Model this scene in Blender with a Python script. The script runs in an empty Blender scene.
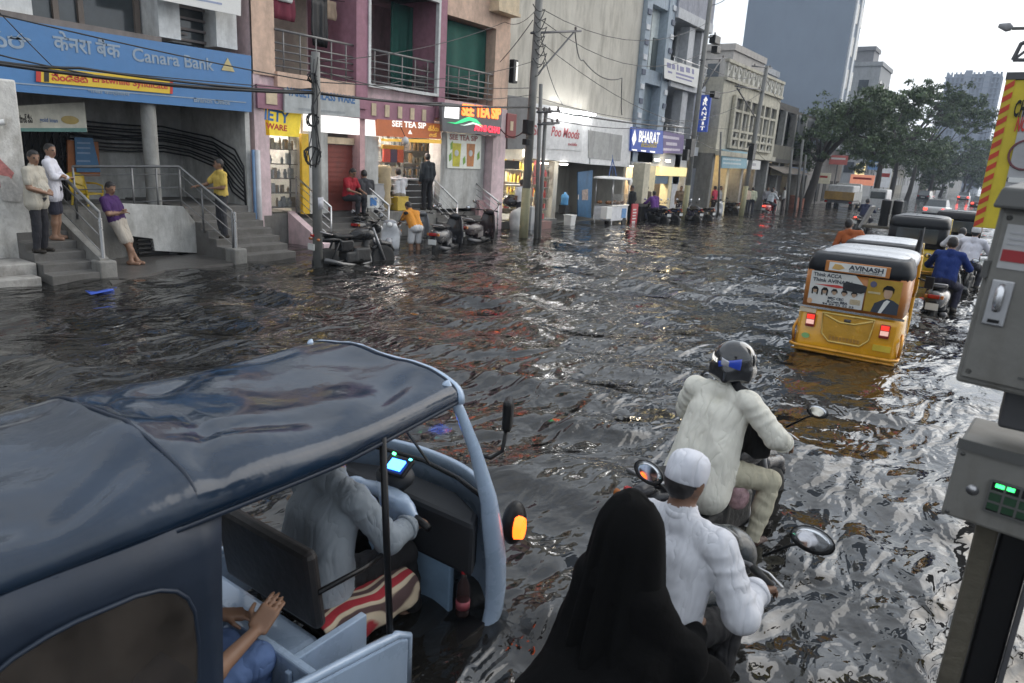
import bpy, bmesh, math, random
import numpy as np
from mathutils import Vector, Matrix, Euler
random.seed(7)
S = bpy.context.scene
COL = S.collection
PI = math.pi
rad = math.radians

# ---------------------------------------------------------------- camera
FPX, CAM_H = 700.0, 2.5
_y = Vector((518/FPX, -154/FPX, 1)).normalized()          # street direction in camera axes
_u = -Vector((-159/FPX, 2647/FPX, 1)).normalized()        # up in camera axes
_x = _y.cross(_u)
if _x.x < 0: _x = -_x
_x.normalize(); _u = _x.cross(_y)
if _u.y > 0: _u = -_u
# rows: world X (across), Y (along the street), Z
RW = Matrix((_x, _y, _u))
cam = bpy.data.objects.new('camera', bpy.data.cameras.new('camera'))
COL.objects.link(cam)
cr, cd, cf = RW @ Vector((1,0,0)), RW @ Vector((0,1,0)), RW @ Vector((0,0,1))
cam.matrix_world = Matrix((( cr.x,-cd.x,-cf.x,0),(cr.y,-cd.y,-cf.y,0),(cr.z,-cd.z,-cf.z,CAM_H),(0,0,0,1)))
cam.data.sensor_width = 36; cam.data.lens = FPX/1024*36
cam.data.dof.use_dof=True; cam.data.dof.focus_distance=7.0; cam.data.dof.aperture_fstop=4.0
cam.data.clip_start = 0.05; cam.data.clip_end = 5000
S.camera = cam
def at(px, py, X=None, Y=None, Z=None):
    """the point of the plane X=, Y= or Z= that lies behind a photo position"""
    d = RW @ Vector(((px-512)/FPX, (py-341.5)/FPX, 1))
    t = X/d.x if X is not None else (Y/d.y if Y is not None else (Z-CAM_H)/d.z)
    return Vector((0,0,CAM_H)) + d*t

# ---------------------------------------------------------------- sky, sun, exposure
SUN_EL, SUN_AZ = 30, 30          # elevation, heading east of the street direction
W = bpy.data.worlds.new('World'); S.world = W; W.use_nodes = True
nt = W.node_tree; nt.nodes.clear()
def nn(t, k, **kw):
    n = t.nodes.new(k)
    for a, b in kw.items(): setattr(n, a, b)
    return n
out = nn(nt,'ShaderNodeOutputWorld'); bg = nn(nt,'ShaderNodeBackground')
sky = nn(nt,'ShaderNodeTexSky', sky_type='NISHITA', sun_disc=False)
sky.sun_elevation = rad(SUN_EL); sky.sun_rotation = rad(SUN_AZ); sky.air_density=1.5; sky.dust_density=3
geo = nn(nt,'ShaderNodeTexCoord'); mp = nn(nt,'ShaderNodeMapping'); mp.inputs['Scale'].default_value=(1.2,1.2,4.5)
ns = nn(nt,'ShaderNodeTexNoise'); ns.inputs['Scale'].default_value=2.2; ns.inputs['Detail'].default_value=7; ns.inputs['Roughness'].default_value=.55
rp = nn(nt,'ShaderNodeValToRGB')
rp.color_ramp.elements[0].position=.3; rp.color_ramp.elements[0].color=(5.2,5.9,7.0,1)
rp.color_ramp.elements[1].position=.62; rp.color_ramp.elements[1].color=(8.6,8.9,9.1,1)
mx = nn(nt,'ShaderNodeMix', data_type='RGBA'); mx.inputs['Factor'].default_value=.86
nt.links.new(geo.outputs['Generated'], mp.inputs['Vector']); nt.links.new(mp.outputs[0], ns.inputs['Vector'])
nt.links.new(ns.outputs['Fac'], rp.inputs[0]); nt.links.new(sky.outputs[0], mx.inputs['A']); nt.links.new(rp.outputs[0], mx.inputs['B'])
sp=nn(nt,'ShaderNodeSeparateXYZ'); nt.links.new(geo.outputs['Generated'], sp.inputs[0])
el=nn(nt,'ShaderNodeMapRange'); el.inputs[1].default_value=0; el.inputs[2].default_value=.6; el.inputs[3].default_value=.7; el.inputs[4].default_value=.72
nt.links.new(sp.outputs['Z'], el.inputs[0])
ov=nn(nt,'ShaderNodeMix', data_type='RGBA', blend_type='MULTIPLY'); ov.inputs['Factor'].default_value=1
nt.links.new(mx.outputs['Result'], ov.inputs['A']); nt.links.new(el.outputs[0], ov.inputs['B'])
# brighter cloud where the low sun stands behind it, at the end of the street
vd=nn(nt,'ShaderNodeVectorMath',operation='DOT_PRODUCT'); nt.links.new(geo.outputs['Generated'],vd.inputs[0]); vd.inputs[1].default_value=Vector((.34,.91,.22)).normalized()
gl=nn(nt,'ShaderNodeMapRange'); gl.inputs[1].default_value=.45; gl.inputs[2].default_value=1; gl.inputs[3].default_value=0; gl.inputs[4].default_value=1; nt.links.new(vd.outputs['Value'],gl.inputs[0])
gp_=nn(nt,'ShaderNodeMath',operation='POWER'); gp_.inputs[1].default_value=1.6; nt.links.new(gl.outputs[0],gp_.inputs[0])
gm_=nn(nt,'ShaderNodeMath',operation='MULTIPLY_ADD'); gm_.inputs[1].default_value=.65; gm_.inputs[2].default_value=1; nt.links.new(gp_.outputs[0],gm_.inputs[0])
ov2=nn(nt,'ShaderNodeMix', data_type='RGBA', blend_type='MULTIPLY'); ov2.inputs['Factor'].default_value=1
nt.links.new(ov.outputs['Result'],ov2.inputs['A']); nt.links.new(gm_.outputs[0],ov2.inputs['B'])
nt.links.new(ov2.outputs['Result'], bg.inputs[0]); bg.inputs[1].default_value=.1
nt.links.new(bg.outputs[0], out.inputs[0])
sun = bpy.data.objects.new('sun', bpy.data.lights.new('sun','SUN')); COL.objects.link(sun)
sun.data.energy=0.75; sun.data.angle=rad(60); sun.data.color=(1,.96,.9)
sdir = Vector((math.sin(rad(SUN_AZ))*math.cos(rad(SUN_EL)), math.cos(rad(SUN_AZ))*math.cos(rad(SUN_EL)), math.sin(rad(SUN_EL))))
sun.rotation_euler = sdir.to_track_quat('Z','Y').to_euler(); sun.location=(30,60,60)
S.view_settings.view_transform='Standard'; S.view_settings.look='None'
S.view_settings.exposure=1.02; S.view_settings.gamma=1; S.view_settings.use_curve_mapping=False
S.render.engine='CYCLES'; S.cycles.use_denoising=True; S.cycles.max_bounces=6
S.cycles.diffuse_bounces=3; S.cycles.glossy_bounces=3; S.cycles.transmission_bounces=4
S.cycles.caustics_reflective=False; S.cycles.caustics_refractive=False

# ---------------------------------------------------------------- materials
MATS = {}
def M(name, col=(.5,.5,.5), rough=.6, metal=0., var=.18, scale=6., bump=0., stain=0., stcol=(.05,.045,.04), alpha=1., emit=None, coat=0., spec=.5, trans=0., stretch=(1,1,.25), bscale=None):
    """plain paint, cloth, metal...: base colour broken up by noise, optional vertical stains and bump"""
    if name in MATS: return MATS[name]
    m = bpy.data.materials.new(name); m.use_nodes=True; t=m.node_tree; b=t.nodes['Principled BSDF']
    MATS[name]=m; L=t.links.new
    b.inputs['Roughness'].default_value=rough; b.inputs['Metallic'].default_value=metal
    b.inputs['Specular IOR Level'].default_value=spec
    if coat: b.inputs['Coat Weight'].default_value=coat; b.inputs['Coat Roughness'].default_value=.08
    if alpha<1: b.inputs['Alpha'].default_value=alpha
    if trans: b.inputs['Transmission Weight'].default_value=trans
    tc=nn(t,'ShaderNodeTexCoord')
    n=nn(t,'ShaderNodeTexNoise'); n.inputs['Scale'].default_value=scale; n.inputs['Detail'].default_value=6; n.inputs['Roughness'].default_value=.6
    L(tc.outputs['Object'], n.inputs['Vector'])
    mr=nn(t,'ShaderNodeMapRange'); mr.inputs[1].default_value=.25; mr.inputs[2].default_value=.75; mr.inputs[3].default_value=1-var; mr.inputs[4].default_value=1+var
    L(n.outputs['Fac'], mr.inputs[0])
    mm=nn(t,'ShaderNodeMix', data_type='RGBA', blend_type='MULTIPLY'); mm.inputs['Factor'].default_value=1
    mm.inputs['A'].default_value=(*col,1); L(mr.outputs[0], mm.inputs['B'])
    last=mm.outputs['Result']
    if stain:
        mpn=nn(t,'ShaderNodeMapping'); mpn.inputs['Scale'].default_value=stretch; L(tc.outputs['Object'], mpn.inputs['Vector'])
        n2=nn(t,'ShaderNodeTexNoise'); n2.inputs['Scale'].default_value=2.3; n2.inputs['Detail'].default_value=9; n2.inputs['Roughness'].default_value=.68
        L(mpn.outputs[0], n2.inputs['Vector'])
        r2=nn(t,'ShaderNodeValToRGB'); r2.color_ramp.elements[0].position=.46; r2.color_ramp.elements[0].color=(0,0,0,1)
        r2.color_ramp.elements[1].position=.72; r2.color_ramp.elements[1].color=(stain,stain,stain,1)
        L(n2.outputs['Fac'], r2.inputs[0])
        m2=nn(t,'ShaderNodeMix', data_type='RGBA'); L(r2.outputs[0], m2.inputs['Factor']); L(last, m2.inputs['A']); m2.inputs['B'].default_value=(*stcol,1)
        last=m2.outputs['Result']
    L(last, b.inputs['Base Color'])
    mr2=nn(t,'ShaderNodeMapRange'); mr2.inputs[3].default_value=max(.02,rough-.12); mr2.inputs[4].default_value=min(1,rough+.12)
    L(n.outputs['Fac'], mr2.inputs[0]); L(mr2.outputs[0], b.inputs['Roughness'])
    if bump:
        n3=nn(t,'ShaderNodeTexNoise'); n3.inputs['Scale'].default_value=bscale or scale*4; n3.inputs['Detail'].default_value=5
        L(tc.outputs['Object'], n3.inputs['Vector'])
        bp=nn(t,'ShaderNodeBump'); bp.inputs['Strength'].default_value=bump; bp.inputs['Distance'].default_value=.02
        L(n3.outputs['Fac'], bp.inputs['Height']); L(bp.outputs[0], b.inputs['Normal'])
    if emit:
        b.inputs['Emission Color'].default_value=(*emit[:3],1); b.inputs['Emission Strength'].default_value=emit[3]
    return m

def glass(name, col=(.1,.12,.13), alpha=.35, rough=.05):
    return M(name, col, rough, var=.05, alpha=alpha, spec=.8)

# ---------------------------------------------------------------- things and meshes
def thing(name, label, cat, loc=(0,0,0), rotz=0, group=None, kind=None, rot=None):
    o=bpy.data.objects.new(name,None); COL.objects.link(o); o.location=loc
    o.rotation_euler = rot if rot else (0,0,rotz)
    o.empty_display_size=.2
    return tag(o,label,cat,group,kind)
def tag(o, label=None, cat=None, group=None, kind=None):
    if label: o['label']=label
    if cat: o['category']=cat
    if group: o['group']=group
    if kind: o['kind']=kind
    return o
def dup(o, loc=None, rotz=None, label=None, group=None, parent=None, scale=None, keep=None):
    c=o.copy(); COL.objects.link(c)
    if parent is not None: c.parent=parent
    for ch in list(o.children): dup(ch, parent=c)
    if loc is not None: c.location=loc
    if rotz is not None: c.rotation_euler=(0,0,rotz)
    if label: c['label']=label
    if group: c['group']=group
    if scale: c.scale=(scale,)*3
    return c

class MB:
    """collects shapes into one mesh; o is subtracted from every point"""
    def __init__(s, o=(0,0,0), M=None):
        s.v=[]; s.f=[]; s.mi=[]; s.k=0; s.o=Vector(o); s.M=M
    def add(s, vs, fs, M=None):
        b=len(s.v)
        for p in vs:
            p=Vector(p)
            if M is not None: p=M@p
            if s.M is not None: p=s.M@p
            s.v.append(tuple(p-s.o))
        s.f+= [tuple(i+b for i in f) for f in fs]; s.mi+=[s.k]*len(fs)
        return s
    def box(s,x0,x1,y0,y1,z0,z1,M=None):
        if x0>x1: x0,x1=x1,x0
        if y0>y1: y0,y1=y1,y0
        if z0>z1: z0,z1=z1,z0
        return s.add([(x0,y0,z0),(x1,y0,z0),(x1,y1,z0),(x0,y1,z0),(x0,y0,z1),(x1,y0,z1),(x1,y1,z1),(x0,y1,z1)],
            [(0,3,2,1),(4,5,6,7),(0,1,5,4),(1,2,6,5),(2,3,7,6),(3,0,4,7)],M)
    def cbox(s,c,d,rot=(0,0,0)):
        T=Matrix.Translation(c)@Euler(rot).to_matrix().to_4x4()
        return s.box(-d[0]/2,d[0]/2,-d[1]/2,d[1]/2,-d[2]/2,d[2]/2,T)
    def tube(s,pts,r,n=8,closed=False,flat=1.0,up=None):
        pts=[Vector(p) for p in pts]; m=len(pts)
        if m<2: return s
        rs=r if isinstance(r,(list,tuple)) else [r]*m
        vs=[];fs=[]; prev=None
        for i,p in enumerate(pts):
            if closed: d=pts[(i+1)%m]-pts[i-1]
            else: d=pts[min(i+1,m-1)]-pts[max(i-1,0)]
            if d.length<1e-9: d=Vector((0,0,1))
            d.normalize()
            if prev is None:
                a=Vector(up) if up else (Vector((0,0,1)) if abs(d.z)<.9 else Vector((0,1,0)))
                n1=(a-d*a.dot(d)).normalized()
            else:
                n1=prev-d*prev.dot(d)
                n1=n1.normalized() if n1.length>1e-6 else Vector((1,0,0))
            prev=n1; n2=d.cross(n1)
            for k in range(n):
                t=2*PI*k/n; vs.append(p+(n1*math.cos(t)+n2*math.sin(t)*flat)*rs[i])
        q=m if closed else m-1
        for i in range(q):
            j=(i+1)%m
            for k in range(n): fs.append((i*n+k,i*n+(k+1)%n,j*n+(k+1)%n,j*n+k))
        if not closed: fs.append(tuple(range(n-1,-1,-1))); fs.append(tuple((m-1)*n+k for k in range(n)))
        return s.add(vs,fs)
    def lathe(s,prof,n=24,T=None,full=True):
        vs=[];fs=[];m=len(prof)
        for r,z in prof:
            for k in range(n): t=2*PI*k/n; vs.append((r*math.cos(t),r*math.sin(t),z))
        for i in range(m-1):
            for k in range(n): fs.append((i*n+k,i*n+(k+1)%n,(i+1)*n+(k+1)%n,(i+1)*n+k))
        if prof[0][0]>1e-6: fs.append(tuple(range(n-1,-1,-1)))
        if prof[-1][0]>1e-6: fs.append(tuple((m-1)*n+k for k in range(n)))
        return s.add(vs,fs,T)
    def prism(s,poly,h0,h1,T=None):
        """polygon in local xy between local z h0..h1"""
        n=len(poly); vs=[(x,y,h0) for x,y in poly]+[(x,y,h1) for x,y in poly]
        fs=[tuple(range(n-1,-1,-1)),tuple(range(n,2*n))]+[(i,(i+1)%n,(i+1)%n+n,i+n) for i in range(n)]
        return s.add(vs,fs,T)
    def loft(s,rings,cap=True):
        n=len(rings[0]); vs=[p for r in rings for p in r]; fs=[]
        for i in range(len(rings)-1):
            for k in range(n): fs.append((i*n+k,i*n+(k+1)%n,(i+1)*n+(k+1)%n,(i+1)*n+k))
        if cap: fs.append(tuple(range(n-1,-1,-1))); fs.append(tuple((len(rings)-1)*n+k for k in range(n)))
        return s.add(vs,fs)
    def grid(s,P):
        """P[i][j] points, open sheet"""
        a=len(P);b=len(P[0]); fs=[(i*b+j,i*b+j+1,(i+1)*b+j+1,(i+1)*b+j) for i in range(a-1) for j in range(b-1)]
        return s.add([p for r in P for p in r],fs)
    def build(s,name,mat,parent=None,smooth=0,bev=0,solid=0,sub=0,label=None):
        me=bpy.data.meshes.new(name); me.from_pydata(s.v,[],s.f)
        for m in (mat if isinstance(mat,(list,tuple)) else [mat]): me.materials.append(m)
        if isinstance(mat,(list,tuple)): me.polygons.foreach_set('material_index',s.mi)
        bm=bmesh.new(); bm.from_mesh(me); bmesh.ops.recalc_face_normals(bm,faces=bm.faces[:]); bm.to_mesh(me); bm.free()
        if smooth:
            me.polygons.foreach_set('use_smooth',[True]*len(me.polygons))
            if smooth>1: me.set_sharp_from_angle(angle=rad(smooth))
        o=bpy.data.objects.new(name,me); COL.objects.link(o)
        if parent is not None: o.parent=parent
        if solid: q=o.modifiers.new('s','SOLIDIFY'); q.thickness=solid; q.offset=0
        if bev: q=o.modifiers.new('b','BEVEL'); q.width=bev; q.segments=2; q.limit_method='ANGLE'; q.angle_limit=rad(40)
        if sub: q=o.modifiers.new('u','SUBSURF'); q.levels=sub; q.render_levels=sub
        if label: o['label']=label
        return o
def FT(x,y,z): return Matrix(((0,0,1,x),(1,0,0,y),(0,1,0,z),(0,0,0,1)))        # local xy -> on a wall that faces +X
def FB(x,y,z): return Matrix(((1,0,0,x),(0,0,-1,y),(0,1,0,z),(0,0,0,1)))       # local xy -> on a panel that faces -Y
def text(body,w,h,T,mat,parent,name='lettering',ext=.004,bold=.0,shear=0):
    cu=bpy.data.curves.new('t','FONT'); cu.body=body; cu.size=1; cu.extrude=.001; cu.offset=bold; cu.shear=shear; cu.resolution_u=3
    tmp=bpy.data.objects.new('t',cu); COL.objects.link(tmp)
    dg=bpy.context.evaluated_depsgraph_get(); me=bpy.data.meshes.new_from_object(tmp.evaluated_get(dg))
    bpy.data.objects.remove(tmp)
    n=len(me.vertices)
    if n==0: return None
    co=np.zeros(n*3); me.vertices.foreach_get('co',co); co=co.reshape(-1,3)
    lo,hi=co.min(0),co.max(0); d=np.maximum(hi-lo,1e-6)
    co=(co-lo)/d*np.array([w,h,ext])
    A=np.array(T); co=co@A[:3,:3].T+A[:3,3]
    me.vertices.foreach_set('co',co.ravel()); me.materials.clear(); me.materials.append(mat); me.name=name
    o=bpy.data.objects.new(name,me); COL.objects.link(o)
    if parent is not None: o.parent=parent
    return o

# ---------------------------------------------------------------- smooth bodies: round cones and ellipsoids blended into one skin
class SDF:
    def __init__(s): s.p=[]
    def cone(s,a,b,ra,rb=None,lab=0,k=None): s.p.append(('c',np.array(a,float),np.array(b,float),ra,ra if rb is None else rb,lab,k)); return s
    def chain(s,pts,rs,lab=0):
        for i in range(len(pts)-1): s.cone(pts[i],pts[i+1],rs[i],rs[i+1],lab)
        return s
    def ell(s,c,r,lab=0,R=None): s.p.append(('e',np.array(c,float),np.array(r,float) if hasattr(r,'__len__') else np.array([r]*3,float),np.array(R,float) if R is not None else None,0,lab)); return s
    def box(s,c,h,rr,lab=0,R=None,k=None): s.p.append(('b',np.array(c,float),np.array(h,float),np.array(R,float) if R is not None else None,rr,lab,k)); return s
    def mesh(s,res,k=.03,noise=0,nscale=8,fold=None,seed=0,cut=None,cloth=None,wr=0):
        lo=np.full(3,1e9);hi=-lo
        for q in s.p:
            if q[0]=='c':
                for c,r in ((q[1],q[3]),(q[2],q[4])): lo=np.minimum(lo,c-r);hi=np.maximum(hi,c+r)
            elif q[0]=='e': r=q[2].max(); lo=np.minimum(lo,q[1]-r);hi=np.maximum(hi,q[1]+r)
            else: r=np.linalg.norm(q[2])+q[4]; lo=np.minimum(lo,q[1]-r);hi=np.maximum(hi,q[1]+r)
        pad=res*3+noise; lo-=pad;hi+=pad
        n=np.ceil((hi-lo)/res).astype(int)+1
        g=[lo[i]+res*np.arange(n[i]) for i in range(3)]
        D=np.full(n,1e3,np.float32); Bst=np.full(n,1e3,np.float32); Lb=np.zeros(n,np.int16)
        for q in s.p:
            if q[0]=='c': c0=np.minimum(q[1]-q[3],q[2]-q[4]);c1=np.maximum(q[1]+q[3],q[2]+q[4])
            elif q[0]=='e': r=q[2].max(); c0=q[1]-r;c1=q[1]+r
            else: r=np.linalg.norm(q[2])+q[4]; c0=q[1]-r;c1=q[1]+r
            e=k*1.5+res*3+noise
            i0=np.clip(np.floor((c0-e-lo)/res).astype(int),0,n); i1=np.clip(np.ceil((c1+e-lo)/res).astype(int)+1,0,n)
            sl=tuple(slice(i0[i],i1[i]) for i in range(3))
            P=np.stack(np.meshgrid(*[g[i][sl[i]] for i in range(3)],indexing='ij'),-1)
            if q[0]=='c':
                ba=q[2]-q[1]; l2=max(ba@ba,1e-9); pa=P-q[1]; h=np.clip(pa@ba/l2,0,1)
                d=np.linalg.norm(pa-h[...,None]*ba,axis=-1)-(q[3]+(q[4]-q[3])*h)
            elif q[0]=='e':
                pp=P-q[1]
                if q[3] is not None: pp=pp@q[3]
                k0=np.linalg.norm(pp/q[2],axis=-1); k1=np.linalg.norm(pp/q[2]**2,axis=-1)
                d=k0*(k0-1)/np.maximum(k1,1e-6)
                d=np.where(k0<1e-4,-q[2].min(),d)
            else:
                pp=P-q[1]
                if q[3] is not None: pp=pp@q[3]
                a=np.abs(pp)-q[2]; d=np.linalg.norm(np.maximum(a,0),axis=-1)+np.minimum(a.max(-1),0)-q[4]
            if wr and q[0]=='c' and q[5] in cloth and l2>.02 and max(q[3],q[4])<.095:   # drag folds round sleeves and trouser legs
                ax_=ba/math.sqrt(l2); u_=np.cross(ax_,(.3,.2,.9)); u_/=np.linalg.norm(u_); v_=np.cross(ax_,u_); th=np.arctan2(pa@v_,pa@u_)
                tt=h*math.sqrt(l2); ph=tt*2*PI/.075+1.1*np.sin(th+q[1][2]*9)+.8*np.sin(2*th+tt*14)
                d=d+wr*(np.abs(np.sin(ph*.5))-.5)*(.35+.65*np.sin(th*1.0+tt*9+q[1][0]*20)**2)
            d=d.astype(np.float32); Ds=D[sl]
            kk=q[6] if len(q)>6 and q[6] else k
            h=np.maximum(kk-np.abs(Ds-d),0)/kk; D[sl]=np.minimum(Ds,d)-h*h*kk*.25
            w=d<Bst[sl]; Lb[sl]=np.where(w,q[5],Lb[sl]); Bst[sl]=np.minimum(Bst[sl],d)
        if noise:
            X=np.stack(np.meshgrid(*g,indexing='ij'),-1)
            rng=np.random.RandomState(seed); N=0
            for o in range(5):
                for _ in range(2):
                    kv=rng.normal(size=3); kv/=np.linalg.norm(kv); kv*=nscale*1.6**o
                    N=N+np.sin(X@kv+rng.rand()*6.28+1.5*np.sin(X@(kv[[1,2,0]]*.6)))/1.55**o
            if cloth: # folds and a hem step where there is cloth
                mk=np.isin(Lb,cloth); N=0
                for o in range(3):
                    for _ in range(2):
                        kv=rng.normal(size=3); kv[2]*=.55; kv/=np.linalg.norm(kv); kv*=nscale*1.5**o
                        ph=X@kv+rng.rand()*6.28+1.2*np.sin(X@(kv[[1,2,0]]*.45)+rng.rand()*6)
                        N=N+(np.abs(np.sin(ph*.5))-.6)/1.5**o
                D=D+np.where(mk,N*noise*.62-.005,0).astype(np.float32)
            else: D=D+(N*noise*.3).astype(np.float32)
        if cut is not None:
            X=np.stack(np.meshgrid(*g,indexing='ij'),-1); D=np.maximum(D,cut(X).astype(np.float32))
        return s._nets(D,Lb,lo,res)
    @staticmethod
    def _nets(D,Lb,lo,res):
        s_=D<0
        c=[s_[i:s_.shape[0]-1+i,j:s_.shape[1]-1+j,k:s_.shape[2]-1+k] for i in (0,1) for j in (0,1) for k in (0,1)]
        cnt=sum(x.astype(np.int8) for x in c); act=(cnt>0)&(cnt<8)
        idx=np.full(act.shape,-1,np.int64); ii=np.argwhere(act); idx[act]=np.arange(len(ii))
        off=[(i,j,k) for i in (0,1) for j in (0,1) for k in (0,1)]
        val=[D[ii[:,0]+o[0],ii[:,1]+o[1],ii[:,2]+o[2]] for o in off]
        acc=np.zeros((len(ii),3));num=np.zeros(len(ii))
        for a in range(8):
            for b in range(a+1,8):
                if sum(abs(off[a][t]-off[b][t]) for t in range(3))!=1: continue
                x=(val[a]<0)!=(val[b]<0); t=np.where(x,val[a]/np.where(x,val[a]-val[b],1),0)
                p=np.array(off[a])+t[:,None]*(np.array(off[b])-np.array(off[a])); acc+=np.where(x[:,None],p,0);num+=x
        V=lo+(ii+acc/num[:,None])*res
        F=[];
        for ax in range(3):
            sl0=[slice(None)]*3;sl1=[slice(None)]*3; sl0[ax]=slice(0,-1);sl1[ax]=slice(1,None)
            x=s_[tuple(sl0)]!=s_[tuple(sl1)]; e=np.argwhere(x)
            u,v=(ax+1)%3,(ax+2)%3
            ok=(e[:,u]>0)&(e[:,v]>0)&(e[:,u]<D.shape[u]-1)&(e[:,v]<D.shape[v]-1); e=e[ok]
            q=[]
            for du,dv in ((-1,-1),(0,-1),(0,0),(-1,0)):
                w=e.copy(); w[:,u]+=du;w[:,v]+=dv; q.append(idx[w[:,0],w[:,1],w[:,2]])
            q=np.stack(q,1); fl=s_[tuple(e.T)]
            q[~fl]=q[~fl][:,::-1]; F.append(q)
        F=np.concatenate(F); ok=(F>=0).all(1); F=F[ok]
        cen=V[F].mean(1); gi=np.clip(np.round((cen-lo)/res).astype(int),0,np.array(D.shape)-1)
        return V,F,Lb[gi[:,0],gi[:,1],gi[:,2]]
    def build(s,name,mats,res,parent=None,k=.03,noise=0,nscale=8,extra=None,T=None,seed=0,label=None,cut=None,cloth=None,wr=0):
        V,F,Lb=s.mesh(res,k,noise,nscale,seed=seed,cut=cut,cloth=cloth,wr=wr)
        return np_mesh(name,V,F,Lb,mats,parent,extra,T,label)
def np_mesh(name,V,F,Lb,mats,parent=None,extra=None,T=None,label=None,smooth=True):
    if T is not None: A=np.array(T); V=V@A[:3,:3].T+A[:3,3]
    if extra:
        vs=[V];fs=[F];ls=[Lb];o=len(V)
        for (v2,f2,l2) in extra: vs.append(v2);fs.append(f2+o);ls.append(l2);o+=len(v2)
        V=np.concatenate(vs);F=np.concatenate(fs);Lb=np.concatenate(ls)
    me=bpy.data.meshes.new(name); nf=len(F); kf=F.shape[1]
    me.vertices.add(len(V)); me.vertices.foreach_set('co',np.ascontiguousarray(V,np.float32).ravel())
    me.loops.add(nf*kf); me.loops.foreach_set('vertex_index',np.ascontiguousarray(F,np.int32).ravel())
    me.polygons.add(nf); me.polygons.foreach_set('loop_start',np.arange(0,nf*kf,kf,dtype=np.int32))
    for m in mats: me.materials.append(m)
    me.polygons.foreach_set('material_index',np.ascontiguousarray(np.asarray(Lb),np.int32))
    me.polygons.foreach_set('use_smooth',np.full(nf,smooth))
    me.update(calc_edges=True); me.validate()
    o=bpy.data.objects.new(name,me); COL.objects.link(o)
    if parent is not None: o.parent=parent
    if label: o['label']=label
    return o
# ================================================================ the flooded street
WD = .35                                   # depth of the water over the road
def water_mat():
    m=bpy.data.materials.new('flood_water'); m.use_nodes=True; t=m.node_tree; b=t.nodes['Principled BSDF']; L=t.links.new
    tc=nn(t,'ShaderNodeTexCoord')
    n0=nn(t,'ShaderNodeTexNoise'); n0.inputs['Scale'].default_value=.25; n0.inputs['Detail'].default_value=4; L(tc.outputs['Object'],n0.inputs['Vector'])
    r0=nn(t,'ShaderNodeValToRGB'); r0.color_ramp.elements[0].color=(.008,.008,.008,1); r0.color_ramp.elements[1].color=(.019,.018,.016,1)
    L(n0.outputs['Fac'],r0.inputs[0]); L(r0.outputs[0],b.inputs['Base Color'])
    b.inputs['Roughness'].default_value=.03; b.inputs['IOR'].default_value=1.55
    hs=[]
    for sc,st,rot,w in ((1.7,(1,.42,1),.45,1.0),(4.4,(1,.5,1),-.25,.34),(11,(1,.65,1),.5,.05)):
        mp=nn(t,'ShaderNodeMapping'); mp.inputs['Rotation'].default_value=(0,0,rot); mp.inputs['Scale'].default_value=st; L(tc.outputs['Object'],mp.inputs['Vector'])
        n=nn(t,'ShaderNodeTexNoise'); n.inputs['Scale'].default_value=sc; n.inputs['Detail'].default_value=2; n.inputs['Roughness'].default_value=.5; n.inputs['Distortion'].default_value=.6
        L(mp.outputs[0],n.inputs['Vector'])
        mu=nn(t,'ShaderNodeMath',operation='MULTIPLY'); mu.inputs[1].default_value=w; L(n.outputs['Fac'],mu.inputs[0]); hs.append(mu)
    a=nn(t,'ShaderNodeMath',operation='ADD'); L(hs[0].outputs[0],a.inputs[0]); L(hs[1].outputs[0],a.inputs[1])
    a2=nn(t,'ShaderNodeMath',operation='ADD'); L(a.outputs[0],a2.inputs[0]); L(hs[2].outputs[0],a2.inputs[1])
    bp=nn(t,'ShaderNodeBump'); bp.inputs['Strength'].default_value=1; bp.inputs['Distance'].default_value=.17
    ng=nn(t,'ShaderNodeTexNoise'); ng.inputs['Scale'].default_value=.4; ng.inputs['Detail'].default_value=2; L(tc.outputs['Object'],ng.inputs['Vector'])
    mg=nn(t,'ShaderNodeMapRange'); mg.inputs[1].default_value=.35; mg.inputs[2].default_value=.65; mg.inputs[3].default_value=.45; mg.inputs[4].default_value=1.35; L(ng.outputs['Fac'],mg.inputs[0])
    a3=nn(t,'ShaderNodeMath',operation='MULTIPLY'); L(a2.outputs[0],a3.inputs[0]); L(mg.outputs[0],a3.inputs[1])
    L(a3.outputs[0],bp.inputs['Height']); L(bp.outputs[0],b.inputs['Normal'])
    return m
WAKES=[(-2.62,1.55,.75,.022),(-.95,2.7,.35,.016),(-1.3,4.6,.35,.016),(-1.55,10.9,.8,.02),(-1.0,16.4,.4,.02),(-2.2,16,.8,.02)]
def wave_h(X,Y,dr):
    rng=np.random.RandomState(3); H=np.zeros_like(X)
    wx=X+.25*np.sin(.9*Y+.5*X)+.12*np.sin(2.1*Y-1.3*X+1); wy=Y+.3*np.sin(.7*X-.4*Y+2)+.1*np.sin(2.7*X+1.1*Y)
    for i in range(26):
        lam=.3*1.085**i; a=rng.normal(.35,.75); kx,ky=math.sin(a)*2*PI/lam, math.cos(a)*2*PI/lam
        att=np.clip((lam/dr-3)/4,0,1)
        H+=att*.0074*lam**.8*np.sin(kx*wx+ky*wy+rng.rand()*6.28)
    g=.65+.5*np.sin(.33*X+.21*Y)*np.sin(.19*X-.27*Y+1)
    H*=1.45*g
    for (x0,y0,w,am) in WAKES:                              # ripples spreading behind what ploughs through
        d=np.hypot((X-x0),(Y-y0)*.75); att=np.clip((.45/dr-3)/4,0,1)
        back=1/(1+np.exp((Y-y0-.6)*2))
        H+=att*am*np.sin(2*PI*(d-w)/.42+1.2*np.sin(X*1.7+Y*1.1))*np.exp(-np.maximum(d-w,0)/1.1)*(d>w*.6)*(.45+.55*back)
    return H
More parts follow.
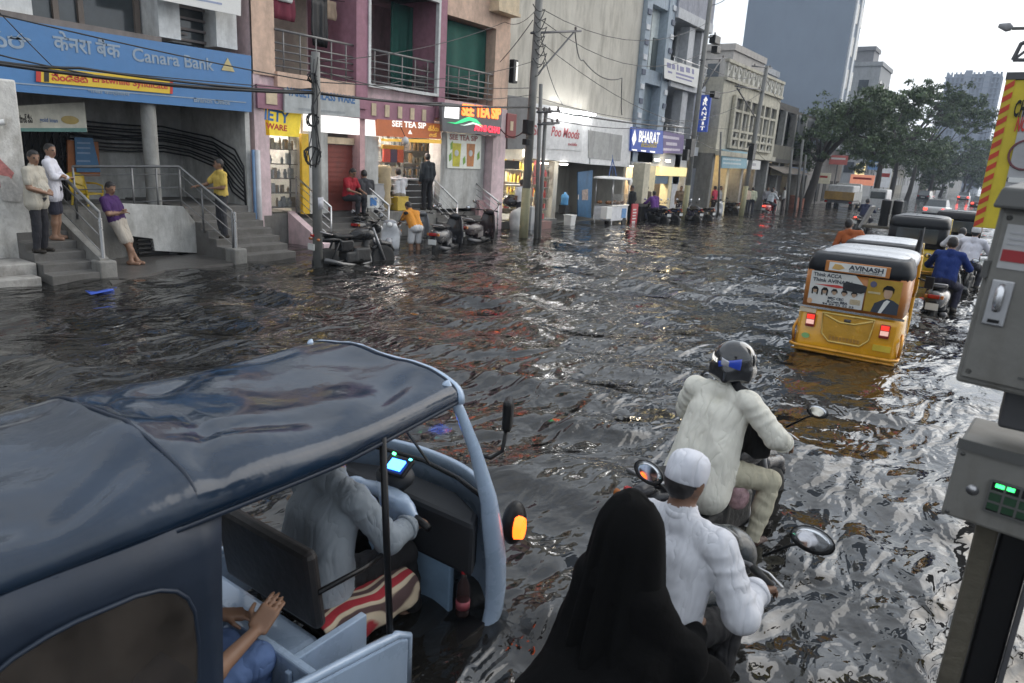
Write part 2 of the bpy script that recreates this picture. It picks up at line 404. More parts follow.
def make_water():
    na=640; rr=[.25]
    while rr[-1]<880: rr.append(rr[-1]*1.0105+.004)
    rr=np.array(rr); th=np.linspace(0,2*PI,na,endpoint=False)
    # finer in the half the street lies in
    th=th+.55*np.sin(th-rad(125))*-1*-1
    R_,T_=np.meshgrid(rr,th,indexing='ij'); X=R_*np.cos(T_); Y=R_*np.sin(T_); dr=R_*.0125+.004
    Z=wave_h(X,Y,dr)
    V=np.stack([X,Y,Z],-1).reshape(-1,3); n=len(rr)
    i=np.arange(n-1)[:,None]; j=np.arange(na)[None]; a=i*na+j; b=i*na+(j+1)%na; F=np.stack([a,a+na,b+na,b],-1).reshape(-1,4)
    o=np_mesh('flood_water',V,F,np.zeros(len(F)),[water_mat()])
    # close the hole in the middle
    o['kind']='structure'; return o
make_water()
mb=MB(); mb.box(-400,400,-60,860,-.55,-WD); tag(mb.build('road',M('asphalt',(.05,.05,.05),.9)),kind='structure')

# ================================================================ materials of the street
wht=M('white_plaster',(.52,.52,.5),.85,stain=.75,stcol=(.16,.15,.13),bump=.2)
wht2=M('white_paint_wall',(.66,.67,.66),.8,stain=.5,stcol=(.2,.19,.18),bump=.1)
gryp=M('grey_plaster',(.31,.31,.295),.9,stain=.8,stcol=(.12,.115,.1),bump=.3)
conc=M('raw_concrete',(.22,.215,.2),.9,stain=.8,stcol=(.08,.075,.065),bump=.4)
step=M('stair_stone',(.125,.12,.113),.75,stain=.85,stcol=(.07,.065,.055),bump=.3,stretch=(1,1,1))
dark=M('dark_interior',(.035,.033,.03),.8)
drk2=M('sooty_wall',(.1,.095,.09),.85,stain=.6,stcol=(.03,.03,.03))
steel=M('brushed_steel',(.55,.55,.55),.3,.9,var=.1)
dsteel=M('dark_painted_steel',(.09,.09,.095),.5,.3)
black=M('black_plastic',(.009,.009,.01),.4,var=.1,spec=.3)
rubber=M('rubber',(.02,.02,.02),.75)
cablem=M('cable_black',(.012,.012,.013),.5)
winm=M('window_glass',(.05,.06,.065),.08,var=.2,spec=.8)
XF=-15.0
def F_(px,py,X=XF): p=at(px,py,X=X); return p.y,p.z
def sheet(mb,c4,th,T=None): pass

def quad_on(mb,X,pts,d):
    """panel on a plane X= from four photo corners, d thick towards the street"""
    P=[F_(*p,X) for p in pts]; n=len(P)
    vs=[(X,y,z) for y,z in P]+[(X+d,y,z) for y,z in P]
    mb.add(vs,[tuple(range(n-1,-1,-1)),tuple(range(n,2*n))]+[(i,(i+1)%n,(i+1)%n+n,i+n) for i in range(n)])
def railing(parent_name,label,group,pts,h=.85,bars=4,mat=None,post_r=.022,posts=None):
    """handrail with parallel bars along pts (world, floor line)"""
    o=thing(parent_name,label,'railing',pts[0],group=group)
    a=MB(o.location); b=MB(o.location)
    top=[Vector(p)+Vector((0,0,h)) for p in pts]
    a.tube(top,.028,10)
    for k in range(bars): b.tube([Vector(p)+Vector((0,0,h*(.2+.62*k/(max(1,bars-1))))) for p in pts],.011,6)
    a.build('handrail',mat or steel,o,1); b.build('bars',mat or steel,o,1)
    for p in (posts or pts):
        c=MB(o.location); c.tube([Vector(p)-Vector((0,0,.1)),Vector(p)+Vector((0,0,h))],post_r,8); c.build('post',mat or steel,o,1)
    return o

# ---------------------------------------------------------------- bank building (left)
B=thing('bank_building','white bank building with raised entrance and blue fascia at left edge','building',(XF,7,0)); O=B.location
def part(name,fn,mat,parent=None,**k):
    mb=MB(O); fn(mb); return mb.build(name,mat,parent if parent is not None else B,**k)
yb1=10.15
part('wall',lambda m:(m.box(-26,-17.9,-6,yb1,-.4,7.6),m.box(-17.9,-16.2,-6,yb1,4.22,7.6),m.box(-16.2,-15.02,-6,5.2,4.42,7.6),m.box(-16.2,-15.0,5.2,5.9,4.42,7.6),m.box(-16.2,-15,8.2,8.66,4.45,7.6),m.box(-16.2,-15,9.48,9.98,4.45,7.6),m.box(-16.2,-15.05,5.9,9.98,6.9,7.6)),wht2)
part('ledge',lambda m:(m.box(-16.2,-14.93,5.2,8.2,4.2,4.43),m.box(-17.6,-15.0,-6,yb1,3.25,4.22)),M('brown_ledge',(.2,.17,.15),.8,stain=.6))
part('window',lambda m:(m.box(-15.75,-15.7,5.9,8.2,4.43,6.9)),winm)
part('window_frame',lambda m:[m.box(-15.7,-15.62,y-.05,y+.05,4.43,6.9) for y in (5.95,6.55,7.0,8.1)]+[m.box(-15.7,-15.62,5.9,8.2,5.6,5.7)],M('brown_frame',(.16,.13,.11),.6))
w=part('window',lambda m:m.box(-15.6,-15.5,8.66,9.48,4.45,6.9),winm)
part('grille',lambda m:[m.box(-15.45,-15.4,8.66,9.48,4.5+.22*i,4.55+.22*i) for i in range(6)]+[m.box(-15.45,-15.4,8.66,9.48,5.35,5.5)]+[m.box(-15.46,-15.41,y,y+.25,4.62+.33*q,4.66+.33*q) for q,y in ((0,8.8),(1,9.05),(2,8.75))],M('grille_brown',(.2,.17,.16),.6),w)
part('entrance_pillar',lambda m:m.box(-15.2,-14.05,3.3,5.16,-.4,3.25),M('peeling_white',(.6,.59,.56),.9,stain=.95,stcol=(.22,.2,.17),bump=.5,stretch=(1.2,1.2,.6)),bev=.03)
part('round_pillar',lambda m:m.tube([(-15.0,7.85,1.0),(-15.0,7.85,3.3)],[.15,.15],16),gryp,smooth=40)
part('recess_wall',lambda m:(m.box(-17.9,-17.6,-6,yb1,-.3,3.3),m.box(-17.6,-14.9,yb1-.12,yb1,-.3,4.2)),wht)
part('shutter_door',lambda m:[m.box(-14.5,-14.43-.01*(i%2),1.5,3.28,.3+.12*i,.42+.12*i) for i in range(22)],M('dull_shutter',(.35,.36,.36),.6,stain=.5))
part('stucco_step',lambda m:(m.box(-15.2,-13.3,1,4.88,-.4,.3),m.box(-13.3,-12.95,1,4.8,-.4,.12)),M('grimy_plinth',(.34,.33,.31),.9,stain=.95,stcol=(.1,.09,.08),bump=.4,stretch=(1,1,.8)),bev=.02)
g=part('gate',lambda m:[m.tube([(-17.2,5.5+.14*i,.8),(-17.2,5.5+.14*i,2.75)],.018,6) for i in range(13)]+[m.box(-17.22,-17.18,5.45,7.3,z,z+.05) for z in (1.2,1.9,2.6)]+[m.tube([(-17.18,5.5+.14*i,.9+.3*j),(-17.18,5.64+.14*i,1.2+.3*j)],.01,4) for i in range(12) for j in range(6)],black)
part('doorway',lambda m:m.box(-17.6,-17.45,5.45,7.35,.8,2.85),dark)
# landing and stairs
def flight(m,xf,tr,rise,n,y0,y1,xb,dy=0):
    """steps climbing towards -X from xf, then a landing back to xb"""
    pr=[(xf,-.4)]
    for i in range(n): pr+=[(xf-tr*i,rise*(i+1)),(xf-tr*(i+1),rise*(i+1))]
    pr+=[(xf-tr*n,rise*(n+1)),(xb,rise*(n+1)),(xb,-.4)]
    m.prism(pr,-y1,-y0,Matrix(((1,0,0,0),(0,0,-1,0),(0,1,0,0),(0,0,0,1))))
part('stairs',lambda m:flight(m,-12.8,.31,.145,5,4.9,5.72,-17.4),step,bev=.012)
part('landing',lambda m:m.box(-17.6,-14.75,5.72,8.45,-.4,.97),conc)
part('stairs',lambda m:flight(m,-13.15,.29,.145,6,8.45,10.03,-17.5),step,bev=.012)
part('ramp_wall',lambda m:quad_on(m,-14.62,[(118,203),(180,206),(208,242),(208,253),(152,250),(150,238),(118,234)],.12),wht)
part('cheek_wall',lambda m:m.add([(-14.6,5.72,-.3),(-12.9,5.72,-.3),(-12.9,5.72,.35),(-14.6,5.72,1.0),(-14.6,5.87,-.3),(-12.9,5.87,-.3),(-12.9,5.87,.35),(-14.6,5.87,1.0)],[(0,1,2,3),(4,7,6,5),(2,6,7,3),(1,5,6,2),(0,4,5,1)]),conc)
part('vent_grille',lambda m:[m.box(-14.6,-14.55,*sorted((F_(118,0,-14.6)[0],F_(151,0,-14.6)[0])),.12+.09*i,.15+.09*i) for i in range(4)]+[m.box(-14.8,-14.66,F_(112,0,-14.6)[0],F_(154,0,-14.6)[0],.02,.48)],dark)
# cables along the recess wall
def cab(m):
    rg=random.Random(5)
    for k in range(9):
        z=2.72-.07*k+rg.uniform(-.02,.02)
        pts=[(-17.45,7.2,z+.05)]+[(-17.45,7.2+.45*i,z-.05*math.sin(i/6*PI)+rg.uniform(-.015,.015)) for i in range(1,6)]+[(-17.2+.1*k*.3,9.85,z-.1),(-16.2+.05*k,9.98,z-.2-.02*k),(-15.3-.02*k,10.0,z-.45-.05*k),(-15.0,10.02,1.9-.1*k),(-14.95,10.02,.9)]
        m.tube(pts,.022,5)
part('cables',cab,cablem,smooth=1)
mb=MB(); P=[at(*p,Z=.035) for p in ((102,272),(112,284),(165,270),(235,263),(225,250),(180,240),(130,245))]
mb.prism([(p.x,p.y) for p in P],-.35,.035); tag(mb.build('pavement',M('wet_pavement',(.09,.085,.08),.35,stain=.6,bump=.3,stretch=(1,1,1))),kind='structure')

# blue fascia sign
sg=thing('fascia_sign','long blue sign with yellow strip across the bank front','sign',(XF+.1,6,3.1)); O=sg.location
XS=XF+.1
def sq(px0,py0,px1,py1): return None
part('board',lambda m:quad_on(m,XS,[(-40,12),(247,56),(247.5,112),(-40,87)],.16),M('sign_blue',(.07,.2,.43),.45,var=.06,stain=.25,stcol=(.1,.2,.35)),sg)
white=M('sign_white',(.7,.7,.68),.5,var=.05); faded=M('faded_lettering',(.27,.34,.42),.6,var=.2); yel=M('sign_yellow',(.72,.5,.04),.5,var=.06); red=M('sign_red',(.5,.04,.03),.5,var=.05)
def ptext(body,X,px0,py0,px1,py1,h,mat,parent,bold=.02,shear=0,ext=.004):
    """lettering whose baseline runs between two photo positions on plane X"""
    y0,z0=F_(px0,py0,X); y1,z1=F_(px1,py1,X); a=math.atan2(z1-z0,y1-y0); w=math.hypot(y1-y0,z1-z0)
    p=parent.location
    T=Matrix.Translation((X-p.x,y0-p.y,z0-p.z))@Matrix.Rotation(a,4,'X')@FT(0,0,0)
    return text(body,w,h,T,mat,parent,bold=bold,shear=shear,ext=ext)
XT=XS+.165
ptext('కెనరా',XT,-30,45,33,50,.26,faded,sg)
ptext('केनरा बैंक',XT,54,50,121,59,.34,faded,sg)
ptext('Canara Bank',XT,133,61,214,71,.25,faded,sg,.015)
part('logo',lambda m:(m.prism([(-.16,0),(.16,0),(0,.27)],0,.01,FT(XT,*F_(228,71,XT)))),M('logo_yellow',(.5,.42,.2),.5),sg)
part('strip',lambda m:quad_on(m,XT,[(40,67),(172,80),(171.5,94),(39,82)],.02),yel,sg)
for q4 in ([(36,67),(41,67.4),(41,82),(36,81.5)],[(170,80),(173,80.2),(172.6,94),(170,93.8)]): part('strip_end',lambda m:quad_on(m,XT+.021,q4,.004),red,sg)
part('emblem',lambda m:quad_on(m,XT+.021,[(44,68.5),(49,69),(49,82),(44,81.6)],.004),dark,sg)
ptext('సిండికేట్',XT+.022,52,80.5,90,83.5,.16,red,sg)
ptext('Erstwhile Syndicate',XT+.022,93,84,168,91.3,.16,red,sg,.02)
part('rule',lambda m:(quad_on(m,XT,[(-30,78.6),(246,102),(246,103),(-30,79.8)],.004)),faded,sg)
ptext('शाखा कार्यालय',XT,88,93.5,130,97,.07,faded,sg); ptext('Branch Office',XT,194,102,230,105,.09,faded,sg)

# other signs of the bank front
bn=thing('cloth_banner','cream banner with dark lettering hung under the blue bank sign','banner',(-15.3,6,2.4)); O=bn.location
part('cloth',lambda m:quad_on(m,-15.3,[(14,106),(84,102),(87,132),(15,131)],.02),M('banner_cream',(.5,.49,.42),.7,stain=.3),bn)
part('border',lambda m:quad_on(m,-15.279,[(14,128),(86.6,128),(87,132),(15,131.4)],.004),M('banner_green',(.1,.22,.2),.6),bn)
ptext('బ్యాంక్ సేవ',-15.278,16,123,33,123,.16,dark,bn); ptext('gold loan',-15.278,40,123,58,124,.1,M('banner_blue',(.1,.16,.3)),bn)
part('gold_patch',lambda m:m.lathe([(.001,0),(.16,.003),(.16,.008),(.001,.012)],14,Matrix.Translation((-15.278,*F_(70,120,-15.278)))@Matrix.Rotation(PI/2,4,'Y')@Matrix.Diagonal((.5,1,1,1))),M('gold_patch',(.3,.22,.06),.4),bn)
nb=thing('notice_board','blue notice board in orange frame beside the black bank gate','notice board',(-17.1,7.5,1.2)); O=nb.location
part('frame',lambda m:quad_on(m,-17.2,[(66,140),(97,142),(99,176),(67,176)],.06),M('board_orange',(.42,.15,.05),.6),nb)
part('panel',lambda m:quad_on(m,-17.13,[(74,137),(92,138),(100,172),(76,172)],.03),M('board_blue',(.08,.22,.42),.5),nb)
part('notices',lambda m:[quad_on(m,-17.098,[(77,y),(90,y+.3),(90.5,y+2),(77,y+1.7)],.003) for y in (142,147,152,160)],M('notice_pale',(.3,.42,.6),.5),nb)
hb=thing('hanging_banner','white printed flex banner hung high over the bank windows','banner',(-14.5,9,6)); O=hb.location
part('sheet',lambda m:quad_on(m,-14.6,[(150,-2),(240,16),(241,-60),(150,-85)],.03),white,hb)
part('print',lambda m:[quad_on(m,-14.569,[(170,-14+i*7),(222,-4+i*7),(222,-2+i*7),(170,-12+i*7)],.003) for i in range(2)],M('banner_print',(.3,.35,.5)),hb)
wire_rail=M('rail_grey',(.2,.2,.2),.45,.6)
r=railing('stair_railing','grey rail beside the left bank stairs where the man in purple leans','bank railings',[Vector((-14.75,5.8,1.0)),Vector((-12.95,5.8,.25))],h=.9,bars=3,mat=wire_rail)
tag(r,label='sloped grey rail beside the left bank stairs')
r=railing('stair_railing','grey rail of the bank landing running down beside the right stairs','bank railings',[Vector((-14.75,6.2,.95)),Vector((-14.75,8.3,1.0)),Vector((-13.2,8.5,.2))],h=.88,bars=3,mat=wire_rail,posts=[Vector((-14.75,6.2,.95)),Vector((-14.75,7.3,.95)),Vector((-14.75,7.8,.95)),Vector((-14.75,8.3,1.0)),Vector((-14.1,8.4,.65)),Vector((-13.2,8.5,.2))])
for p in ((-12.95,5.8),(-13.15,8.53)):
    o=thing('rail_end_post','thick steel end post in concrete block '+('at the foot of the left bank stairs' if p[1]<7 else 'at the foot of the right bank stairs'),'post',(p[0],p[1],-.2),group='rail end posts')
    a=MB(); a.tube([(0,0,.3),(0,0,1.25)],.035,10); a.tube([(0,0,1.25),(0,0,1.27)],[.035,.01],10); a.build('pipe',steel,o,50)
    a=MB(); a.box(-.17,.17,-.15,.15,-.2,.52); a.build('footing',conc,o,bev=.03)

# yellow chair on the landing
ch=thing('plastic_chair','yellow plastic chair on the bank landing behind the man in purple','chair',(-16.2,7.05,.78),rotz=-1.2)
def chair_back(m):
    P=[]
    for i in range(7):
        u=i/6*2-1; P.append([(u*.22,-.2-.05*(1-u*u)-.1*k/4*1.0,.44+.42*k/4-(.06*u*u if k==4 else 0)) for k in range(5)])
    m.grid(P)
yelp=M('yellow_plastic',(.6,.42,.03),.4)
a=MB(); chair_back(a); a.build('backrest',yelp,ch,1,solid=.02)
a=MB(); a.box(-.22,.22,-.2,.22,.42,.45); a.build('seat',yelp,ch,bev=.02)
for sx in (-1,1):
    for sy in (-1,1): a=MB(); a.tube([(sx*.19,sy*.18,.42),(sx*.23,sy*.23,0)],[.025,.02],8); a.build('leg',yelp,ch,1)
    a=MB(); a.tube([(sx*.22,-.22,.64),(sx*.25,0,.64),(sx*.23,.18,.6),(sx*.21,.2,.43)],.02,8,flat=.6); a.build('armrest',yelp,ch,1)
# blue scrap floating
mb=MB(); p=at(104,292,Z=.0); mb.add([(x*.1,y*.24,.018+.02*math.sin(3*y+x)) for x in (-1,0,1) for y in (-1,-.3,.4,1)],[(i*4+j,i*4+j+1,i*4+j+5,i*4+j+4) for i in range(2) for j in range(3)])
o=mb.build('plastic_scrap',M('scrap_blue',(.04,.1,.5),.3),None,1,solid=.012); o.location=p; tag(o,'blue plastic scrap floating before the left bank stairs','litter')

tp=thing('torn_poster','torn red and white poster on the peeling entrance pillar','poster',(-14.03,4.5,1.7)); m=MB(tp.location)
m.add([(-14.035,4.28,2.15),(-14.035,4.6,1.75),(-14.035,4.52,1.6),(-14.035,4.62,1.45),(-14.035,4.26,1.4)],[(0,1,2,3,4)]); m.build('red_part',M('poster_redtorn',(.42,.16,.15),.7,var=.5,scale=9),tp,solid=.004)
m=MB(tp.location); m.add([(-14.03,4.28,1.7),(-14.03,4.48,1.66),(-14.03,4.74,1.3),(-14.03,4.66,1.05),(-14.03,4.28,1.1)],[(0,1,2,3,4)]); m.build('white_part',M('poster_whitetorn',(.55,.53,.5),.8,var=.3,scale=12,stain=.4),tp,solid=.004)
cm=thing('security_camera','small white security camera high on the entrance pillar','camera',(-14.0,4.75,2.6)); m=MB(); m.tube([(0,0,0),(.12,0,-.03)],.025,8); m.build('bracket',white,cm); m=MB(); m.tube([(.1,-.08,-.08),(.16,.1,-.04)],.05,12); m.build('body',white,cm,40)

tp.location.y+=.4; tp.scale=(1,.7,.7)
# ---------------------------------------------------------------- pink apartment block with shops
B=thing('pink_building','pink apartment block with balconies over lit tea and glassware shops','building',(XF,15.5,0)); O=B.location
pnk=M('pink_paint',(.6,.38,.38),.85,stain=.65,stcol=(.22,.16,.15),bump=.1); pch=M('peach_paint',(.66,.47,.36),.85,stain=.6,stcol=(.25,.18,.14),bump=.1)
pur=M('mauve_paint',(.36,.18,.23),.8,stain=.3,stcol=(.12,.07,.09)); cream=M('cream_paint',(.64,.52,.36),.8,stain=.3); pale=M('pale_pink',(.7,.54,.56),.85,stain=.7,stcol=(.3,.24,.23))
y0,y1=10.35,20.15
dull=M('dull_rail',(.2,.195,.19),.5,.3)
def gy(px): return F_(px,90)[0]
# levels: shop floor .75, shop ceiling 3.25, balcony floor 4.1
part('rear_wall',lambda m:(m.box(-26,-17.4,y0,y1,-.4,8.6),m.box(-17.4,-15.0,y0,y0+.18,-.4,8.6),m.box(-17.4,-15.02,y1-.2,y1,-.4,8.6)),pale)
part('plinth',lambda m:m.box(-17.4,-15.35,y0+.18,y1-.2,-.4,.75),conc)
part('balcony_slab',lambda m:m.box(-17.4,-15.05,y0+.18,y1-.2,3.42,4.08),pale)
part('roof_slab',lambda m:m.box(-17.4,-15.05,y0+.18,y1-.2,6.75,7.3),pale)
# facade frame above the shops
part('corner_column',lambda m:m.box(-15.05,-14.98,10.35,10.95,4.0,8.6),pch)
part('beam',lambda m:m.box(-15.05,-14.9,10.95,13.36,3.78,4.12),pch)
part('pier',lambda m:m.box(-16.8,-14.86,13.36,13.76,3.5,8.6),pur); part('pier',lambda m:m.box(-16.8,-14.86,16.56,16.88,3.5,8.6),pur)
part('window_trim',lambda m:[m.box(-14.95,-14.82,*q) for q in ((13.76,13.84,4.08,6.75),(16.48,16.56,4.08,6.75),(13.84,16.48,4.08,4.17),(13.84,16.48,6.66,6.75))],wht2)
part('spandrel',lambda m:m.box(-16.8,-14.9,13.76,16.56,6.75,8.6),pur)
part('spandrel',lambda m:m.box(-16.8,-14.95,16.88,20.14,6.45,8.6),pch); part('spandrel',lambda m:m.box(-16.8,-14.95,10.95,13.36,7.0,8.6),pch)
part('side_column',lambda m:m.box(-16.8,-14.93,19.36,20.15,3.9,6.45),pch)
part('bay_box',lambda m:(m.box(-14.95,-14.6,19.0,20.1,7.0,7.9),m.box(-14.95,-14.55,18.95,20.14,6.9,7.0)),cream)
part('fascia_band',lambda m:m.box(-15.05,-14.92,10.4,16.5,3.25,3.78),pur)
for i,yy in enumerate((10.62,13.95,14.45,14.95,15.45,15.95)): part('fascia_tile',lambda m:m.box(-14.92,-14.895,yy,yy+(.3 if i==0 else .16),3.36,3.68),cream)
part('back_door',lambda m:(m.box(-17.4,-17.3,14.3,15.0,4.1,6.2)),dark); part('back_door',lambda m:m.box(-17.4,-17.3,11.2,11.9,4.1,6.2),M('maroon_door',(.12,.05,.06),.6))
part('back_wall_panel',lambda m:m.box(-17.4,-17.28,12.3,13.7,4.1,6.7),M('tan_wall',(.6,.54,.44),.8,stain=.3))
for (a,b,lab) in ((10.95,13.35,None),(13.85,16.47,None),(16.89,19.35,None)):
    rl=part('balcony_railing',lambda m:[m.tube([(-14.98,a,z),(-14.98,b,z)],.02 if z<5 else .03,8) for z in (4.25,4.42,4.59,4.76,5.05)],dull,smooth=1)
    for i in range(5): yy=a+(b-a)*(i+.5)/5; part('upright',lambda m:m.tube([(-14.98,yy,4.08),(-14.98,yy,5.05)],.02,8),dull,rl,smooth=1)
def drape(x,ya,yb,z0,z1,am,n=26):
    P=[]
    for i in range(n+1):
        u=i/n; y=ya+(yb-ya)*u
        P.append([(x+am*math.sin(u*21+1.5*math.sin(u*5))*(.35+.65*k/6),y+.03*math.sin(k*1.3+u*9)*(k/6),z1+(z0-z1)*k/6) for k in range(7)])
    return P
grn=M('green_curtain',(.015,.1,.075),.8,stain=.3,stcol=(.01,.05,.04))
def curtain(lab,x,ya,yb,z0,z1,m,am=.05):
    o=MB((x,ya,z0)).grid(drape(x,ya,yb,z0,z1,am)).build('curtain',m,None,1,solid=.006); o.location=(x,ya,z0); return tag(o,lab,'curtain')
curtain('dark green cloth curtain drawn across the right pink balcony',-15.3,16.95,19.3,4.3,6.4,grn)
curtain('narrow green curtain at the right of the white trimmed balcony',-15.9,15.6,16.5,4.2,6.6,grn)
def cloth(name,lab,cat,x,y,z,w,h,m,am=.03):
    o=MB((x,y,z)).grid(drape(x,y,y+w,z-h,z,am,10)).build(name,m,None,1,solid=.006); o.location=(x,y,z); return tag(o,lab,cat,'washing on the left balcony')
ln=MB().tube([(-15.3,11.0,6.15),(-15.3,12.4,6.02),(-15.3,13.7,6.15)],.008,5).build('clothes_line',cablem); tag(ln,'clothes line across the left pink balcony','clothes line')
cloth('hung_cloth','white cloth hanging at the left end of the balcony washing','cloth',-15.28,11.25,6.1,.45,.35,wht2)
cloth('hung_cloth','maroon cloth hanging beside the white cloth on the balcony','cloth',-15.32,11.05,6.1,.75,.75,M('maroon_cloth',(.15,.02,.04),.9))
cloth('hung_cloth','long black garment hanging in the middle of the left balcony','cloth',-15.26,12.25,6.05,.5,1.15,black)
cloth('hung_cloth','tan garment hanging right of the black one on the balcony','cloth',-15.3,12.72,6.05,.35,.45,M('tan_cloth',(.38,.28,.2),.9))
# things left on the balconies
def plantpot(name,lab,x,y,z,col,r,h,lh):
    o=thing(name,lab,'plant',(x,y,z)); m=MB(); m.lathe([(r*.7,0),(r,h),(r*.9,h),(r*.8,h*.9)],14); m.build('pot',M('pot_'+lab[:6],col,.6),o,1)
    m=MB(); rg=random.Random(3)
    for i in range(26):
        a=rg.uniform(0,6.28); rr=rg.uniform(.05,r*1.6); zz=h+rg.uniform(.02,lh); p=Vector((rr*math.cos(a),rr*math.sin(a),zz))
        m.add([p,p+Vector((.05,.02,.09)),p+Vector((.02,.06,.12)),p+Vector((-.03,.04,.05))],[(0,1,2,3)])
    m.build('leaves',leaf,o)
leaf=M('leaf_green',(.045,.075,.025),.6,var=.4,scale=3)
plantpot('potted_plant','dark pot with plant on the rail end of the white trimmed balcony',-15.25,16.15,4.1,(.05,.05,.05),.2,.55,.2)
# ---- shops
part('shop_column',lambda m:m.box(-15.4,-15.0,10.53,10.75,.75,3.25),pale); part('shop_column',lambda m:m.box(-15.5,-15.05,11.95,12.55,.75,3.25),wht)
part('shop_column',lambda m:m.box(-15.5,-15.0,13.62,13.8,.75,3.25),pnk); part('shop_column',lambda m:m.box(-15.55,-15.05,13.8,14.35,.75,3.25),wht)
part('poster_wall',lambda m:m.box(-15.55,-15.06,17.0,19.2,.75,3.1),wht); part('shop_column',lambda m:m.box(-15.6,-14.75,19.25,19.95,-.4,4.0),pale)
part('light_fascia',lambda m:m.box(-15.2,-15.02,11.9,14.4,2.82,3.25),M('lit_white',(.75,.75,.74),.6,emit=(1,.98,.95,.55)))
part('side_cheek',lambda m:m.prism([(-15.3,-.4),(-13.9,-.4),(-13.9,.12),(-15.3,.8)],-11.65,-11.45,Matrix(((1,0,0,0),(0,0,-1,0),(0,1,0,0),(0,0,0,1)))),pale)
part('stairs',lambda m:flight(m,-13.9,.28,.125,5,11.65,13.75,-15.36),step,bev=.012); part('stairs',lambda m:flight(m,-14.1,.25,.125,5,16.7,18.9,-15.36),step,bev=.012)
part('terrace',lambda m:m.box(-15.36,-14.9,13.75,16.7,-.4,.74),conc,bev=.01)
part('low_wall',lambda m:m.box(-15.3,-14.95,18.9,19.25,-.4,1.0),pnk)
tiles=M('shop_tiles',(.72,.71,.66),.5)
part('shop_back',lambda m:m.box(-17.4,-17.2,10.55,12.0,.75,3.4),tiles); part('shop_back',lambda m:m.box(-17.4,-17.2,14.35,19.1,.75,3.4),tiles)
for yy in (10.56,11.93,14.37,19.0): part('shop_side',lambda m:m.box(-17.2,-15.35,yy,yy+.03,.75,3.4),tiles)
sh=part('roller_shutter',lambda m:[m.box(-15.35,-15.3-.012*(i%2),12.55,13.62,.78+.065*i,.845+.065*i) for i in range(27)],M('shutter_red',(.23,.055,.04),.6,stain=.3))
part('shutter_box',lambda m:m.box(-15.4,-15.22,12.55,13.62,2.55,2.72),cream,sh)
def lamp_mesh(name,lab,loc,d,s=6.0,cat='light',grp=None,col=(1,.95,.86)):
    o=MB().cbox((0,0,0),d).build(name,M('lamp_%g_%g_%g'%(s,col[1],col[2]),(.8,.8,.8),.5,emit=(*col,s))); o.location=loc
    return tag(o,lab,cat,grp)
lamp_mesh('tube_light','white tube light on the ceiling of the tea shop',(-16.2,15.6,3.3),(.3,2.0,.05),22)
lamp_mesh('tube_light','white tube light over the glassware shelves in the yellow shop',(-16.3,11.2,3.2),(.3,1.0,.05),14)
# yellow glassware shop front
fr=thing('glassware_shop','yellow glassware shop front with lettered header and narrow frame','shop',(-15.1,11.3,.75)); O=fr.location
XY=-15.08
part('header',lambda m:quad_on(m,XY,[(262,106),(300,112),(297,137),(264,135)],.08),M('shop_yellow',(.75,.55,.03),.5,emit=(1,.75,.05,.12)),fr)
part('frame',lambda m:m.box(XY-.06,XY+.04,11.72,11.93,.75,2.75),M('shop_yellow2',(.68,.42,.02),.5),fr)
ptext('IETY',XY+.082,264.5,119.5,289,124,.27,M('sign_blue2',(.03,.16,.42),.5),fr,.03); ptext('WARE',XY+.082,266,128.5,287,131.5,.14,red,fr,.03)
part('glass',lambda m:m.box(XY-.15,XY-.14,10.75,11.7,.9,2.7),glass('shop_glass',alpha=.15),fr)
# shelves with glassware
def shelf(name,lab,x,ya,yb,z0,n,dz,seed,cat='shelf',cols=((.55,.55,.55),(.35,.4,.42),(.5,.35,.2)),depth=.35,rz=0):
    o=thing(name,lab,cat,(x,ya,z0),rotz=rz); rg=random.Random(seed); m=MB()
    for i in range(n+1): m.box(0,depth,0,yb-ya,i*dz-.02,i*dz)
    for yy in (0,yb-ya): m.box(0,.03,yy-.015,yy+.015,0,n*dz)
    m.build('frame',M('shelf_grey',(.22,.21,.2),.5),o)
    for c,co in enumerate(cols):
        m=MB()
        for i in range(n):
            y=.06+.05*c
            while y<yb-ya-.08:
                r=rg.uniform(.03,.055); h=rg.uniform(.4,.8)*dz
                if rg.random()<.55:
                    T=Matrix.Translation((depth-.1-.12*(c%2),y,i*dz))
                    if rg.random()<.5: m.lathe([(r*.7,0),(r,h*.6),(r*.5,h*.8),(r*.5,h)],8,T)
                    else: m.box(-r,r,-r,r,0,h,T)
                y+=.15+rg.uniform(0,.05)
        q=m.build('goods',M('goods_%.2f_%.2f_%.2f'%co,co,.4,var=.35,scale=9),o); q['kind']='stuff'
    return o
shelf('display_shelf','grey shelf of glassware in the yellow shop',-15.8,10.78,11.9,.9,5,.36,1,cols=((.4,.42,.42),(.3,.34,.36),(.35,.28,.2)))
shelf('display_shelf','steel rack of packets at the back of the tea shop',-17.15,16.3,17.3,1.75,3,.42,2,cols=((.2,.22,.2),(.1,.12,.12),(.3,.28,.25)))
# VARIETY GLASS WARE board
vs=thing('shop_sign','grey board lettered in blue above the red roller shutter','sign',(-14.9,12.4,3.3)); O=vs.location
part('board',lambda m:quad_on(m,-14.9,[(283,88),(358,98),(358.5,117.5),(283,112.5)],.06),M('board_grey',(.42,.44,.44),.5,stain=.3),vs)
ptext('VARIETY GLASS WARE',-14.838,287,95.5,355,104,.2,M('sign_blue3',(.04,.14,.33),.5),vs,.03)
part('rule',lambda m:[quad_on(m,-14.838,[(298,108+q*1.3),(345,112+q*1.2),(345,112.5+q*1.2),(298,108.5+q*1.3)],.003) for q in (0,1)],M('rule_grey',(.25,.28,.3)),vs)
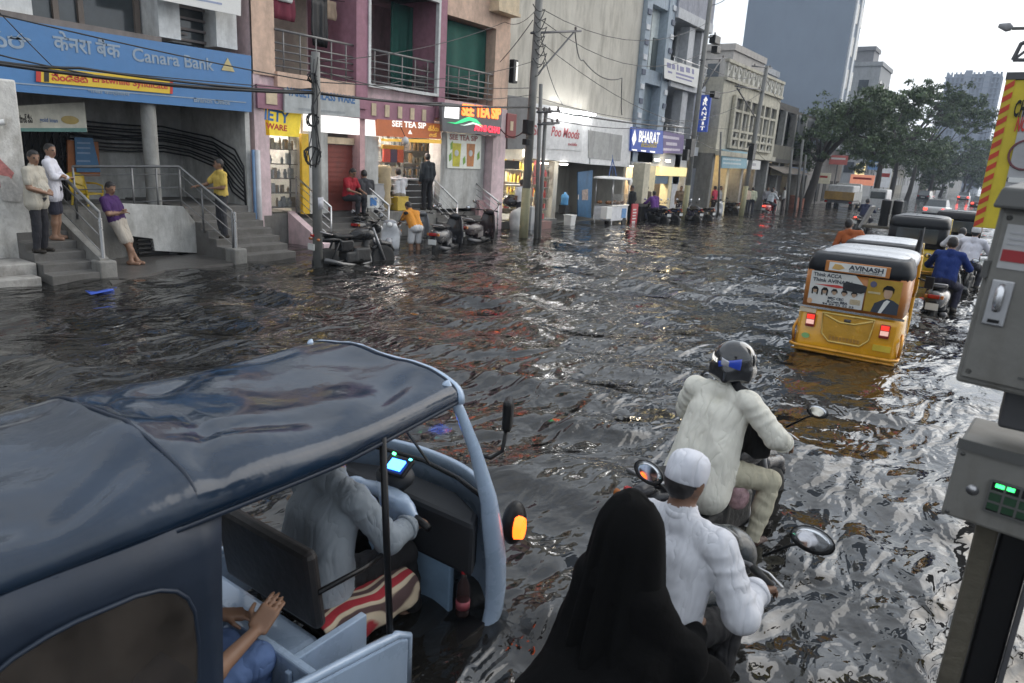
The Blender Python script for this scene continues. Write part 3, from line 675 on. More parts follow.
# tea shop: orange header
ts=thing('shop_sign','orange brown tea shop header over the open serving hatch','sign',(-15.0,15.7,2.8)); O=ts.location
part('board',lambda m:quad_on(m,-14.98,[(375,119),(439,124),(439,139),(376,136)],.08),M('tea_orange',(.38,.1,.035),.5,emit=(.8,.25,.08,.1)),ts)
lw=M('letter_white',(.8,.78,.74),.5,emit=(1,.97,.9,.35)); ly=M('letter_amber',(.7,.42,.08),.5,emit=(1,.6,.1,.2))
ptext('SEE TEA SIP',-14.898,392,126.5,426,128.8,.17,lw,ts,.03); ptext('తేనీరు',-14.898,428,131,438.5,131.5,.17,ly,ts,.02); ptext('చాయ్',-14.898,429,136.5,437,137,.12,ly,ts,.02)
part('cup_logo',lambda m:m.prism([(-.09,0),(.09,0),(0,.12)],0,.005,FT(-14.898,*F_(410,134,-14.898))),lw,ts)
part('rim',lambda m:quad_on(m,-14.95,[(381,138.5),(439,139.5),(439,143.5),(381,141)],.1),M('tea_yellow',(.68,.4,.05),.5,emit=(1,.6,.1,.2)),ts)
# counter
cn=thing('shop_counter','black tea shop counter under the orange header','counter',(-15.5,15.6,.75)); O=cn.location
part('front',lambda m:m.box(-15.75,-15.45,14.5,17.0,.75,1.6),M('counter_black',(.035,.033,.033),.35),cn); part('top',lambda m:m.box(-15.85,-15.4,14.45,17.0,1.6,1.66),steel,cn)
part('rack',lambda m:[m.box(-15.6,-15.57,14.6+.24*i,14.64+.24*i,1.66,1.98) for i in range(10)]+[m.box(-15.61,-15.56,14.5,17.0,1.95,2.0)],dsteel,cn)
def box_goods(name,lab,cat,loc,d,col,lid=None,rot=0):
    o=thing(name,lab,cat,loc,rotz=rot); m=MB(); m.box(-d[0]/2,d[0]/2,-d[1]/2,d[1]/2,0,d[2]); m.build('body',M('box_%.2f_%.2f_%.2f'%col,col,.55,stain=.2),o,bev=.015)
    m=MB(); m.box(-d[0]/2-.01,d[0]/2+.01,-d[1]/2-.01,d[1]/2+.01,d[2],d[2]+.03); m.build('lid',M('box_%.2f_%.2f_%.2f'%(lid or col),lid or col,.5),o,bev=.008); return o
box_goods('steel_urn','pale boxy urn on the tea shop counter','urn',(-15.62,15.55,1.66),(.25,.5,.3),(.5,.47,.38))
hp=thing('packet_display','bunch of red and orange snack packets hung in the tea shop','packets',(-15.7,15.4,2.15)); O=hp.location
for i,(c,yy) in enumerate((((.5,.06,.03),15.15),((.06,.04,.1),15.45),((.55,.1,.03),15.7))): part('packet_strip',lambda m:m.box(-15.72,-15.66,yy,yy+.27,2.12,2.5),M('pk%d'%i,c,.35,var=.3,scale=14),hp)
part('hanger',lambda m:m.box(-15.71,-15.67,15.1,16.0,2.5,2.62),M('pk_y',(.6,.4,.04),.4),hp)
lb=thing('hanging_lamp','round grey lamp hanging before the tea shop header','lamp',(-14.7,15.05,2.75)); m=MB(); m.lathe([(.001,-.11),(.08,-.08),(.11,0),(.08,.08),(.02,.12)],14); m.build('globe',M('globe',(.6,.6,.6),.3),lb,1); m=MB(); m.tube([(0,0,.1),(-.3,0,.55)],.012,6); m.build('arm',black,lb)
# LED fascia of the tea shop
lf=thing('shop_sign','dark fascia with glowing tea shop lettering and green swoosh','sign',(-14.7,18.2,3.0)); O=lf.location
part('board',lambda m:quad_on(m,-14.72,[(439,102),(500,109),(498,136),(440,131)],.1),M('fascia_grey',(.14,.14,.15),.5),lf)
part('light_panel',lambda m:quad_on(m,-14.617,[(445,104.5),(459,106),(458.5,119),(444,117.5)],.02),M('panel_white',(.85,.85,.83),.5,emit=(1,1,.98,.5)),lf)
ledo=M('led_orange',(.5,.08,.02),.4,emit=(1,.17,.03,1.7)); ledr=M('led_red',(.5,.02,.03),.4,emit=(1,.03,.06,1.3))
ptext('SEE TEA SIP',-14.617,461.5,115.5,500,119.5,.36,ledo,lf,.035,ext=.03); ptext('APNI CHAI',-14.617,474,130.5,499,133.5,.2,ledr,lf,.03,ext=.02)
sw=[(0,.02),(.5,.04),(.9,.16),(1.3,.26),(1.8,.2),(2.2,.02),(2.25,.0),(1.85,.1),(1.35,.15),(.9,.06),(.5,0)]
part('swoosh',lambda m:m.prism([(x*.78,y) for x,y in sw],0,.02,FT(-14.617,*F_(447,123,-14.617))),M('swoosh_green',(.02,.4,.14),.4,emit=(.05,.9,.3,.5)),lf)
part('swoosh',lambda m:m.prism([(x*.5+.55,y*.5-.02) for x,y in sw],.021,.03,FT(-14.617,*F_(447,123,-14.617))),M('swoosh_white',(.7,.8,.72),.4,emit=(.8,1,.9,.4)),lf)
# poster
po=thing('drinks_poster','white poster of two drinks cups on the wall beside the tea shop','poster',(-15.0,17.9,1.9)); O=po.location
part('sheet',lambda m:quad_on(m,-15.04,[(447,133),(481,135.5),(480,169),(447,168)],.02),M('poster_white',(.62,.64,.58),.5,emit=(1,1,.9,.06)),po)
ptext('SEE TEA SIP',-15.018,449.5,139.5,477.5,141.5,.17,M('poster_red',(.35,.1,.09),.5),po,.03)
for px,c in ((456,(.55,.5,.03)),(470,(.5,.2,.06))):
    yy,zz=F_(px,166.5,-15.018); cp=part('cup_print',lambda m:m.prism([(-.17,0),(.17,0),(.22,.72),(-.22,.72)],0,.004,FT(-15.018,yy,zz)),M('cup_%.1f'%c[0]+str(px),c,.5,var=.3,scale=5),po)
    part('cup_badge',lambda m:m.lathe([(.001,.004),(.1,.005),(.1,.008),(.001,.009)],14,FT(-15.018,yy,zz+.42)),wht2,cp)
part('leaf_print',lambda m:[m.prism([(0,0),(.12,.08),(.1,.3),(-.02,.2)],0,.003,FT(-15.018,F_(px,165,-15.018)[0],F_(px,165,-15.018)[1]+dz)) for px,dz in ((449,.1),(463,0),(477,.15),(450,.45))],M('leaf_print',(.2,.4,.06),.5),po)
# railings of the terrace (silver)
def vv(x,y,z): return Vector((x,y,z))
for lab,pts,ps in (('steel stair railing left of the first terrace flight',[vv(-15.3,11.72,.75),vv(-13.95,11.72,.1)],None),
    ('long steel railing between the two terrace flights',[vv(-13.95,13.7,.1),vv(-15.2,13.7,.75),vv(-15.1,16.75,.75),vv(-14.1,16.75,.1)],None),
    ('steel stair railing right of the second terrace flight beside the poster',[vv(-15.3,18.85,.75),vv(-14.1,18.85,.1)],None)):
    railing('terrace_railing',lab,'terrace railings',pts,h=.92,bars=4)
bs=thing('small_blue_sign','small white notice with blue square tied to the middle railing','notice',(-14.6,13.75,.9)); a=MB(); a.box(-.02,0,-.22,.22,0,.35); a.build('plate',wht2,bs); a=MB(); a.box(0,.006,-.12,.12,.06,.28); a.build('square',M('sign_blue2'),bs)
for i,(px,py,lab,col,d) in enumerate(((383,178,'tall pale woven basket stack beside the tea counter',(.45,.36,.22),.22),)):
    p=at(px,208,X=-15.2); o=thing('basket_stack',lab,'basket',(-15.2,p.y,.75)); m=MB(); m.lathe([(.2,0),(.24,.25),(.2,.5),(.24,.75),(.2,1.0),(.24,1.2),(.18,1.28),(.001,1.3)],14); m.build('baskets',M('wicker',(.42,.33,.2),.8,bump=.5),o,1)
box_goods('yellow_crate','yellow crate under the man in white before the tea counter','crate',(-15.15,15.3,.75),(.35,.45,.38),(.6,.42,.06))
box_goods('grey_crate','grey steel box beside the basket stack on the terrace','box',(-15.2,14.45,.75),(.35,.5,.75),(.35,.35,.36))
# hanging meter box and red sign box at the corner
rb=thing('red_sign_box','small dark red box sign with cream emblem on the pink corner','sign',(-14.75,20.2,3.1)); a=MB(); a.box(-.05,.05,-.3,.25,0,.8); a.build('box',M('box_red',(.22,.03,.03),.5),rb,bev=.02); a=MB(); a.box(.05,.06,-.12,.05,.25,.55); a.build('emblem',cream,rb)
sb=thing('wall_lamp_box','small black and white light box high on the pink corner','light box',(-14.9,20.4,4.9)); a=MB(); a.box(-.1,.1,-.15,.1,0,.75); a.build('case',black,sb,bev=.02); a=MB(); a.box(.1,.12,-.02,.06,.08,.68); a.build('tube',lw,sb)

# ---------------------------------------------------------------- grey plain building with two white sign boxes
B=thing('grey_building','plain beige grey building with blank upper wall and lit sweet shop','building',(XF,25,0)); O=B.location
y0,y1=20.2,30.2
part('wall',lambda m:(m.box(-26,-15.25,y0,y1,4.3,9.8),m.box(-26,-18.2,y0,y1,-.4,4.3),m.box(-18.2,-15.3,y1-.25,y1,-.4,4.3),m.box(-18.2,-15.3,24.0,24.3,-.4,4.3),m.box(-18.2,-15.3,y0,y0+.1,-.4,4.3)),M('beige_render',(.55,.52,.455),.9,stain=.75,stcol=(.27,.25,.21),bump=.1,var=.16,scale=.6))
part('shop_ceiling',lambda m:m.box(-18.2,-15.3,y0+.1,y1-.25,3.05,4.3),conc)
part('grey_panel',lambda m:quad_on(m,-15.24,[(503,95),(526,98),(525,149),(503,149)],.2),M('panel_grey',(.19,.19,.19),.7,stain=.4),bev=.01)
part('shop_floor',lambda m:m.box(-18.2,-15.0,y0+.1,24.0,-.4,.22),conc); part('shop_floor',lambda m:m.box(-18.2,-15.2,24.3,y1-.3,-.4,.03),conc)
part('shop_wall',lambda m:m.box(-18.2,-18.0,y0+.1,24.0,.2,3.05),tiles)
for nm,q4,lab in (('lit_sign_box',[(527,103),(584,112),(583,164),(526,158)],'big white lit sign box with red lettering under the blank wall'),('white_sign_box',[(585,114),(627,122),(624,167),(584,164)],'white framed sign box with empty grey panel right of the lit one')):
    o=thing(nm,lab,'sign',(-15,F_(q4[0][0],130)[0],2.6)); O=o.location
    part('box',lambda m:quad_on(m,-15.24,q4,.3),M('signbox_white',(.68,.68,.68),.5,stain=.25,stcol=(.4,.39,.37)),o,bev=.02)
    if nm=='lit_sign_box':
        part('panel',lambda m:quad_on(m,-14.938,[(533,118),(582,123.5),(581,151),(532,147.5)],.03),M('signpanel',(.6,.6,.6),.5,stain=.2,stcol=(.4,.4,.4)),o)
        rr=M('script_red',(.4,.06,.07),.5)
        ptext('Poo Moods',-14.905,551,136,579,139.5,.36,rr,o,.02,.2); ptext('Sri',-14.905,533,135,541,135.5,.35,rr,o,.02); ptext('mobile',-14.905,568,145.5,577,146.2,.12,rr,o)
    else:
        part('panel',lambda m:quad_on(m,-14.938,[(588,130),(622,135.5),(620,161),(588,158)],.02),M('panel_dull',(.36,.36,.35),.6,stain=.4),o)
for (px,lab) in ((568,'bright white tube light above the red lettered sign box'),(590,'bright white tube light above the plain white sign box')):
    p=at(px,112.5 if px<580 else 114,X=-14.7); lamp_mesh('sign_light',lab,p,(.08,1.3 if px<580 else .8,.07),16,grp=None,col=(1,1,1))
O=B.location
lamp_mesh('tube_light','white tube light inside the sweet shop under the lit sign box',(-16.6,22.2,3.0),(.3,2.8,.05),36)
for yy,k in ((22.7,0),(24.1,1)): lamp_mesh('down_light',('left' if k==0 else 'right')+' small white lamp under the lit sign box',(-14.95,yy,2.32),(.14,.4,.05),8)
shelf('snack_rack','wide steel shelf of jars on the back wall of the tea shop',-17.15,17.5,18.9,1.3,4,.4,9,cols=((.3,.2,.1),(.4,.35,.25),(.15,.17,.16)))
shelf('snack_rack','long rack of snack packets and jars in the sweet shop',-17.9,23.97,26.3,.5,4,.5,4,rz=-PI/2,cols=((.6,.5,.35),(.5,.15,.08),(.55,.42,.08)),depth=.5)
shelf('snack_rack','front stand of colourful packets at the sweet shop entrance',-15.5,20.75,22.0,.25,3,.42,5,cols=((.6,.55,.4),(.5,.1,.1),(.5,.42,.1)),depth=.45)
shelf('snack_rack','narrow red stand of packets left of the man in white shirt',-15.35,22.6,23.35,.22,5,.4,8,cols=((.4,.06,.05),(.3,.3,.25),(.5,.1,.1)),depth=.3)
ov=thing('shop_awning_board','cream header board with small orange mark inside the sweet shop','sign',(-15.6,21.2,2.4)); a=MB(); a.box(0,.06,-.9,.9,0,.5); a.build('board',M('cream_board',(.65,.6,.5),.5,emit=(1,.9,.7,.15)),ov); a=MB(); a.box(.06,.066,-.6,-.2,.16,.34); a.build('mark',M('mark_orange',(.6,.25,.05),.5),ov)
a=MB(); a.box(.06,.1,-.55,.7,-.35,-.05); a.build('dark_panel',dark,ov)
dp=thing('orange_poster','orange and red posters at the sweet shop wall behind the poles','poster',(-15.6,22.6,1.7)); a=MB(); a.box(0,.02,-.25,.25,0,.6); a.build('sheet',M('poster_orange',(.6,.2,.04),.5),dp); a=MB(); a.box(0,.02,.4,.9,-.2,.7); a.build('sheet',M('poster_red2',(.5,.12,.12),.5,var=.4),dp)
# blue door in the dark recess
bd=thing('blue_door','open blue steel door with small poster in the dark recess','door',(-15.4,25.3,.02)); O=bd.location
part('leaf',lambda m:quad_on(m,-15.5,[(577,172),(592,170),(590,218),(577,216)],.05),M('door_blue',(.07,.2,.38),.5,stain=.4),bd,bev=.01)
part('poster',lambda m:[quad_on(m,-15.44,q,.004) for q in ([(582,190),(588,189),(588,200),(582,200)],)],M('door_poster',(.5,.4,.35),.5,var=.5,scale=12),bd)
part('handle',lambda m:m.box(-15.45,-15.4,26.2,26.25,.9,1.1),steel,bd)
# ---------------------------------------------------------------- blue grey building, jeweller's sign
B=thing('blue_building','blue grey building with checked window tower, balconies and jeweller shops','building',(XF,34,0)); O=B.location
blu=M('blue_grey_paint',(.36,.42,.48),.8,stain=.35,stcol=(.12,.15,.18)); lgt=M('light_grey_slab',(.52,.53,.55),.8,stain=.35,stcol=(.18,.18,.2))
y0,y1=30.25,38.0
part('rear_wall',lambda m:m.box(-27,-17.2,y0,y1,-.4,11.4),lgt); part('side_wall',lambda m:(m.box(-17.2,-15.3,y1-.3,y1-.01,-.4,11.4)),lgt)
ya,yb=30.25,33.2
part('tower',lambda m:(m.box(-17.2,-15.05,ya,30.75,2.6,11.6),m.box(-17.2,-15.05,32.5,yb,2.6,11.6),m.box(-17.2,-15.1,30.75,32.5,6.1,6.7),m.box(-17.2,-15.1,30.75,32.5,9.4,11.6),m.box(-17.2,-15.1,30.75,32.5,2.6,3.95)),blu)
for i in range(13):
    for y in (ya+.02,yb-.36): part('quoin',lambda m:m.box(-15.05,-15.0,y,y+.34,3.3+.62*i,3.52+.62*i),M('quoin_dark',(.1,.12,.17),.7) if (i%2) else M('quoin_pale',(.6,.62,.65),.7))
part('window',lambda m:m.box(-15.6,-15.5,30.75,32.5,3.95,6.1),M('blue_blind',(.17,.22,.25),.4)); w=part('window',lambda m:m.box(-15.6,-15.5,30.75,32.5,6.7,9.4),M('reflection_white_glass',(.75,.8,.78),.15,spec=.8))  # upper pane: a bright reflection is put into its base colour
part('mullion',lambda m:(m.box(-15.5,-15.44,32.0,32.5,6.7,8.2),m.box(-15.5,-15.44,31.55,31.62,6.7,9.4)),M('mullion_dark',(.1,.12,.12),.5),w)
for z,nm in ((3.45,'floor_slab'),(6.55,'floor_slab'),(9.6,'floor_slab')): part(nm,lambda m:m.box(-17.2,-14.9,yb+.01,y1-.31,z-.35,z+.1),lgt)
part('parapet',lambda m:m.box(-15.4,-14.95,yb+.01,y1-.31,9.7,10.9),M('parapet_grey',(.3,.31,.36),.8,stain=.4))
for yy in (35.2,36.8): part('column',lambda m:m.box(-15.6,-15.1,yy,yy+.7,-.4,9.2),lgt)
part('back_panel',lambda m:(m.box(-17.2,-17.0,33.6,35.2,3.6,6.2),m.box(-17.2,-17.0,33.6,35.2,6.7,9.2)),M('panel_brownish',(.2,.19,.18),.8)); part('bright_panel',lambda m:m.box(-16.2,-16.1,36.0,37.8,6.7,9.2),M('pale_panel',(.6,.62,.62),.6,stain=.3))
for z in (3.55,6.65):
    rl=part('balcony_railing',lambda m:[m.tube([(-14.95,yb,z+h),(-14.95,y1-.3,z+h)],.025,6) for h in (.3,.6,.9)],steel,smooth=1)
    for i in range(5): part('upright',lambda m:m.tube([(-14.95,yb+.2+i*.98,z),(-14.95,yb+.2+i*1.05,z+.9)],.02,6),steel,rl)
part('shop_lintel',lambda m:m.box(-17.2,-15.1,ya,y1-.31,2.45,3.1),lgt)
lit=M('lit_cream_wall',(.7,.62,.42),.7,stain=.15)
part('shop_wall',lambda m:m.box(-15.5,-15.05,31.6,32.9,-.1,2.45),lit); part('shop_wall',lambda m:m.box(-15.5,-15.05,34.6,35.0,-.1,2.45),lit)
part('shop_wall',lambda m:m.box(-15.5,-15.1,36.9,38.2,-.1,2.45),M('grey_shutter',(.26,.27,.29),.6)); part('shop_header',lambda m:m.box(-15.3,-15.0,33.2,37.0,2.0,2.45),M('cream_lit',(.75,.62,.33),.6,emit=(1,.8,.35,.35)))
part('blue_lintel',lambda m:m.box(-15.35,-15.1,33.1,36.0,1.6,2.0),M('lintel_blue',(.08,.14,.22),.6)); part('shop_back',lambda m:m.box(-17.2,-16.6,ya,y1-.31,-.3,2.45),M('shop_brown',(.25,.2,.15),.7,var=.4,scale=3)); part('shop_upper_wall',lambda m:m.box(-16.4,-15.3,ya,31.6,2.4,2.62),lgt)
lamp_mesh('tube_light','tube light added inside the jeweller shops to brighten them',(-16,33.5,2.4),(.2,4,.05),30,col=(1,.85,.6))  # added lamp that lifts the black shop interior
for i,(px,py) in enumerate(((657,160),(668,161))): lamp_mesh('spot_lamp','warm white shop lamp '+('left' if i==0 else 'right')+' of the pair under the jeweller boards',at(px,py,X=-14.7),(.16,.22,.08),12,col=(1,.85,.55))
jb=thing('jeweller_sign','blue signboard with white capital letters and yellow line','sign',(-15,31,2.7)); O=jb.location
part('board',lambda m:quad_on(m,-15.0,[(629,127),(660,131),(660,154),(628,150.5)],.16),M('jewel_blue',(.03,.07,.28),.5,emit=(.05,.1,.5,.15)),jb)
ptext('BHARAT',-14.835,638.5,142,659,143.5,.5,lw,jb,.025); ptext('జ్యువెలర్స్',-14.835,641,147,657,147.8,.26,M('letter_yellow',(.6,.45,.03),.5),jb,.02)
part('diamond',lambda m:m.prism([(0,-.3),(.22,0),(0,.42),(-.22,0)],0,.01,FT(-14.835,*F_(634,139,-14.835))),lw,jb)
part('base_line',lambda m:[quad_on(m,-14.835,[(x,149+.1*(x-632)),(x+5,149.5+.1*(x-632)),(x+5,151+.1*(x-632)),(x,150.4+.1*(x-632))],.004) for x in (632,641,650)],lw,jb)
j2=thing('purple_sign','purple signboard with pale lines right of the blue jeweller board','sign',(-15,34.5,2.7)); O=j2.location
part('board',lambda m:quad_on(m,-15.0,[(661,131),(682,135),(681,153.5),(661,153)],.12),M('sign_purple',(.14,.1,.24),.5),j2)
part('print',lambda m:[quad_on(m,-14.875,q,.004) for q in ([(662,135),(679,137.5),(679,140),(662,138)],[(666,142),(677,143),(677,146),(666,145)],[(663,148),(680,149),(680,151),(663,150.5)])],M('print_pale',(.55,.5,.6),.5),j2)
wb=thing('cloth_banner','white banner with blue writing across the second balcony','banner',(-14.8,36,6.6)); O=wb.location
part('cloth',lambda m:quad_on(m,-14.8,[(664,58),(699,69),(697,88),(664,78)],.02),white,wb)
part('print',lambda m:[quad_on(m,-14.778,[(x,y+.3*(x-666)),(x+w,y+.3*(x-666+w)),(x+w,y+h+.3*(x-666+w)),(x,y+h+.3*(x-666))],.004) for x,y,w,h in ((667,62,4,5),(672,62,3,5),(677,61,1.5,6),(680,62,4,5),(686,61,4,5),(692,61,2,5),(676,69,18,2),(668,70,4,2),(676,73,16,1.5))],M('print_indigo',(.16,.16,.33),.5),wb)
RY=37.2; q0=at(696.5,95,Y=RY); q1=at(708,132,Y=RY)
rj=thing('projecting_sign','tall narrow blue sign with vertical white letters sticking out over the street','sign',(q0.x+.25,RY,q1.z)); O=rj.location
part('board',lambda m:m.box(-14.9,-14.9+.52,RY,RY+.15,q1.z,q0.z),M('jewel_blue'),rj)
hh=(q0.z-q1.z)
for i,c in enumerate('RANJIT'): text(c,.1 if c=='I' else .26,hh*.1,FB(-14.64-(.05 if c=='I' else .13)-O.x,-.003,hh*(.72-.135*i)),lw,rj,bold=.02)
part('diamond',lambda m:m.prism([(0,-.12),(.12,0),(0,.18),(-.12,0)],0,.01,FB(-14.64,RY-.001,q0.z-.25)),lw,rj)
# white pillars before the jeweller shops
ob=thing('square_pillar','cream square pillar standing before the dark recess beside the cart','pillar',(-14.6,30.35,0)); m=MB(); m.box(-.3,.3,-.3,.3,.75,2.55); m.build('shaft',M('cream_lit_pillar',(.6,.55,.42),.7,stain=.2),ob,bev=.02); m=MB(); m.box(-.4,.4,-.4,.4,.62,.75); m.build('base',conc,ob); m=MB(); m.box(-.3,.3,-.3,.3,-.35,.62); m.build('plinth',dark,ob)
# ---------------------------------------------------------------- old cream building with lattice window
XD=-14.1
B=thing('cream_building','old cream building with lattice parapet and tall slatted window','building',(XD,46,0)); O=B.location
crm=M('old_cream',(.52,.49,.4),.9,stain=.6,stcol=(.17,.155,.13),bump=.2)
y0,y1=38.15,48.7
part('wall',lambda m:(m.box(-26,XD-.02,y0,y1,3.3,7.2),m.box(-26,XD-2.2,y0,y1,-.4,3.3)),crm)
part('band',lambda m:(m.box(XD-.02,XD+.12,y0,y1,7.05,7.2),m.box(XD-.02,XD+.2,y0,y1,3.2,3.45),m.box(XD-.12,XD+.12,y0,y1,7.95,8.1)),crm)
part('parapet',lambda m:[m.box(XD-.1,XD+.06,y0+.1+.86*i,y0+.24+.86*i,7.2,7.95) for i in range(13)]+[m.tube([(XD,y0+.24+.86*i,7.22),(XD,y0+.94+.86*i,7.93)],.06,4) for i in range(12)]+[m.tube([(XD,y0+.94+.86*i,7.22),(XD,y0+.24+.86*i,7.93)],.06,4) for i in range(12)],M('parapet_pale',(.6,.58,.52),.85,stain=.4))
wy0,wy1=39.8,47.6
w=part('window',lambda m:m.box(XD-.02,XD+.02,wy0,wy1,3.75,6.35),M('lattice_dark',(.06,.06,.055),.5))
part('window_frame',lambda m:[m.box(XD+.02,XD+.2,wy0+i*(wy1-wy0)/6-.11,wy0+i*(wy1-wy0)/6+.11,3.65,6.45) for i in range(7)]+[m.box(XD+.02,XD+.18,wy0,wy1,z,z+.13) for z in (3.65,4.12,4.55,5.6,6.32)],crm,w)
for i in range(12): part('lattice',lambda m:[m.tube([(XD+.08,wy0+.16+.65*i+(j%2)*.33,3.78+.37*(j//2)),(XD+.08,wy0+.49+.65*i-(j%2)*.33,4.16+.37*(j//2))],.05,4) for j in range(4)],M('parapet_pale'),w)
for i in range(12): part('fin',lambda m:m.box(XD+.02,XD+.12,wy0+.3+i*(wy1-wy0)/12,wy0+.38+i*(wy1-wy0)/12,4.68,5.6),M('parapet_pale'),w)
part('shop_recess',lambda m:m.box(XD-2.2,XD-2.0,y0+.1,y1,-.4,3.3),dark); 
for i in range(5): part('shop_pier',lambda m:m.box(XD-1.6,XD-.1,y0+.02+i*2.5,y0+.35+i*2.5,-.4,3.3),[conc,lit,gryp,conc,gryp][i])
cs=thing('shop_sign','pale blue shop board under the old cream building','sign',(XD,42,2.3)); O=cs.location
part('board',lambda m:quad_on(m,XD,[(720,149),(745,152),(744,168.5),(719,168)],.15),M('pale_blue_sign',(.2,.38,.46),.5),cs); part('print',lambda m:[quad_on(m,XD+.153,[(723,y),(741,y+1.5),(741,y+3),(723,y+1.8)],.004) for y in (153,158,162)],M('print_white',(.5,.6,.62),.5),cs)
cs=thing('shop_sign','small white shop board beside the pale blue one','sign',(XD,46,2.3)); O=cs.location
part('board',lambda m:quad_on(m,XD,[(745,158),(759,161),(758,169.5),(745,169)],.12),white,cs); part('print',lambda m:quad_on(m,XD+.123,[(748,162),(756,163.5),(756,166),(748,165.5)],.004),M('print_grey',(.4,.4,.42)),cs)
for k,yy in enumerate((39.6,42.2,45.0)): lamp_mesh('shop_lamp','warm lamp glowing in a shop bay of the cream building, '+('nearest','middle','farthest')[k]+' of three',(XD-1.2,yy,2.7),(.12,.5,.12),30,col=(1,.75,.45))
# ---------------------------------------------------------------- farther buildings along the left side
def block(name,lab,x0,x1,y0,y1,z1,mat,wins=None,cat='building',parapet=True,wx=None):
    o=thing(name,lab,cat,((x0+x1)/2,(y0+y1)/2,-.4)); L=o.location
    m=MB(L); m.box(x0,x1,y0,y1,-.4,z1); m.build('wall',mat,o)
    if parapet: m=MB(L); m.box(x0-.15,x1+.15,y0-.15,y1+.15,z1,z1+.5); m.build('parapet',mat,o)
    if wins:
        nz,ny,wd,h,wm,z0=wins
        for side in (0,1):
            for i in range(nz):
                zz=z0+(z1-z0-.5)*i/nz
                span=(y1-y0) if side==0 else (x1-x0)
                n=ny if side==0 else max(2,int(ny*span/(y1-y0)))
                for j in range(n):
                    c=span*(j+.5)/n
                    m=MB(L)
                    if side==0: m.box(x1-.02,x1+.04,y0+c-wd/2,y0+c+wd/2,zz,zz+h)
                    else: m.box(x0+c-wd/2,x0+c+wd/2,y0-.04,y0+.02,zz,zz+h)
                    f=m.build('window',wm,o)
    return o
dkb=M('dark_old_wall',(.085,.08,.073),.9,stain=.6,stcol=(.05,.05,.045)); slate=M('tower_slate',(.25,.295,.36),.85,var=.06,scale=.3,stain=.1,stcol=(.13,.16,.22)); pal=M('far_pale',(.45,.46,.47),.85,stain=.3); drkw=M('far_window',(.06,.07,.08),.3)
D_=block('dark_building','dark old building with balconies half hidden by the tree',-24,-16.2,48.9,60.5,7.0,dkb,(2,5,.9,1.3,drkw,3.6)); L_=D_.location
def dpart(name,fn,mat,**k): m=MB(L_); fn(m); return m.build(name,mat,D_,**k)
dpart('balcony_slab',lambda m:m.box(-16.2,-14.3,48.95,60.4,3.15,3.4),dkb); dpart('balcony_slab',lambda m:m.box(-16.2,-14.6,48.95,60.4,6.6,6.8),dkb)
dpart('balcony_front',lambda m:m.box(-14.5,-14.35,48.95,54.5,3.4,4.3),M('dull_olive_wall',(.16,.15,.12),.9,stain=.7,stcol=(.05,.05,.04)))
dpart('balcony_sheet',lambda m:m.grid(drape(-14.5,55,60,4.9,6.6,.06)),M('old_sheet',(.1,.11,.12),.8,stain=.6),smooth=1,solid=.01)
for i in range(5): dpart('column',lambda m:m.box(-14.9,-14.5,49+2.75*i,49.35+2.75*i,-.4 if i else -.4,6.6),[conc,gryp][i%2])
dpart('awning',lambda m:m.add([(-14.5,49,2.9),(-13.3,49,2.45),(-13.3,56,2.45),(-14.5,56,2.9)],[(0,1,2,3)]),M('awning_rust',(.2,.17,.14),.8,stain=.7),solid=.03)
dpart('shop_header',lambda m:m.box(-14.5,-14.4,50,54,2.3,2.85),M('header_cream',(.42,.38,.22),.6,stain=.4)); dpart('shop_header',lambda m:m.box(-14.5,-14.4,55,59.5,2.4,2.95),M('header_blue',(.14,.2,.3),.6,stain=.4))
lamp_mesh('shop_lamp','warm lamp in the dark old building behind the short grey poles',(-15.6,52.5,2.8),(.12,.8,.1),22,col=(1,.8,.5))
for k,(y,w,c) in enumerate(((50.6,1.2,(.35,.33,.3)),(53.0,1.5,(.12,.1,.09)),(56.4,1.3,(.3,.12,.08)))):
    g=thing('goods_stack',('pale','dark','reddish')[k]+' stack of goods before the dark old building','goods',(-14.2,y,-.35)); m=MB(); rg=random.Random(k)
    for i in range(7): xx,yy=rg.uniform(-.3,.3),rg.uniform(-w/2,w/2); hh=rg.uniform(.5,1.5); m.box(xx-.2,xx+.2,yy-.25,yy+.25,0,hh)
    m.build('boxes',M('goods_stack_%d'%k,c,.7,var=.5,scale=2),g,bev=.02)
o=block('low_shop','low grey shop row beneath the trees beyond the dark building',-24,-15.2,61,76,4.2,M('shop_row',(.3,.28,.26),.85,stain=.5),(1,6,1.2,1.8,dark,.2))
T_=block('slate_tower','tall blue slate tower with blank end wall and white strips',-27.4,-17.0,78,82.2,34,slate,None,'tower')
for k in range(2):
    m=MB(T_.location); m.box(-17.0,-16.85,78.3+2.1*k,79.0+2.1*k,3,33); m.build('facade_strip',M('strip_white',(.7,.72,.74),.7),T_)
    for i in range(9): m=MB(T_.location); m.box(-17.0,-16.94,79.1+2.0*k,80.2+2.0*k,5+3*i,6.8+3*i); m.build('window',drkw,T_)
block('beige_house','beige rooftop house behind the cream building',-27,-21,58,66,11.6,M('beige_far',(.45,.42,.39),.85,stain=.3),(2,2,1,1.1,drkw,8))
block('low_rooftop_room','small pale stair room on a roof left of the slate tower',-25,-21.5,66.5,72,11.2,pal,(1,1,1.4,1,drkw,10))
xr=at(879,80,Y=104).x; zt=at(868,66,Y=104).z
block('white_block','white block with flat roof and tank behind the tree tops',xr-7,xr,104,112,zt,M('far_white',(.4,.41,.42),.85,stain=.35),(5,3,1.2,1.4,drkw,3))
block('roof_tank_room','grey water tank room on top of the white block',xr-3.5,xr-1.2,104.5,108,at(868,50,Y=104).z,M('tank_grey',(.25,.25,.26),.8),None,'roof room')
rg=random.Random(12)
yy=114
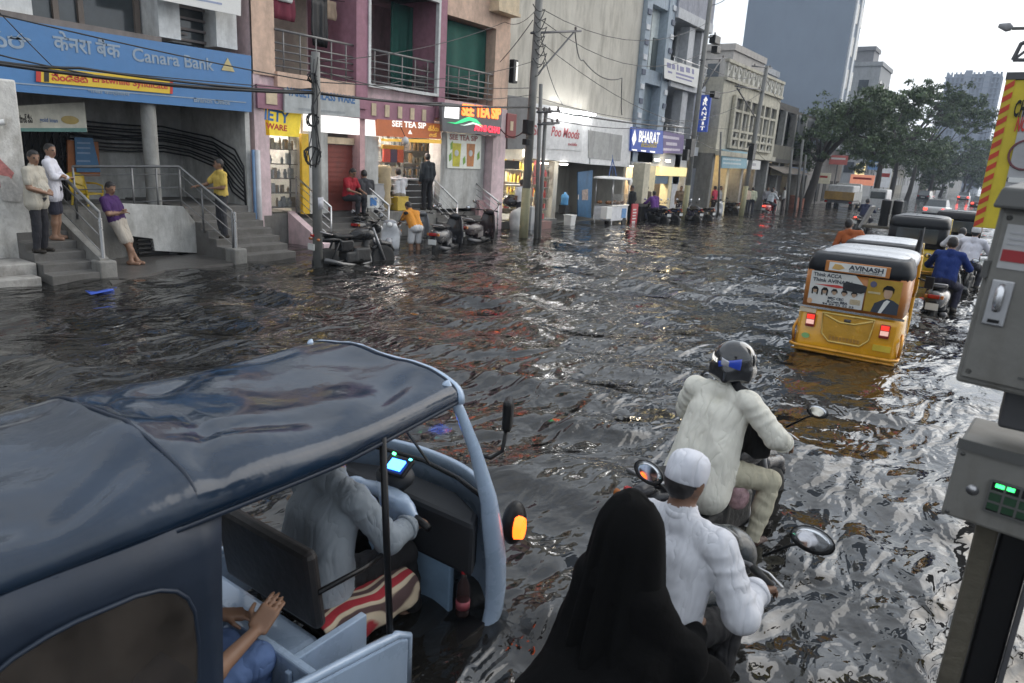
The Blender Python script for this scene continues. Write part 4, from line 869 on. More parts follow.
for k,(h,d,lab) in enumerate(((9,22,'pale concrete block with square windows behind the middle trees'),(7.5,18,'low cream block beyond the middle trees'),(9,26,'grey flats with rows of windows far along the street'),(8,30,'brownish block far along the street'),(10,34,'pale flats near the end of the tree row'),(9,50,'grey block at the far end of the street'))):
    block('street_block',lab,-28,-19-rg.uniform(0,1),yy,yy+d-1,h,[pal,M('far_cream',(.42,.4,.34),.85,stain=.3),pal,M('far_brown',(.3,.26,.23),.85),pal,gryp][k],(2,6,1.5,1.4,drkw,1.5)); yy+=d
# boards and lit shops under the trees
for k,(px,py,Y,w,h,c,e,lab) in enumerate(((862,180,78,2.2,1.0,(.5,.2,.13),.5,'salmon orange shop board glowing under the trees'),(860,170,90,1.0,1.4,(.6,.5,.25),.9,'small warm lit board above the salmon one'),(885,178,96,1.2,2.2,(.5,.52,.55),.2,'white and red standing board under the far trees'),(875,165,100,1.6,1.2,(.12,.22,.4),.1,'blue shop board under the far trees'),(818,178,66,2.0,.9,(.4,.38,.3),.15,'cream board over a low shop behind the big tree trunk'),(838,160,70,1.6,.8,(.35,.1,.09),.1,'dull red board behind the big tree trunk'))):
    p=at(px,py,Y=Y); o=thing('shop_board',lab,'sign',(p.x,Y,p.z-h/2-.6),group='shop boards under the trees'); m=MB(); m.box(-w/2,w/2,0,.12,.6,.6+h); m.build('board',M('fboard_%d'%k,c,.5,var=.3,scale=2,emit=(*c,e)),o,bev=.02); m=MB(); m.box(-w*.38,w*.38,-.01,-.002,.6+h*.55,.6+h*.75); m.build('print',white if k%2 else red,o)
    m=MB(); m.tube([(0,.2,.6),(0,.2,-p.z+h/2+.3)],.05,6); m.build('post',dsteel,o)
# unfinished tower in the distance
U=thing('unfinished_tower','tall unfinished concrete tower far beyond the trees at right','tower',(-38,520,-.4)); L=U.location
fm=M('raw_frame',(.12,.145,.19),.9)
x0,x1,ya,yb=-53,-26,512,540
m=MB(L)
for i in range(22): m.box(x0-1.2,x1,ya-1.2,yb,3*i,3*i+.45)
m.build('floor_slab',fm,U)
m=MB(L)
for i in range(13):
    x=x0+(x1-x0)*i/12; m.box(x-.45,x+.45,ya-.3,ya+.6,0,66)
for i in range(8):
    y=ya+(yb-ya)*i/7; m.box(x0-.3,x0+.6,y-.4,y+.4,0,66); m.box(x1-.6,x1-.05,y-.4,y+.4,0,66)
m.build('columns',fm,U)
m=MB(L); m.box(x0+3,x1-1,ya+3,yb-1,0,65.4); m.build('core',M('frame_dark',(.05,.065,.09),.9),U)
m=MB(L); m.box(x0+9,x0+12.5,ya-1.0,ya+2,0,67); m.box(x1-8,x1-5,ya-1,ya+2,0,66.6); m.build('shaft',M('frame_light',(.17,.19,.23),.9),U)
block('far_office','pale office block below the unfinished tower',-41,-27,330,360,14,pal,(3,6,2,1.6,drkw,2)); block('far_hall','low white hall left of the unfinished tower',-85,-56,540,570,26,pal,None)
# ================================================================ trees
def tree(lab,base,h,spread,lean,seed,n=5200,cat='tree',name='street_tree',leafm=None,leafsz=.2,group='trees along the left pavement',trunk_r=.28,h0=.4,low=.42):
    rg=np.random.RandomState(seed); o=thing(name,lab,cat,base,group=group)
    lean=np.array(lean,float); m=MB(); fork=np.array([lean[0]*h0*1.3,lean[1]*h0,h*h0])
    pts=[np.array([0,0,-.3])]+[fork*t+np.array([math.sin(t*4)*.12,math.cos(t*3)*.1,0]) for t in (.3,.6,1)]
    m.tube(pts,[trunk_r*1.2,trunk_r,trunk_r*.85,trunk_r*.7],10)
    tips=[]; S_=[]
    for i in range(9):
        a=i*2.4+rg.rand(); r=spread*(.25+.6*rg.rand()); hz=h*(low+.12+(.83-low)*rg.rand()) if i else h*.93
        top=np.array([lean[0]+math.cos(a)*r,lean[1]+math.sin(a)*r,hz])
        mid=(pts[-1]+top)/2+np.array([math.cos(a)*.1,math.sin(a)*.1,.35])*r*.4
        m.tube([pts[-1]-np.array([0,0,.1]),mid,top],[trunk_r*.5,trunk_r*.32,.03],6); tips+=[top,mid*.35+top*.65]; S_+=[1.,.8]
        for k in range(4):
            b=a+rg.uniform(-1.3,1.3); q=top+np.array([math.cos(b),math.sin(b),rg.uniform(-.75,.6)])*spread*.36
            m.tube([mid*.5+top*.5,(mid+q)/2+np.array([0,0,.25]),q],[.06,.045,.015],5); tips.append(q); S_.append(.75)
    m.build('trunk',M('bark',(.055,.047,.04),.9,bump=.6,var=.3,scale=4),o,1)
    # crown: leaf clumps of uneven size round the twig ends, loose sprays outside them
    V=[];tot=len(tips); w=rg.uniform(.35,1.6,tot)*np.array(S_); w/=w.sum()
    for t,wt,sc in zip(tips,w,S_):
        k=max(8,int(n*wt)); sz=spread*rg.uniform(.16,.36)*sc
        for sub in range(5):
            cc=np.asarray(t)+rg.normal(size=3)*sz*np.array([.6,.6,.42]); kk=k//5
            c=rg.normal(size=(kk,3)); c/=np.linalg.norm(c,axis=1)[:,None]; c*=(rg.rand(kk,1)**.6)*sz*rg.uniform(.3,.7)*np.array([1,1,.6]); c[:,2]-=.12*(c[:,0]**2+c[:,1]**2)/max(sz,.1)
            V.append(cc+c)
    C=np.concatenate(V); k=len(C)
    u=rg.normal(size=(k,3)); u[:,2]-=.5; u/=np.linalg.norm(u,axis=1)[:,None]; v=rg.normal(size=(k,3)); v-=u*(u*v).sum(1)[:,None]; v/=np.linalg.norm(v,axis=1)[:,None]
    s=leafsz*rg.uniform(.45,1.2,(k,1)); P=np.stack([C-u*s,C-v*s*.4,C+u*s,C+v*s*.4],1).reshape(-1,3)
    F=np.arange(4*k).reshape(-1,4)
    np_mesh('crown',P,F,rg.randint(0,2,k),leafm or [leafA,leafB],o,smooth=False)
    return o
leafA=M('leaf_dark',(.052,.08,.034),.6,var=.5,scale=1.2); leafB=M('leaf_mid',(.085,.125,.05),.6,var=.5,scale=1.2)
tree('big leaning dark tree rising beyond the old cream building',(-13.9,57.5,-.35),9.5,4.9,(1.6,.5),1,26000,leafsz=.15,trunk_r=.34,h0=.4,low=.24)
tree('tall tree right of the big leaning tree before the white block',(-11.6,73,-.35),11.4,4.2,(.5,0),2,14000,leafsz=.18,low=.3)
tree('tree in the middle of the row with feathery top',(-12.4,88,-.35),12.6,4.6,(.6,0),3,13000,leafsz=.2,low=.25)
tree('broad dark tree farther down the row',(-12.6,104,-.35),12.8,5.6,(.8,1),4,12000,leafsz=.24,low=.22)
tree('rounded tree near the end of the row',(-12.5,126,-.35),12.5,6,(.6,0),5,9000,leafsz=.3,low=.2)
tree('distant tree whose crown droops over the parked cars',(-13,150,-.35),10.5,7,(1,0),6,8000,leafsz=.34,low=.2)
tree('last far tree of the row, hazy and low',(-12,185,-.35),9.5,7,(1,0),8,6000,leafsz=.42,low=.2)
tree('bluish far tree below the unfinished tower',(-14,235,-.35),10,9,(2,0),9,5000,leafsz=.6,low=.2)
# ================================================================ poles and wires
polm=M('pole_grey',(.2,.2,.19),.7,.3,stain=.5,stcol=(.08,.075,.07)); polp=M('pole_yellowish',(.3,.285,.17),.7,stain=.6,stcol=(.16,.15,.1))
def pole(lab,pts,r,arms=(),lowcol=None,name='utility_pole',group='utility poles along the shops',low=1.5,fit=()):
    pts=[Vector(p) for p in pts]; o=thing(name,lab,'pole',pts[0],group=group); b=o.location
    m=MB(b); m.tube(pts,[r,r*.8] if len(pts)==2 else r,12); m.build('shaft',polm,o,1)
    if lowcol:
        d=(pts[-1]-pts[0]).normalized(); m=MB(b); m.tube([pts[0],pts[0]+d*low],[r+.006,r+.005],12); m.build('painted_base',lowcol,o,1)
    for a in arms:
        m=MB(b); m.tube([Vector(q) for q in a],.035,6); m.build('cross_arm',dsteel,o,1)
        for k in (.12,.88):
            q=Vector(a[0]).lerp(Vector(a[-1]),k); m=MB(b); m.lathe([(.02,0),(.05,.03),(.03,.06),(.05,.09),(.02,.14)],8,Matrix.Translation(q)); m.build('insulator',M('insulator',(.12,.1,.09),.3),o,1)
    for (c,d) in fit:
        m=MB(b); m.cbox(c,d); m.build('junction_box',black,o,bev=.02)
    return o
XP=-11.9
pa=at(318,277,X=XP); pa.z=-.35; pb=at(315.5,52,X=XP)
P1=pole('dark steel pole with cable coils before the red roller shutter',[pa,pb],.105,name='utility_pole')
m=MB(P1.location)
rg=random.Random(4)
for py,rr in ((78,.07),(120,.1),(156,.15)):
    c=at(312,py,X=XP+.05)
    for k in range(5): m.tube([c+Vector((rg.uniform(-.03,.06),math.cos(t)*rr*(1+.12*k)+rg.uniform(-.01,.01),math.sin(t)*rr*1.25)) for t in [i*2*PI/12 for i in range(12)]],.012,5,closed=True)
for k in range(4): m.tube([at(311+k*2,60+j*15+rg.uniform(-4,4),X=XP+.12)+Vector((0,rg.uniform(-.1,.1),0)) for j in range(8)],.011,5)
m.build('cable_coils',cablem,P1,1)
m=MB(P1.location); c=at(318,203,X=XP); m.tube([c-Vector((0,0,.12)),c+Vector((0,0,.12))],.112,12); m.build('paper_notice',M('paper_notice',(.45,.45,.48),.8,var=.4,scale=9),P1,1)
X2=-12.95
def vp(px,py,X): return at(px,py,X=X)
p0=vp(523,242,X2); p0.z=-.35; p1=vp(541,-30,X2)
pole('tall concrete pole with yellowish foot and a braced arm before the sweet shop',[p0,p1],.14,[(vp(531,33,X2),vp(581,31,X2)),],polp,low=1.9,fit=((vp(528,127,X2+.15),(.2,.32,.42)),(vp(526,142,X2+.15),(.16,.2,.18))))
o=MB(p0).tube([vp(537,75,X2),vp(575,31,X2)],.03,6).build('pole_brace',dsteel,None); o.parent=[q for q in S.objects if q.name.startswith('utility_pole')][-1]
X3=-12.5
for k,(ax,ay,bx,by,lab) in enumerate(((536,242,541,84,'thin left pole of the pair beside the concrete pole'),(540,238,546,108,'thin right pole of the pair beside the concrete pole'))):
    q0=vp(ax-(1 if k else 0),ay,X3); q0.z=-.35; q1=vp(bx,by,X3)
    pole(lab,[q0,q1],.07,[(vp(bx-4,by+28 if k==0 else by+4,X3+.1),vp(bx+14 if k else bx+10,by+28 if k==0 else by+3,X3+.1)),(vp(bx-3,by+40 if k==0 else by+15,X3+.1),vp(bx+13,by+40 if k==0 else by+15,X3+.1))])
X4=-13.3
q0=vp(683,224,X4); q0.z=-.35; q1=vp(712,-12,X4)
pole('tall leaning pole with yellowish foot and transformer arms before the jeweller shops',[q0,q1],.13,[(vp(700,60,X4),vp(726,58,X4)),(vp(701,90,X4),vp(722,58,X4)),(vp(706,38,X4),vp(716,35,X4))],polp,low=2.0,fit=((vp(690,148,X4+.2),(.3,.5,.8)),(vp(686,155,X4+.2),(.25,.3,.5)),(vp(715,40,X4),(.3,.7,.35)),(vp(716,50,X4),(.3,.5,.3)),(vp(715,95,X4),(.25,.8,.3))))
X5=-13.0
q0=vp(741,214,X5); q0.z=-.35; q1=vp(767,66,X5)
pole('grey pole with yellowish foot and cross arms before the lattice window',[q0,q1],.14,[(vp(735,86,X5),vp(762,90,X5)),(vp(752,66,X5),vp(772,68,X5)),(vp(737,88,X5),vp(755,117,X5))],polp,low=2.0,fit=((vp(752,152,X5),(.3,.5,.9)),))
for k,(ax,ay,bx,by) in enumerate(((787,210,792,150),(795,210,803,140),(800,209,806,155))):
    q0=vp(ax,ay,-13.2); q0.z=-.35; pole(('left','middle','right')[k]+' of three short grey poles near the big leaning tree',[q0,vp(bx,by,-13.2)],.1)
q0=vp(719,212,-13.6); q0.z=-.35; pole('short dark post before the pale blue shop board',[q0,vp(721,132,-13.6)],.06)
# the long street wires, sagging
def wire(pts,r=.012,lab=None,sag=.15,group='overhead cables'):
    pts=[Vector(p) for p in pts]; L=[]
    for a,b in zip(pts[:-1],pts[1:]):
        n=10; L+=[a.lerp(b,i/n)-Vector((0,0,sag*4*(i/n)*(1-i/n))) for i in range(n)]
    L.append(pts[-1]); c=L[0].copy()
    o=MB(c).tube(L,r,6).build('overhead_cable',cablem,None,1); o.location=c
    return tag(o,lab,'cable',group)
A=at; XW=-11.9
wire([A(-60,55,X=XW),A(316,93,X=XW),A(531,107,X=X2),A(690,128,X=X4)],.028,'thick bundled cable crossing the blue bank sign to the dark steel pole',.1)
wire([A(-60,50,X=XW),A(80,68,X=XW),A(316,92,X=XW),A(440,103,X=XW)],.02,'second thick cable just above the bundled one on the bank sign',.06)
wire([A(-40,5,X=XW),A(316,82,X=XW),A(530,88,X=X2)],.011,'thin wire slanting from the top left down across the bank sign',.05)
wire([A(-40,45,X=XW),A(316,88,X=XW)],.011,'thin wire over the blue lettering of the bank sign',.25)
wire([A(-40,-30,X=XW),A(52,66,X=XW),A(316,90,X=XW)],.008,'thin wire dropping steeply through the left end of the bank sign',.02)
wire([A(316,62,X=XW),A(505,22,X=-14.7),A(536,10,X=X2)],.009,'thin wire rising over the white trimmed balcony',.2)
wire([A(316,70,X=XW),A(530,95,X=X2),A(690,120,X=X4),A(755,125,X=X5)],.01,'thin wire running along the shops below the balconies',.3)
wire([A(316,75,X=XW),A(405,80,X=-13),A(537,60,X=X2)],.009,'thin wire crossing the railing of the right balcony',.15)
wire([A(575,31,X=X2),A(583,60,X=-14),A(622,78,X=-14.9),A(622,115,X=-14.9)],.02,'slack dark cable looping from the braced arm to the grey wall',.3)
wire([A(538,14,X=X2),A(548,70,X=X2),A(563,105,X=-14.8)],.012,'wire falling from the concrete pole to the lit sign box',.1)
wire([A(540,8,X=X2),A(712,20,X=X4)],.012,'high wire between the concrete pole and the leaning pole',.9)
wire([A(541,20,X=X2),A(708,50,X=X4)],.012,'second high wire between the concrete pole and the leaning pole',1.0)
wire([A(538,40,X=X2),A(690,125,X=X4)],.012,'wire slanting down over the blank grey wall',.4)
wire([A(500,62,X=-14.8),A(533,20,X=X2)],.012,'short wire from the pink corner up to the concrete pole',.05)
wire([A(545,118,X=X3),A(684,122,X=X4),A(762,92,X=X5)],.014,'wire running past the jeweller board',.3)
wire([A(700,62,X=X4),A(764,75,X=X5),A(800,120,X=-13.2)],.014,'wire from the leaning pole over the lattice parapet',.4)
wire([A(702,92,X=X4),A(742,88,X=X5)],.02,'dark short cable left of the lattice window',.15)
wire([A(712,5,X=X4),A(760,-40,X=-8)],.016,'curved wire leaving the top of the leaning pole',.3)
wire([A(690,135,X=X4),A(752,145,X=X5),A(790,165,X=-13.2)],.014,'wire sagging under the lattice window',.5)
wire([A(500,128,X=-14.7),A(525,130,X=X2)],.02,'short looped cable by the red corner sign',.25)
for k in range(7):
    a=A(533+k%3,4+9*k,X=X2+.1); wire([a,a+Vector((.1,.5,-.05)),a+Vector((.05,.12,-.5))],.015,'loose dark loop of cable on the tall concrete pole',.12,group='cable loops on the concrete pole')
# rain pipes at the corner of the pink building
for k,(x,c,lab) in enumerate(((257.5,(.5,.5,.52),'grey rain pipe at the left corner of the pink building'),(253.5,(.12,.22,.38),'thin blue pipe beside the grey rain pipe'))):
    p=A(x,165,X=-14.8); q=MB().tube([(0,0,-.3),(0,0,2.3)],.07 if k==0 else .035,10).build('rain_pipe',M('pipe_%d'%k,c,.5,stain=.4),None,1); q.location=(-14.8,p.y,0); tag(q,lab,'pipe','pipes at the pink corner')
p=A(262,172,X=-14.75); c=(-14.8,p.y,1.0)
# ================================================================ right side: cabinets, post, billboard, street lamp
gm=M('cabinet_grey',(.185,.18,.165),.55,.15,stain=.85,stcol=(.1,.085,.065),bump=.08,stretch=(1,1,.3)); gm2=M('cabinet_grey_dark',(.1,.1,.096),.55,.2,stain=.4)
cb=thing('control_cabinet','weathered grey upper control cabinet with latch handle and red warning sticker','cabinet',(.235,2.35,1.93),rot=(0,rad(1.5),rad(-4))); cb.scale=(.8,.8,.8)
m=MB(); m.box(-.38,.42,0,.42,0,.66); m.build('body',gm,cb,bev=.012)
m=MB(); m.add([(-.4,-.05,.63),(.44,-.05,.63),(.44,.46,.63),(-.4,.46,.63),(-.385,-.035,.7),(.425,-.035,.7),(.425,.45,.72),(-.385,.45,.72)],[(0,3,2,1),(4,5,6,7),(0,1,5,4),(1,2,6,5),(2,3,7,6),(3,0,4,7)]); m.build('hood',gm2,cb,bev=.01)
d=MB(); d.box(-.365,.41,-.014,-.001,.025,.615); dr=d.build('door',gm,cb,bev=.006)
m=MB(); m.box(-.345,-.28,-.024,-.0155,.23,.39); m.build('latch_plate',M('latch_steel',(.45,.45,.46),.3,.8),dr,bev=.006)
m=MB(); m.tube([(-.313,-.026,.285),(-.313,-.034,.31),(-.313,-.034,.355),(-.313,-.026,.375)],[.016,.02,.02,.016],12,flat=.8); m.build('latch_handle',M('latch_bright',(.7,.7,.72),.2,.9),dr,1)
m=MB(); m.box(-.33,-.295,-.028,-.024,.24,.252); m.build('keyhole_strip',black,dr)
m=MB(); m.box(-.345,-.16,-.018,-.0145,.43,.58); st=m.build('sticker',M('sticker_grey',(.4,.4,.4),.6,stain=.3),cb)
m=MB(); m.box(-.34,-.165,-.0205,-.0185,.455,.495); m.build('red_band',M('sticker_red',(.3,.025,.03),.5),st)
m=MB(); m.prism([(-.018,0),(.018,0),(0,.03)],0,.0015,FB(-.25,-.021,.46)); m.build('warning_triangle',white,st)
for z in (.55,.53,.512): m=MB(); m.box(-.33,-.19,-.02,-.0185,z,z+.006); m.build('text_line',M('print_grey'),st)
m=MB(); m.tube([(-.375,-.012,.39),(-.375,-.012,.45)],.012,8); m.build('hinge',gm2,cb)
lc=thing('meter_box','smaller grey meter box with square window below the upper cabinet','cabinet',(.255,2.42,1.485),rot=(0,rad(1.5),rad(-4))); lc.scale=(.8,.8,.8)
m=MB(); m.box(-.355,.44,0,.38,0,.315); m.build('body',gm,lc,bev=.012)
m=MB(); m.box(-.36,.44,-.012,-.001,.285,.325); m.build('rim',gm2,lc)
m=MB(); m.lathe([(.001,-.012),(.018,-.012),(.022,0)],16,FB(-.275,-.001,.135)); m.build('knob',M('latch_steel'),lc,1)
w=MB().box(-.225,-.08,-.006,-.001,.075,.2).build('window',black,lc)
m=MB()
for i in range(4): m.box(-.225+.047*i-.004,-.225+.047*i+.004,-.012,-.0065,.075,.2)
for i in range(4): m.box(-.225,-.08,-.0125,-.0067,.075+.0415*i-.004,.075+.0415*i+.004)
m.build('grille',gm2,w)
m=MB(); m.box(-.21,-.15,-.0085,-.0065,.176,.19); m.build('led_display',M('led_green',(.02,.3,.06),.4,emit=(.05,1,.2,1.6)),w)
m=MB(); m.box(-.22,-.085,-.0084,-.0066,.085,.16); m.build('meter_glass',M('meter_glass',(.02,.06,.03),.1),w)
for xx,zz in ((-.345,.05),(-.345,.6),(.39,.05)): m=MB(); m.lathe([(.001,-.009),(.009,-.007),(.01,0)],10,FB(xx,-.014,zz)); m.build('screw',gm2,dr,1)
m=MB(); m.box(-.2,.1,-.0165,-.0145,.06,.07); m.build('dent_strip',gm2,dr)
for xx,zz in ((-.335,.02),(-.335,.265)): m=MB(); m.lathe([(.001,-.007),(.008,-.006),(.009,0)],10,FB(xx,-.001,zz)); m.build('screw',gm2,lc,1)
cbl=MB().tube([(.0,.0,0),(.01,-.03,-.2),(.0,-.02,-.7),(.03,-.03,-1.2),(.02,-.02,-1.8)],.012,7).build('armoured_cable',cablem,None,1); cbl.location=(.33,2.56,1.5); tag(cbl,'black cable hanging from the meter box beside the channel post','cable')
nk=thing('cabinet_neck','dark bracket joining the upper cabinet and the meter box','bracket',(.3,2.55,1.84)); m=MB(); m.box(-.24,.1,-.08,.1,-.04,.16); m.build('bracket',dsteel,nk,bev=.01); m=MB(); m.lathe([(.12,0),(.13,.06),(.09,.13)],20,Matrix.Translation((.02,-.02,0))); m.build('hub',black,nk,1)
wd=M('weathered_wood',(.085,.075,.055),.85,stain=.5,stcol=(.06,.05,.04),bump=.5,stretch=(6,6,.4))
ps=thing('cabinet_post','dark channel post with weathered wooden side carrying the grey cabinets','post',(.2,2.62,-.35))
m=MB(); m.box(-.125,-.065,-.05,.08,0,1.97); m.build('wooden_side',wd,ps,bev=.008)
m=MB(); m.box(-.058,.03,-.03,.1,0,1.97); m.build('channel',black,ps,bev=.008)
m=MB(); m.box(.031,.045,-.06,-.02,0,1.97); m.build('flange',dsteel,ps)
bb=thing('yellow_billboard','yellow framed billboard with red striped edge and grey centre panel','billboard',(.62,6.2,.2)); O=bb.location
ybd=M('board_yellow',(.6,.47,.03),.5,stain=.15,stcol=(.4,.3,.05)); YB=6.2
c=[A(1007,80,Y=YB),A(985,228,Y=YB)]; xl=c[0].x; xr=xl+1.9; zt=c[0].z; zb=c[1].z
part('board',lambda m:m.box(xl,xr,YB,YB+.12,zb,zt),ybd,bb,bev=.005)
sp=part('striped_edge',lambda m:m.box(xl-.005,xl+.05,YB-.006,YB-.001,zb,zt+.002),M('stripe_yellow',(.55,.4,.03),.5),bb)
n=13
for i in range(n):
    z=zb+(zt-zb)*i/n
    m=MB(O); m.add([(xl-.004,YB-.009,z),(xl+.049,YB-.009,z+.04),(xl+.049,YB-.009,z+.04+(zt-zb)/n*.5),(xl-.004,YB-.009,z+(zt-zb)/n*.5)],[(0,1,2,3)]); m.build('red_stripe',M('stripe_red',(.5,.05,.02),.5),sp)
part('top_edge',lambda m:m.box(xl-.01,xr,YB-.01,YB+.13,zt+.003,zt+.05),dsteel,bb)
zp=A(1000,187,Y=YB).z; part('centre_panel',lambda m:m.box(xl+.13,xr,YB-.012,YB-.001,zp,zt-.07),M('panel_cloudy',(.4,.4,.41),.6,var=.25,scale=3,stain=.3,stcol=(.55,.55,.56),stretch=(1,1,1)),bb)
def bt(body,px0,py,px1,h,m,b=.03,sh=.15):
    a=A(px0,py,Y=YB-.02); q=A(px1,py,Y=YB-.02); text(body,q.x-a.x,h,FB(a.x-O.x,YB-.014-O.y,a.z-O.z),m,bb,bold=b,shear=sh)
bt('CHOOSE',1012.5,117,1046,.115,black); bt('NOT',1014,131.5,1031,.1,red); 
part('seal',lambda m:m.tube([Vector(A(1026,155,Y=YB-.016))+Vector((.1*math.cos(t*PI/12),0,.1*math.sin(t*PI/12))) for t in range(24)],.008,5,closed=True),M('seal_dark',(.15,.05,.06),.5),bb)
bt('GATE',999,218,1032,.12,black,.02,0)
part('phone_strip',lambda m:m.box(xl+.14,xr,YB-.02,YB-.013,A(1003,182,Y=YB).z,A(1003,177,Y=YB).z),white,bb); bt('CALL NOW',1006,181.5,1024,.03,black); bt('A PREMIUM',1003,196,1026,.035,M('letter_brown',(.3,.18,.02)),.0,0)
for xx in (.45,1.5): part('leg',lambda m:m.box(xl+xx,xl+xx+.1,YB+.02,YB+.11,-.35,zb),dsteel,bb)
sl=thing('street_lamp','street lamp arm reaching in at the top right of the sky','street lamp',(2.6,20,-.35)); O=sl.location
z1=A(1010,35,Y=20).z
part('pole',lambda m:m.tube([(2.6,20,-.35),(2.6,20,5.7)],[.12,.08],12),polm,sl,smooth=1)
part('arm',lambda m:m.tube([(2.6,20,5.5),(1.5,20,5.62),(.2,20,A(1022,31,Y=20).z+.03),(A(1012,28.5,Y=20).x,20,A(1012,28.5,Y=20).z)],.035,8),polm,sl,smooth=1)
part('lamp_head',lambda m:m.tube([A(1012,28.5,Y=20),A(1008,27.2,Y=20),A(998.5,25.5,Y=20)],[.05,.1,.04],10,flat=.5),M('lamp_grey',(.25,.25,.26),.5),sl,smooth=1)
part('bracket',lambda m:(m.tube([A(1013,60,Y=20),A(1021,44,Y=20),A(1040,36,Y=20)],.05,6),m.tube([A(1013,60,Y=20),A(1028,60,Y=20),A(1040,64,Y=20)],.04,6),m.tube([A(1016,58,Y=20),A(1040,40,Y=20)],.03,6)),dsteel,sl)

# ================================================================ the damp evening air
hm_=bpy.data.materials.new('haze_air'); hm_.use_nodes=True; t=hm_.node_tree; t.nodes.clear()
ho=nn(t,'ShaderNodeOutputMaterial'); hv=nn(t,'ShaderNodeVolumePrincipled'); hv.inputs['Color'].default_value=(.72,.83,1,1); hv.inputs['Density'].default_value=.00055; hv.inputs['Anisotropy'].default_value=.2
t.links.new(hv.outputs[0],ho.inputs['Volume'])
o=MB().box(-950,950,-950,950,-1.6,74).build('haze',hm_); o['kind']='stuff'
S.cycles.volume_bounces=1
# ================================================================ vehicles
chrome=M('chrome',(.7,.7,.7),.12,1.,var=.05); gloss_black=M('gloss_black',(.012,.012,.013),.18,coat=.6,var=.1); seatm=M('seat_vinyl',(.012,.012,.013),.5,bump=.1,spec=.3)
tail_red=M('tail_red',(.35,.01,.01),.2); tail_lit=M('tail_lit',(.6,.02,.02),.3,emit=(1,.05,.03,2.5)); lens=M('clear_lens',(.75,.75,.74),.12); amber=M('amber_lens',(.4,.13,.03),.3)
platew=M('plate_white',(.62,.62,.6),.4); platey=M('plate_yellow',(.6,.45,.05),.4); mirrorg=M('mirror_glass',(.75,.77,.8),.05,1.,var=.02); alloy=M('alloy',(.3,.3,.31),.35,.8)
RY_=Matrix.Rotation(PI/2,4,'Y')
def wheel(root,y,z,r,w,x=0,spokes=5,tm=None,rot=0):
    T=Matrix.Translation((x,y,z))@Matrix.Rotation(rot,4,'Z')@RY_
    m=MB(); k=w*.5; m.lathe([(r*.7,-k*.8),(r*.86,-k),(r*.96,-k*.75),(r,0),(r*.96,k*.75),(r*.86,k),(r*.7,k*.8)],28,T); ty=m.build('wheel',rubber,root,1)
    m=MB(); m.lathe([(r*.71,-k*.7),(r*.64,-k*.5),(r*.64,k*.5),(r*.71,k*.7)],28,T); m.lathe([(.001,-k*.6),(r*.2,-k*.6),(r*.22,0),(r*.2,k*.6),(.001,k*.6)],16,T)
    for i in range(spokes):
        a=2*PI*i/spokes; c,s=math.cos(a),math.sin(a); m.tube([T@Vector((r*.15*c,r*.15*s,0)),T@Vector((r*.67*c,r*.67*s,0))],[.02,.014],6)
    m.build('rim',alloy,ty,40); return ty
def mirrors(root,y,z,dx,arm=None,shape=(.065,.045),tilt=.1):
    for sx in (-1,1):
        m=MB(); m.tube([(sx*.22,y,z),(sx*(.22+dx*.5),y+.03,z+.1),(sx*(.2+dx),y-.02,z+.17)],.008,6); mi=m.build('mirror',black,root,1)
        m=MB(); T=Matrix.Translation((sx*(.22+dx),y-.03,z+.2))@Matrix.Rotation(sx*tilt,4,'Z')@Matrix.Rotation(PI/2,4,'X'); m.lathe([(.001,-.02),(.6,-.016),(.95,-.006),(1,.006)],20,T@Matrix.Diagonal((*shape,1,1))); m.build('mirror_shell',black,mi,1)
        m=MB(); m.lathe([(.92,.006),(.6,.008),(.001,.009)],20,T@Matrix.Diagonal((*shape,1,1))); m.build('mirror_glass',mirrorg,mi,1)
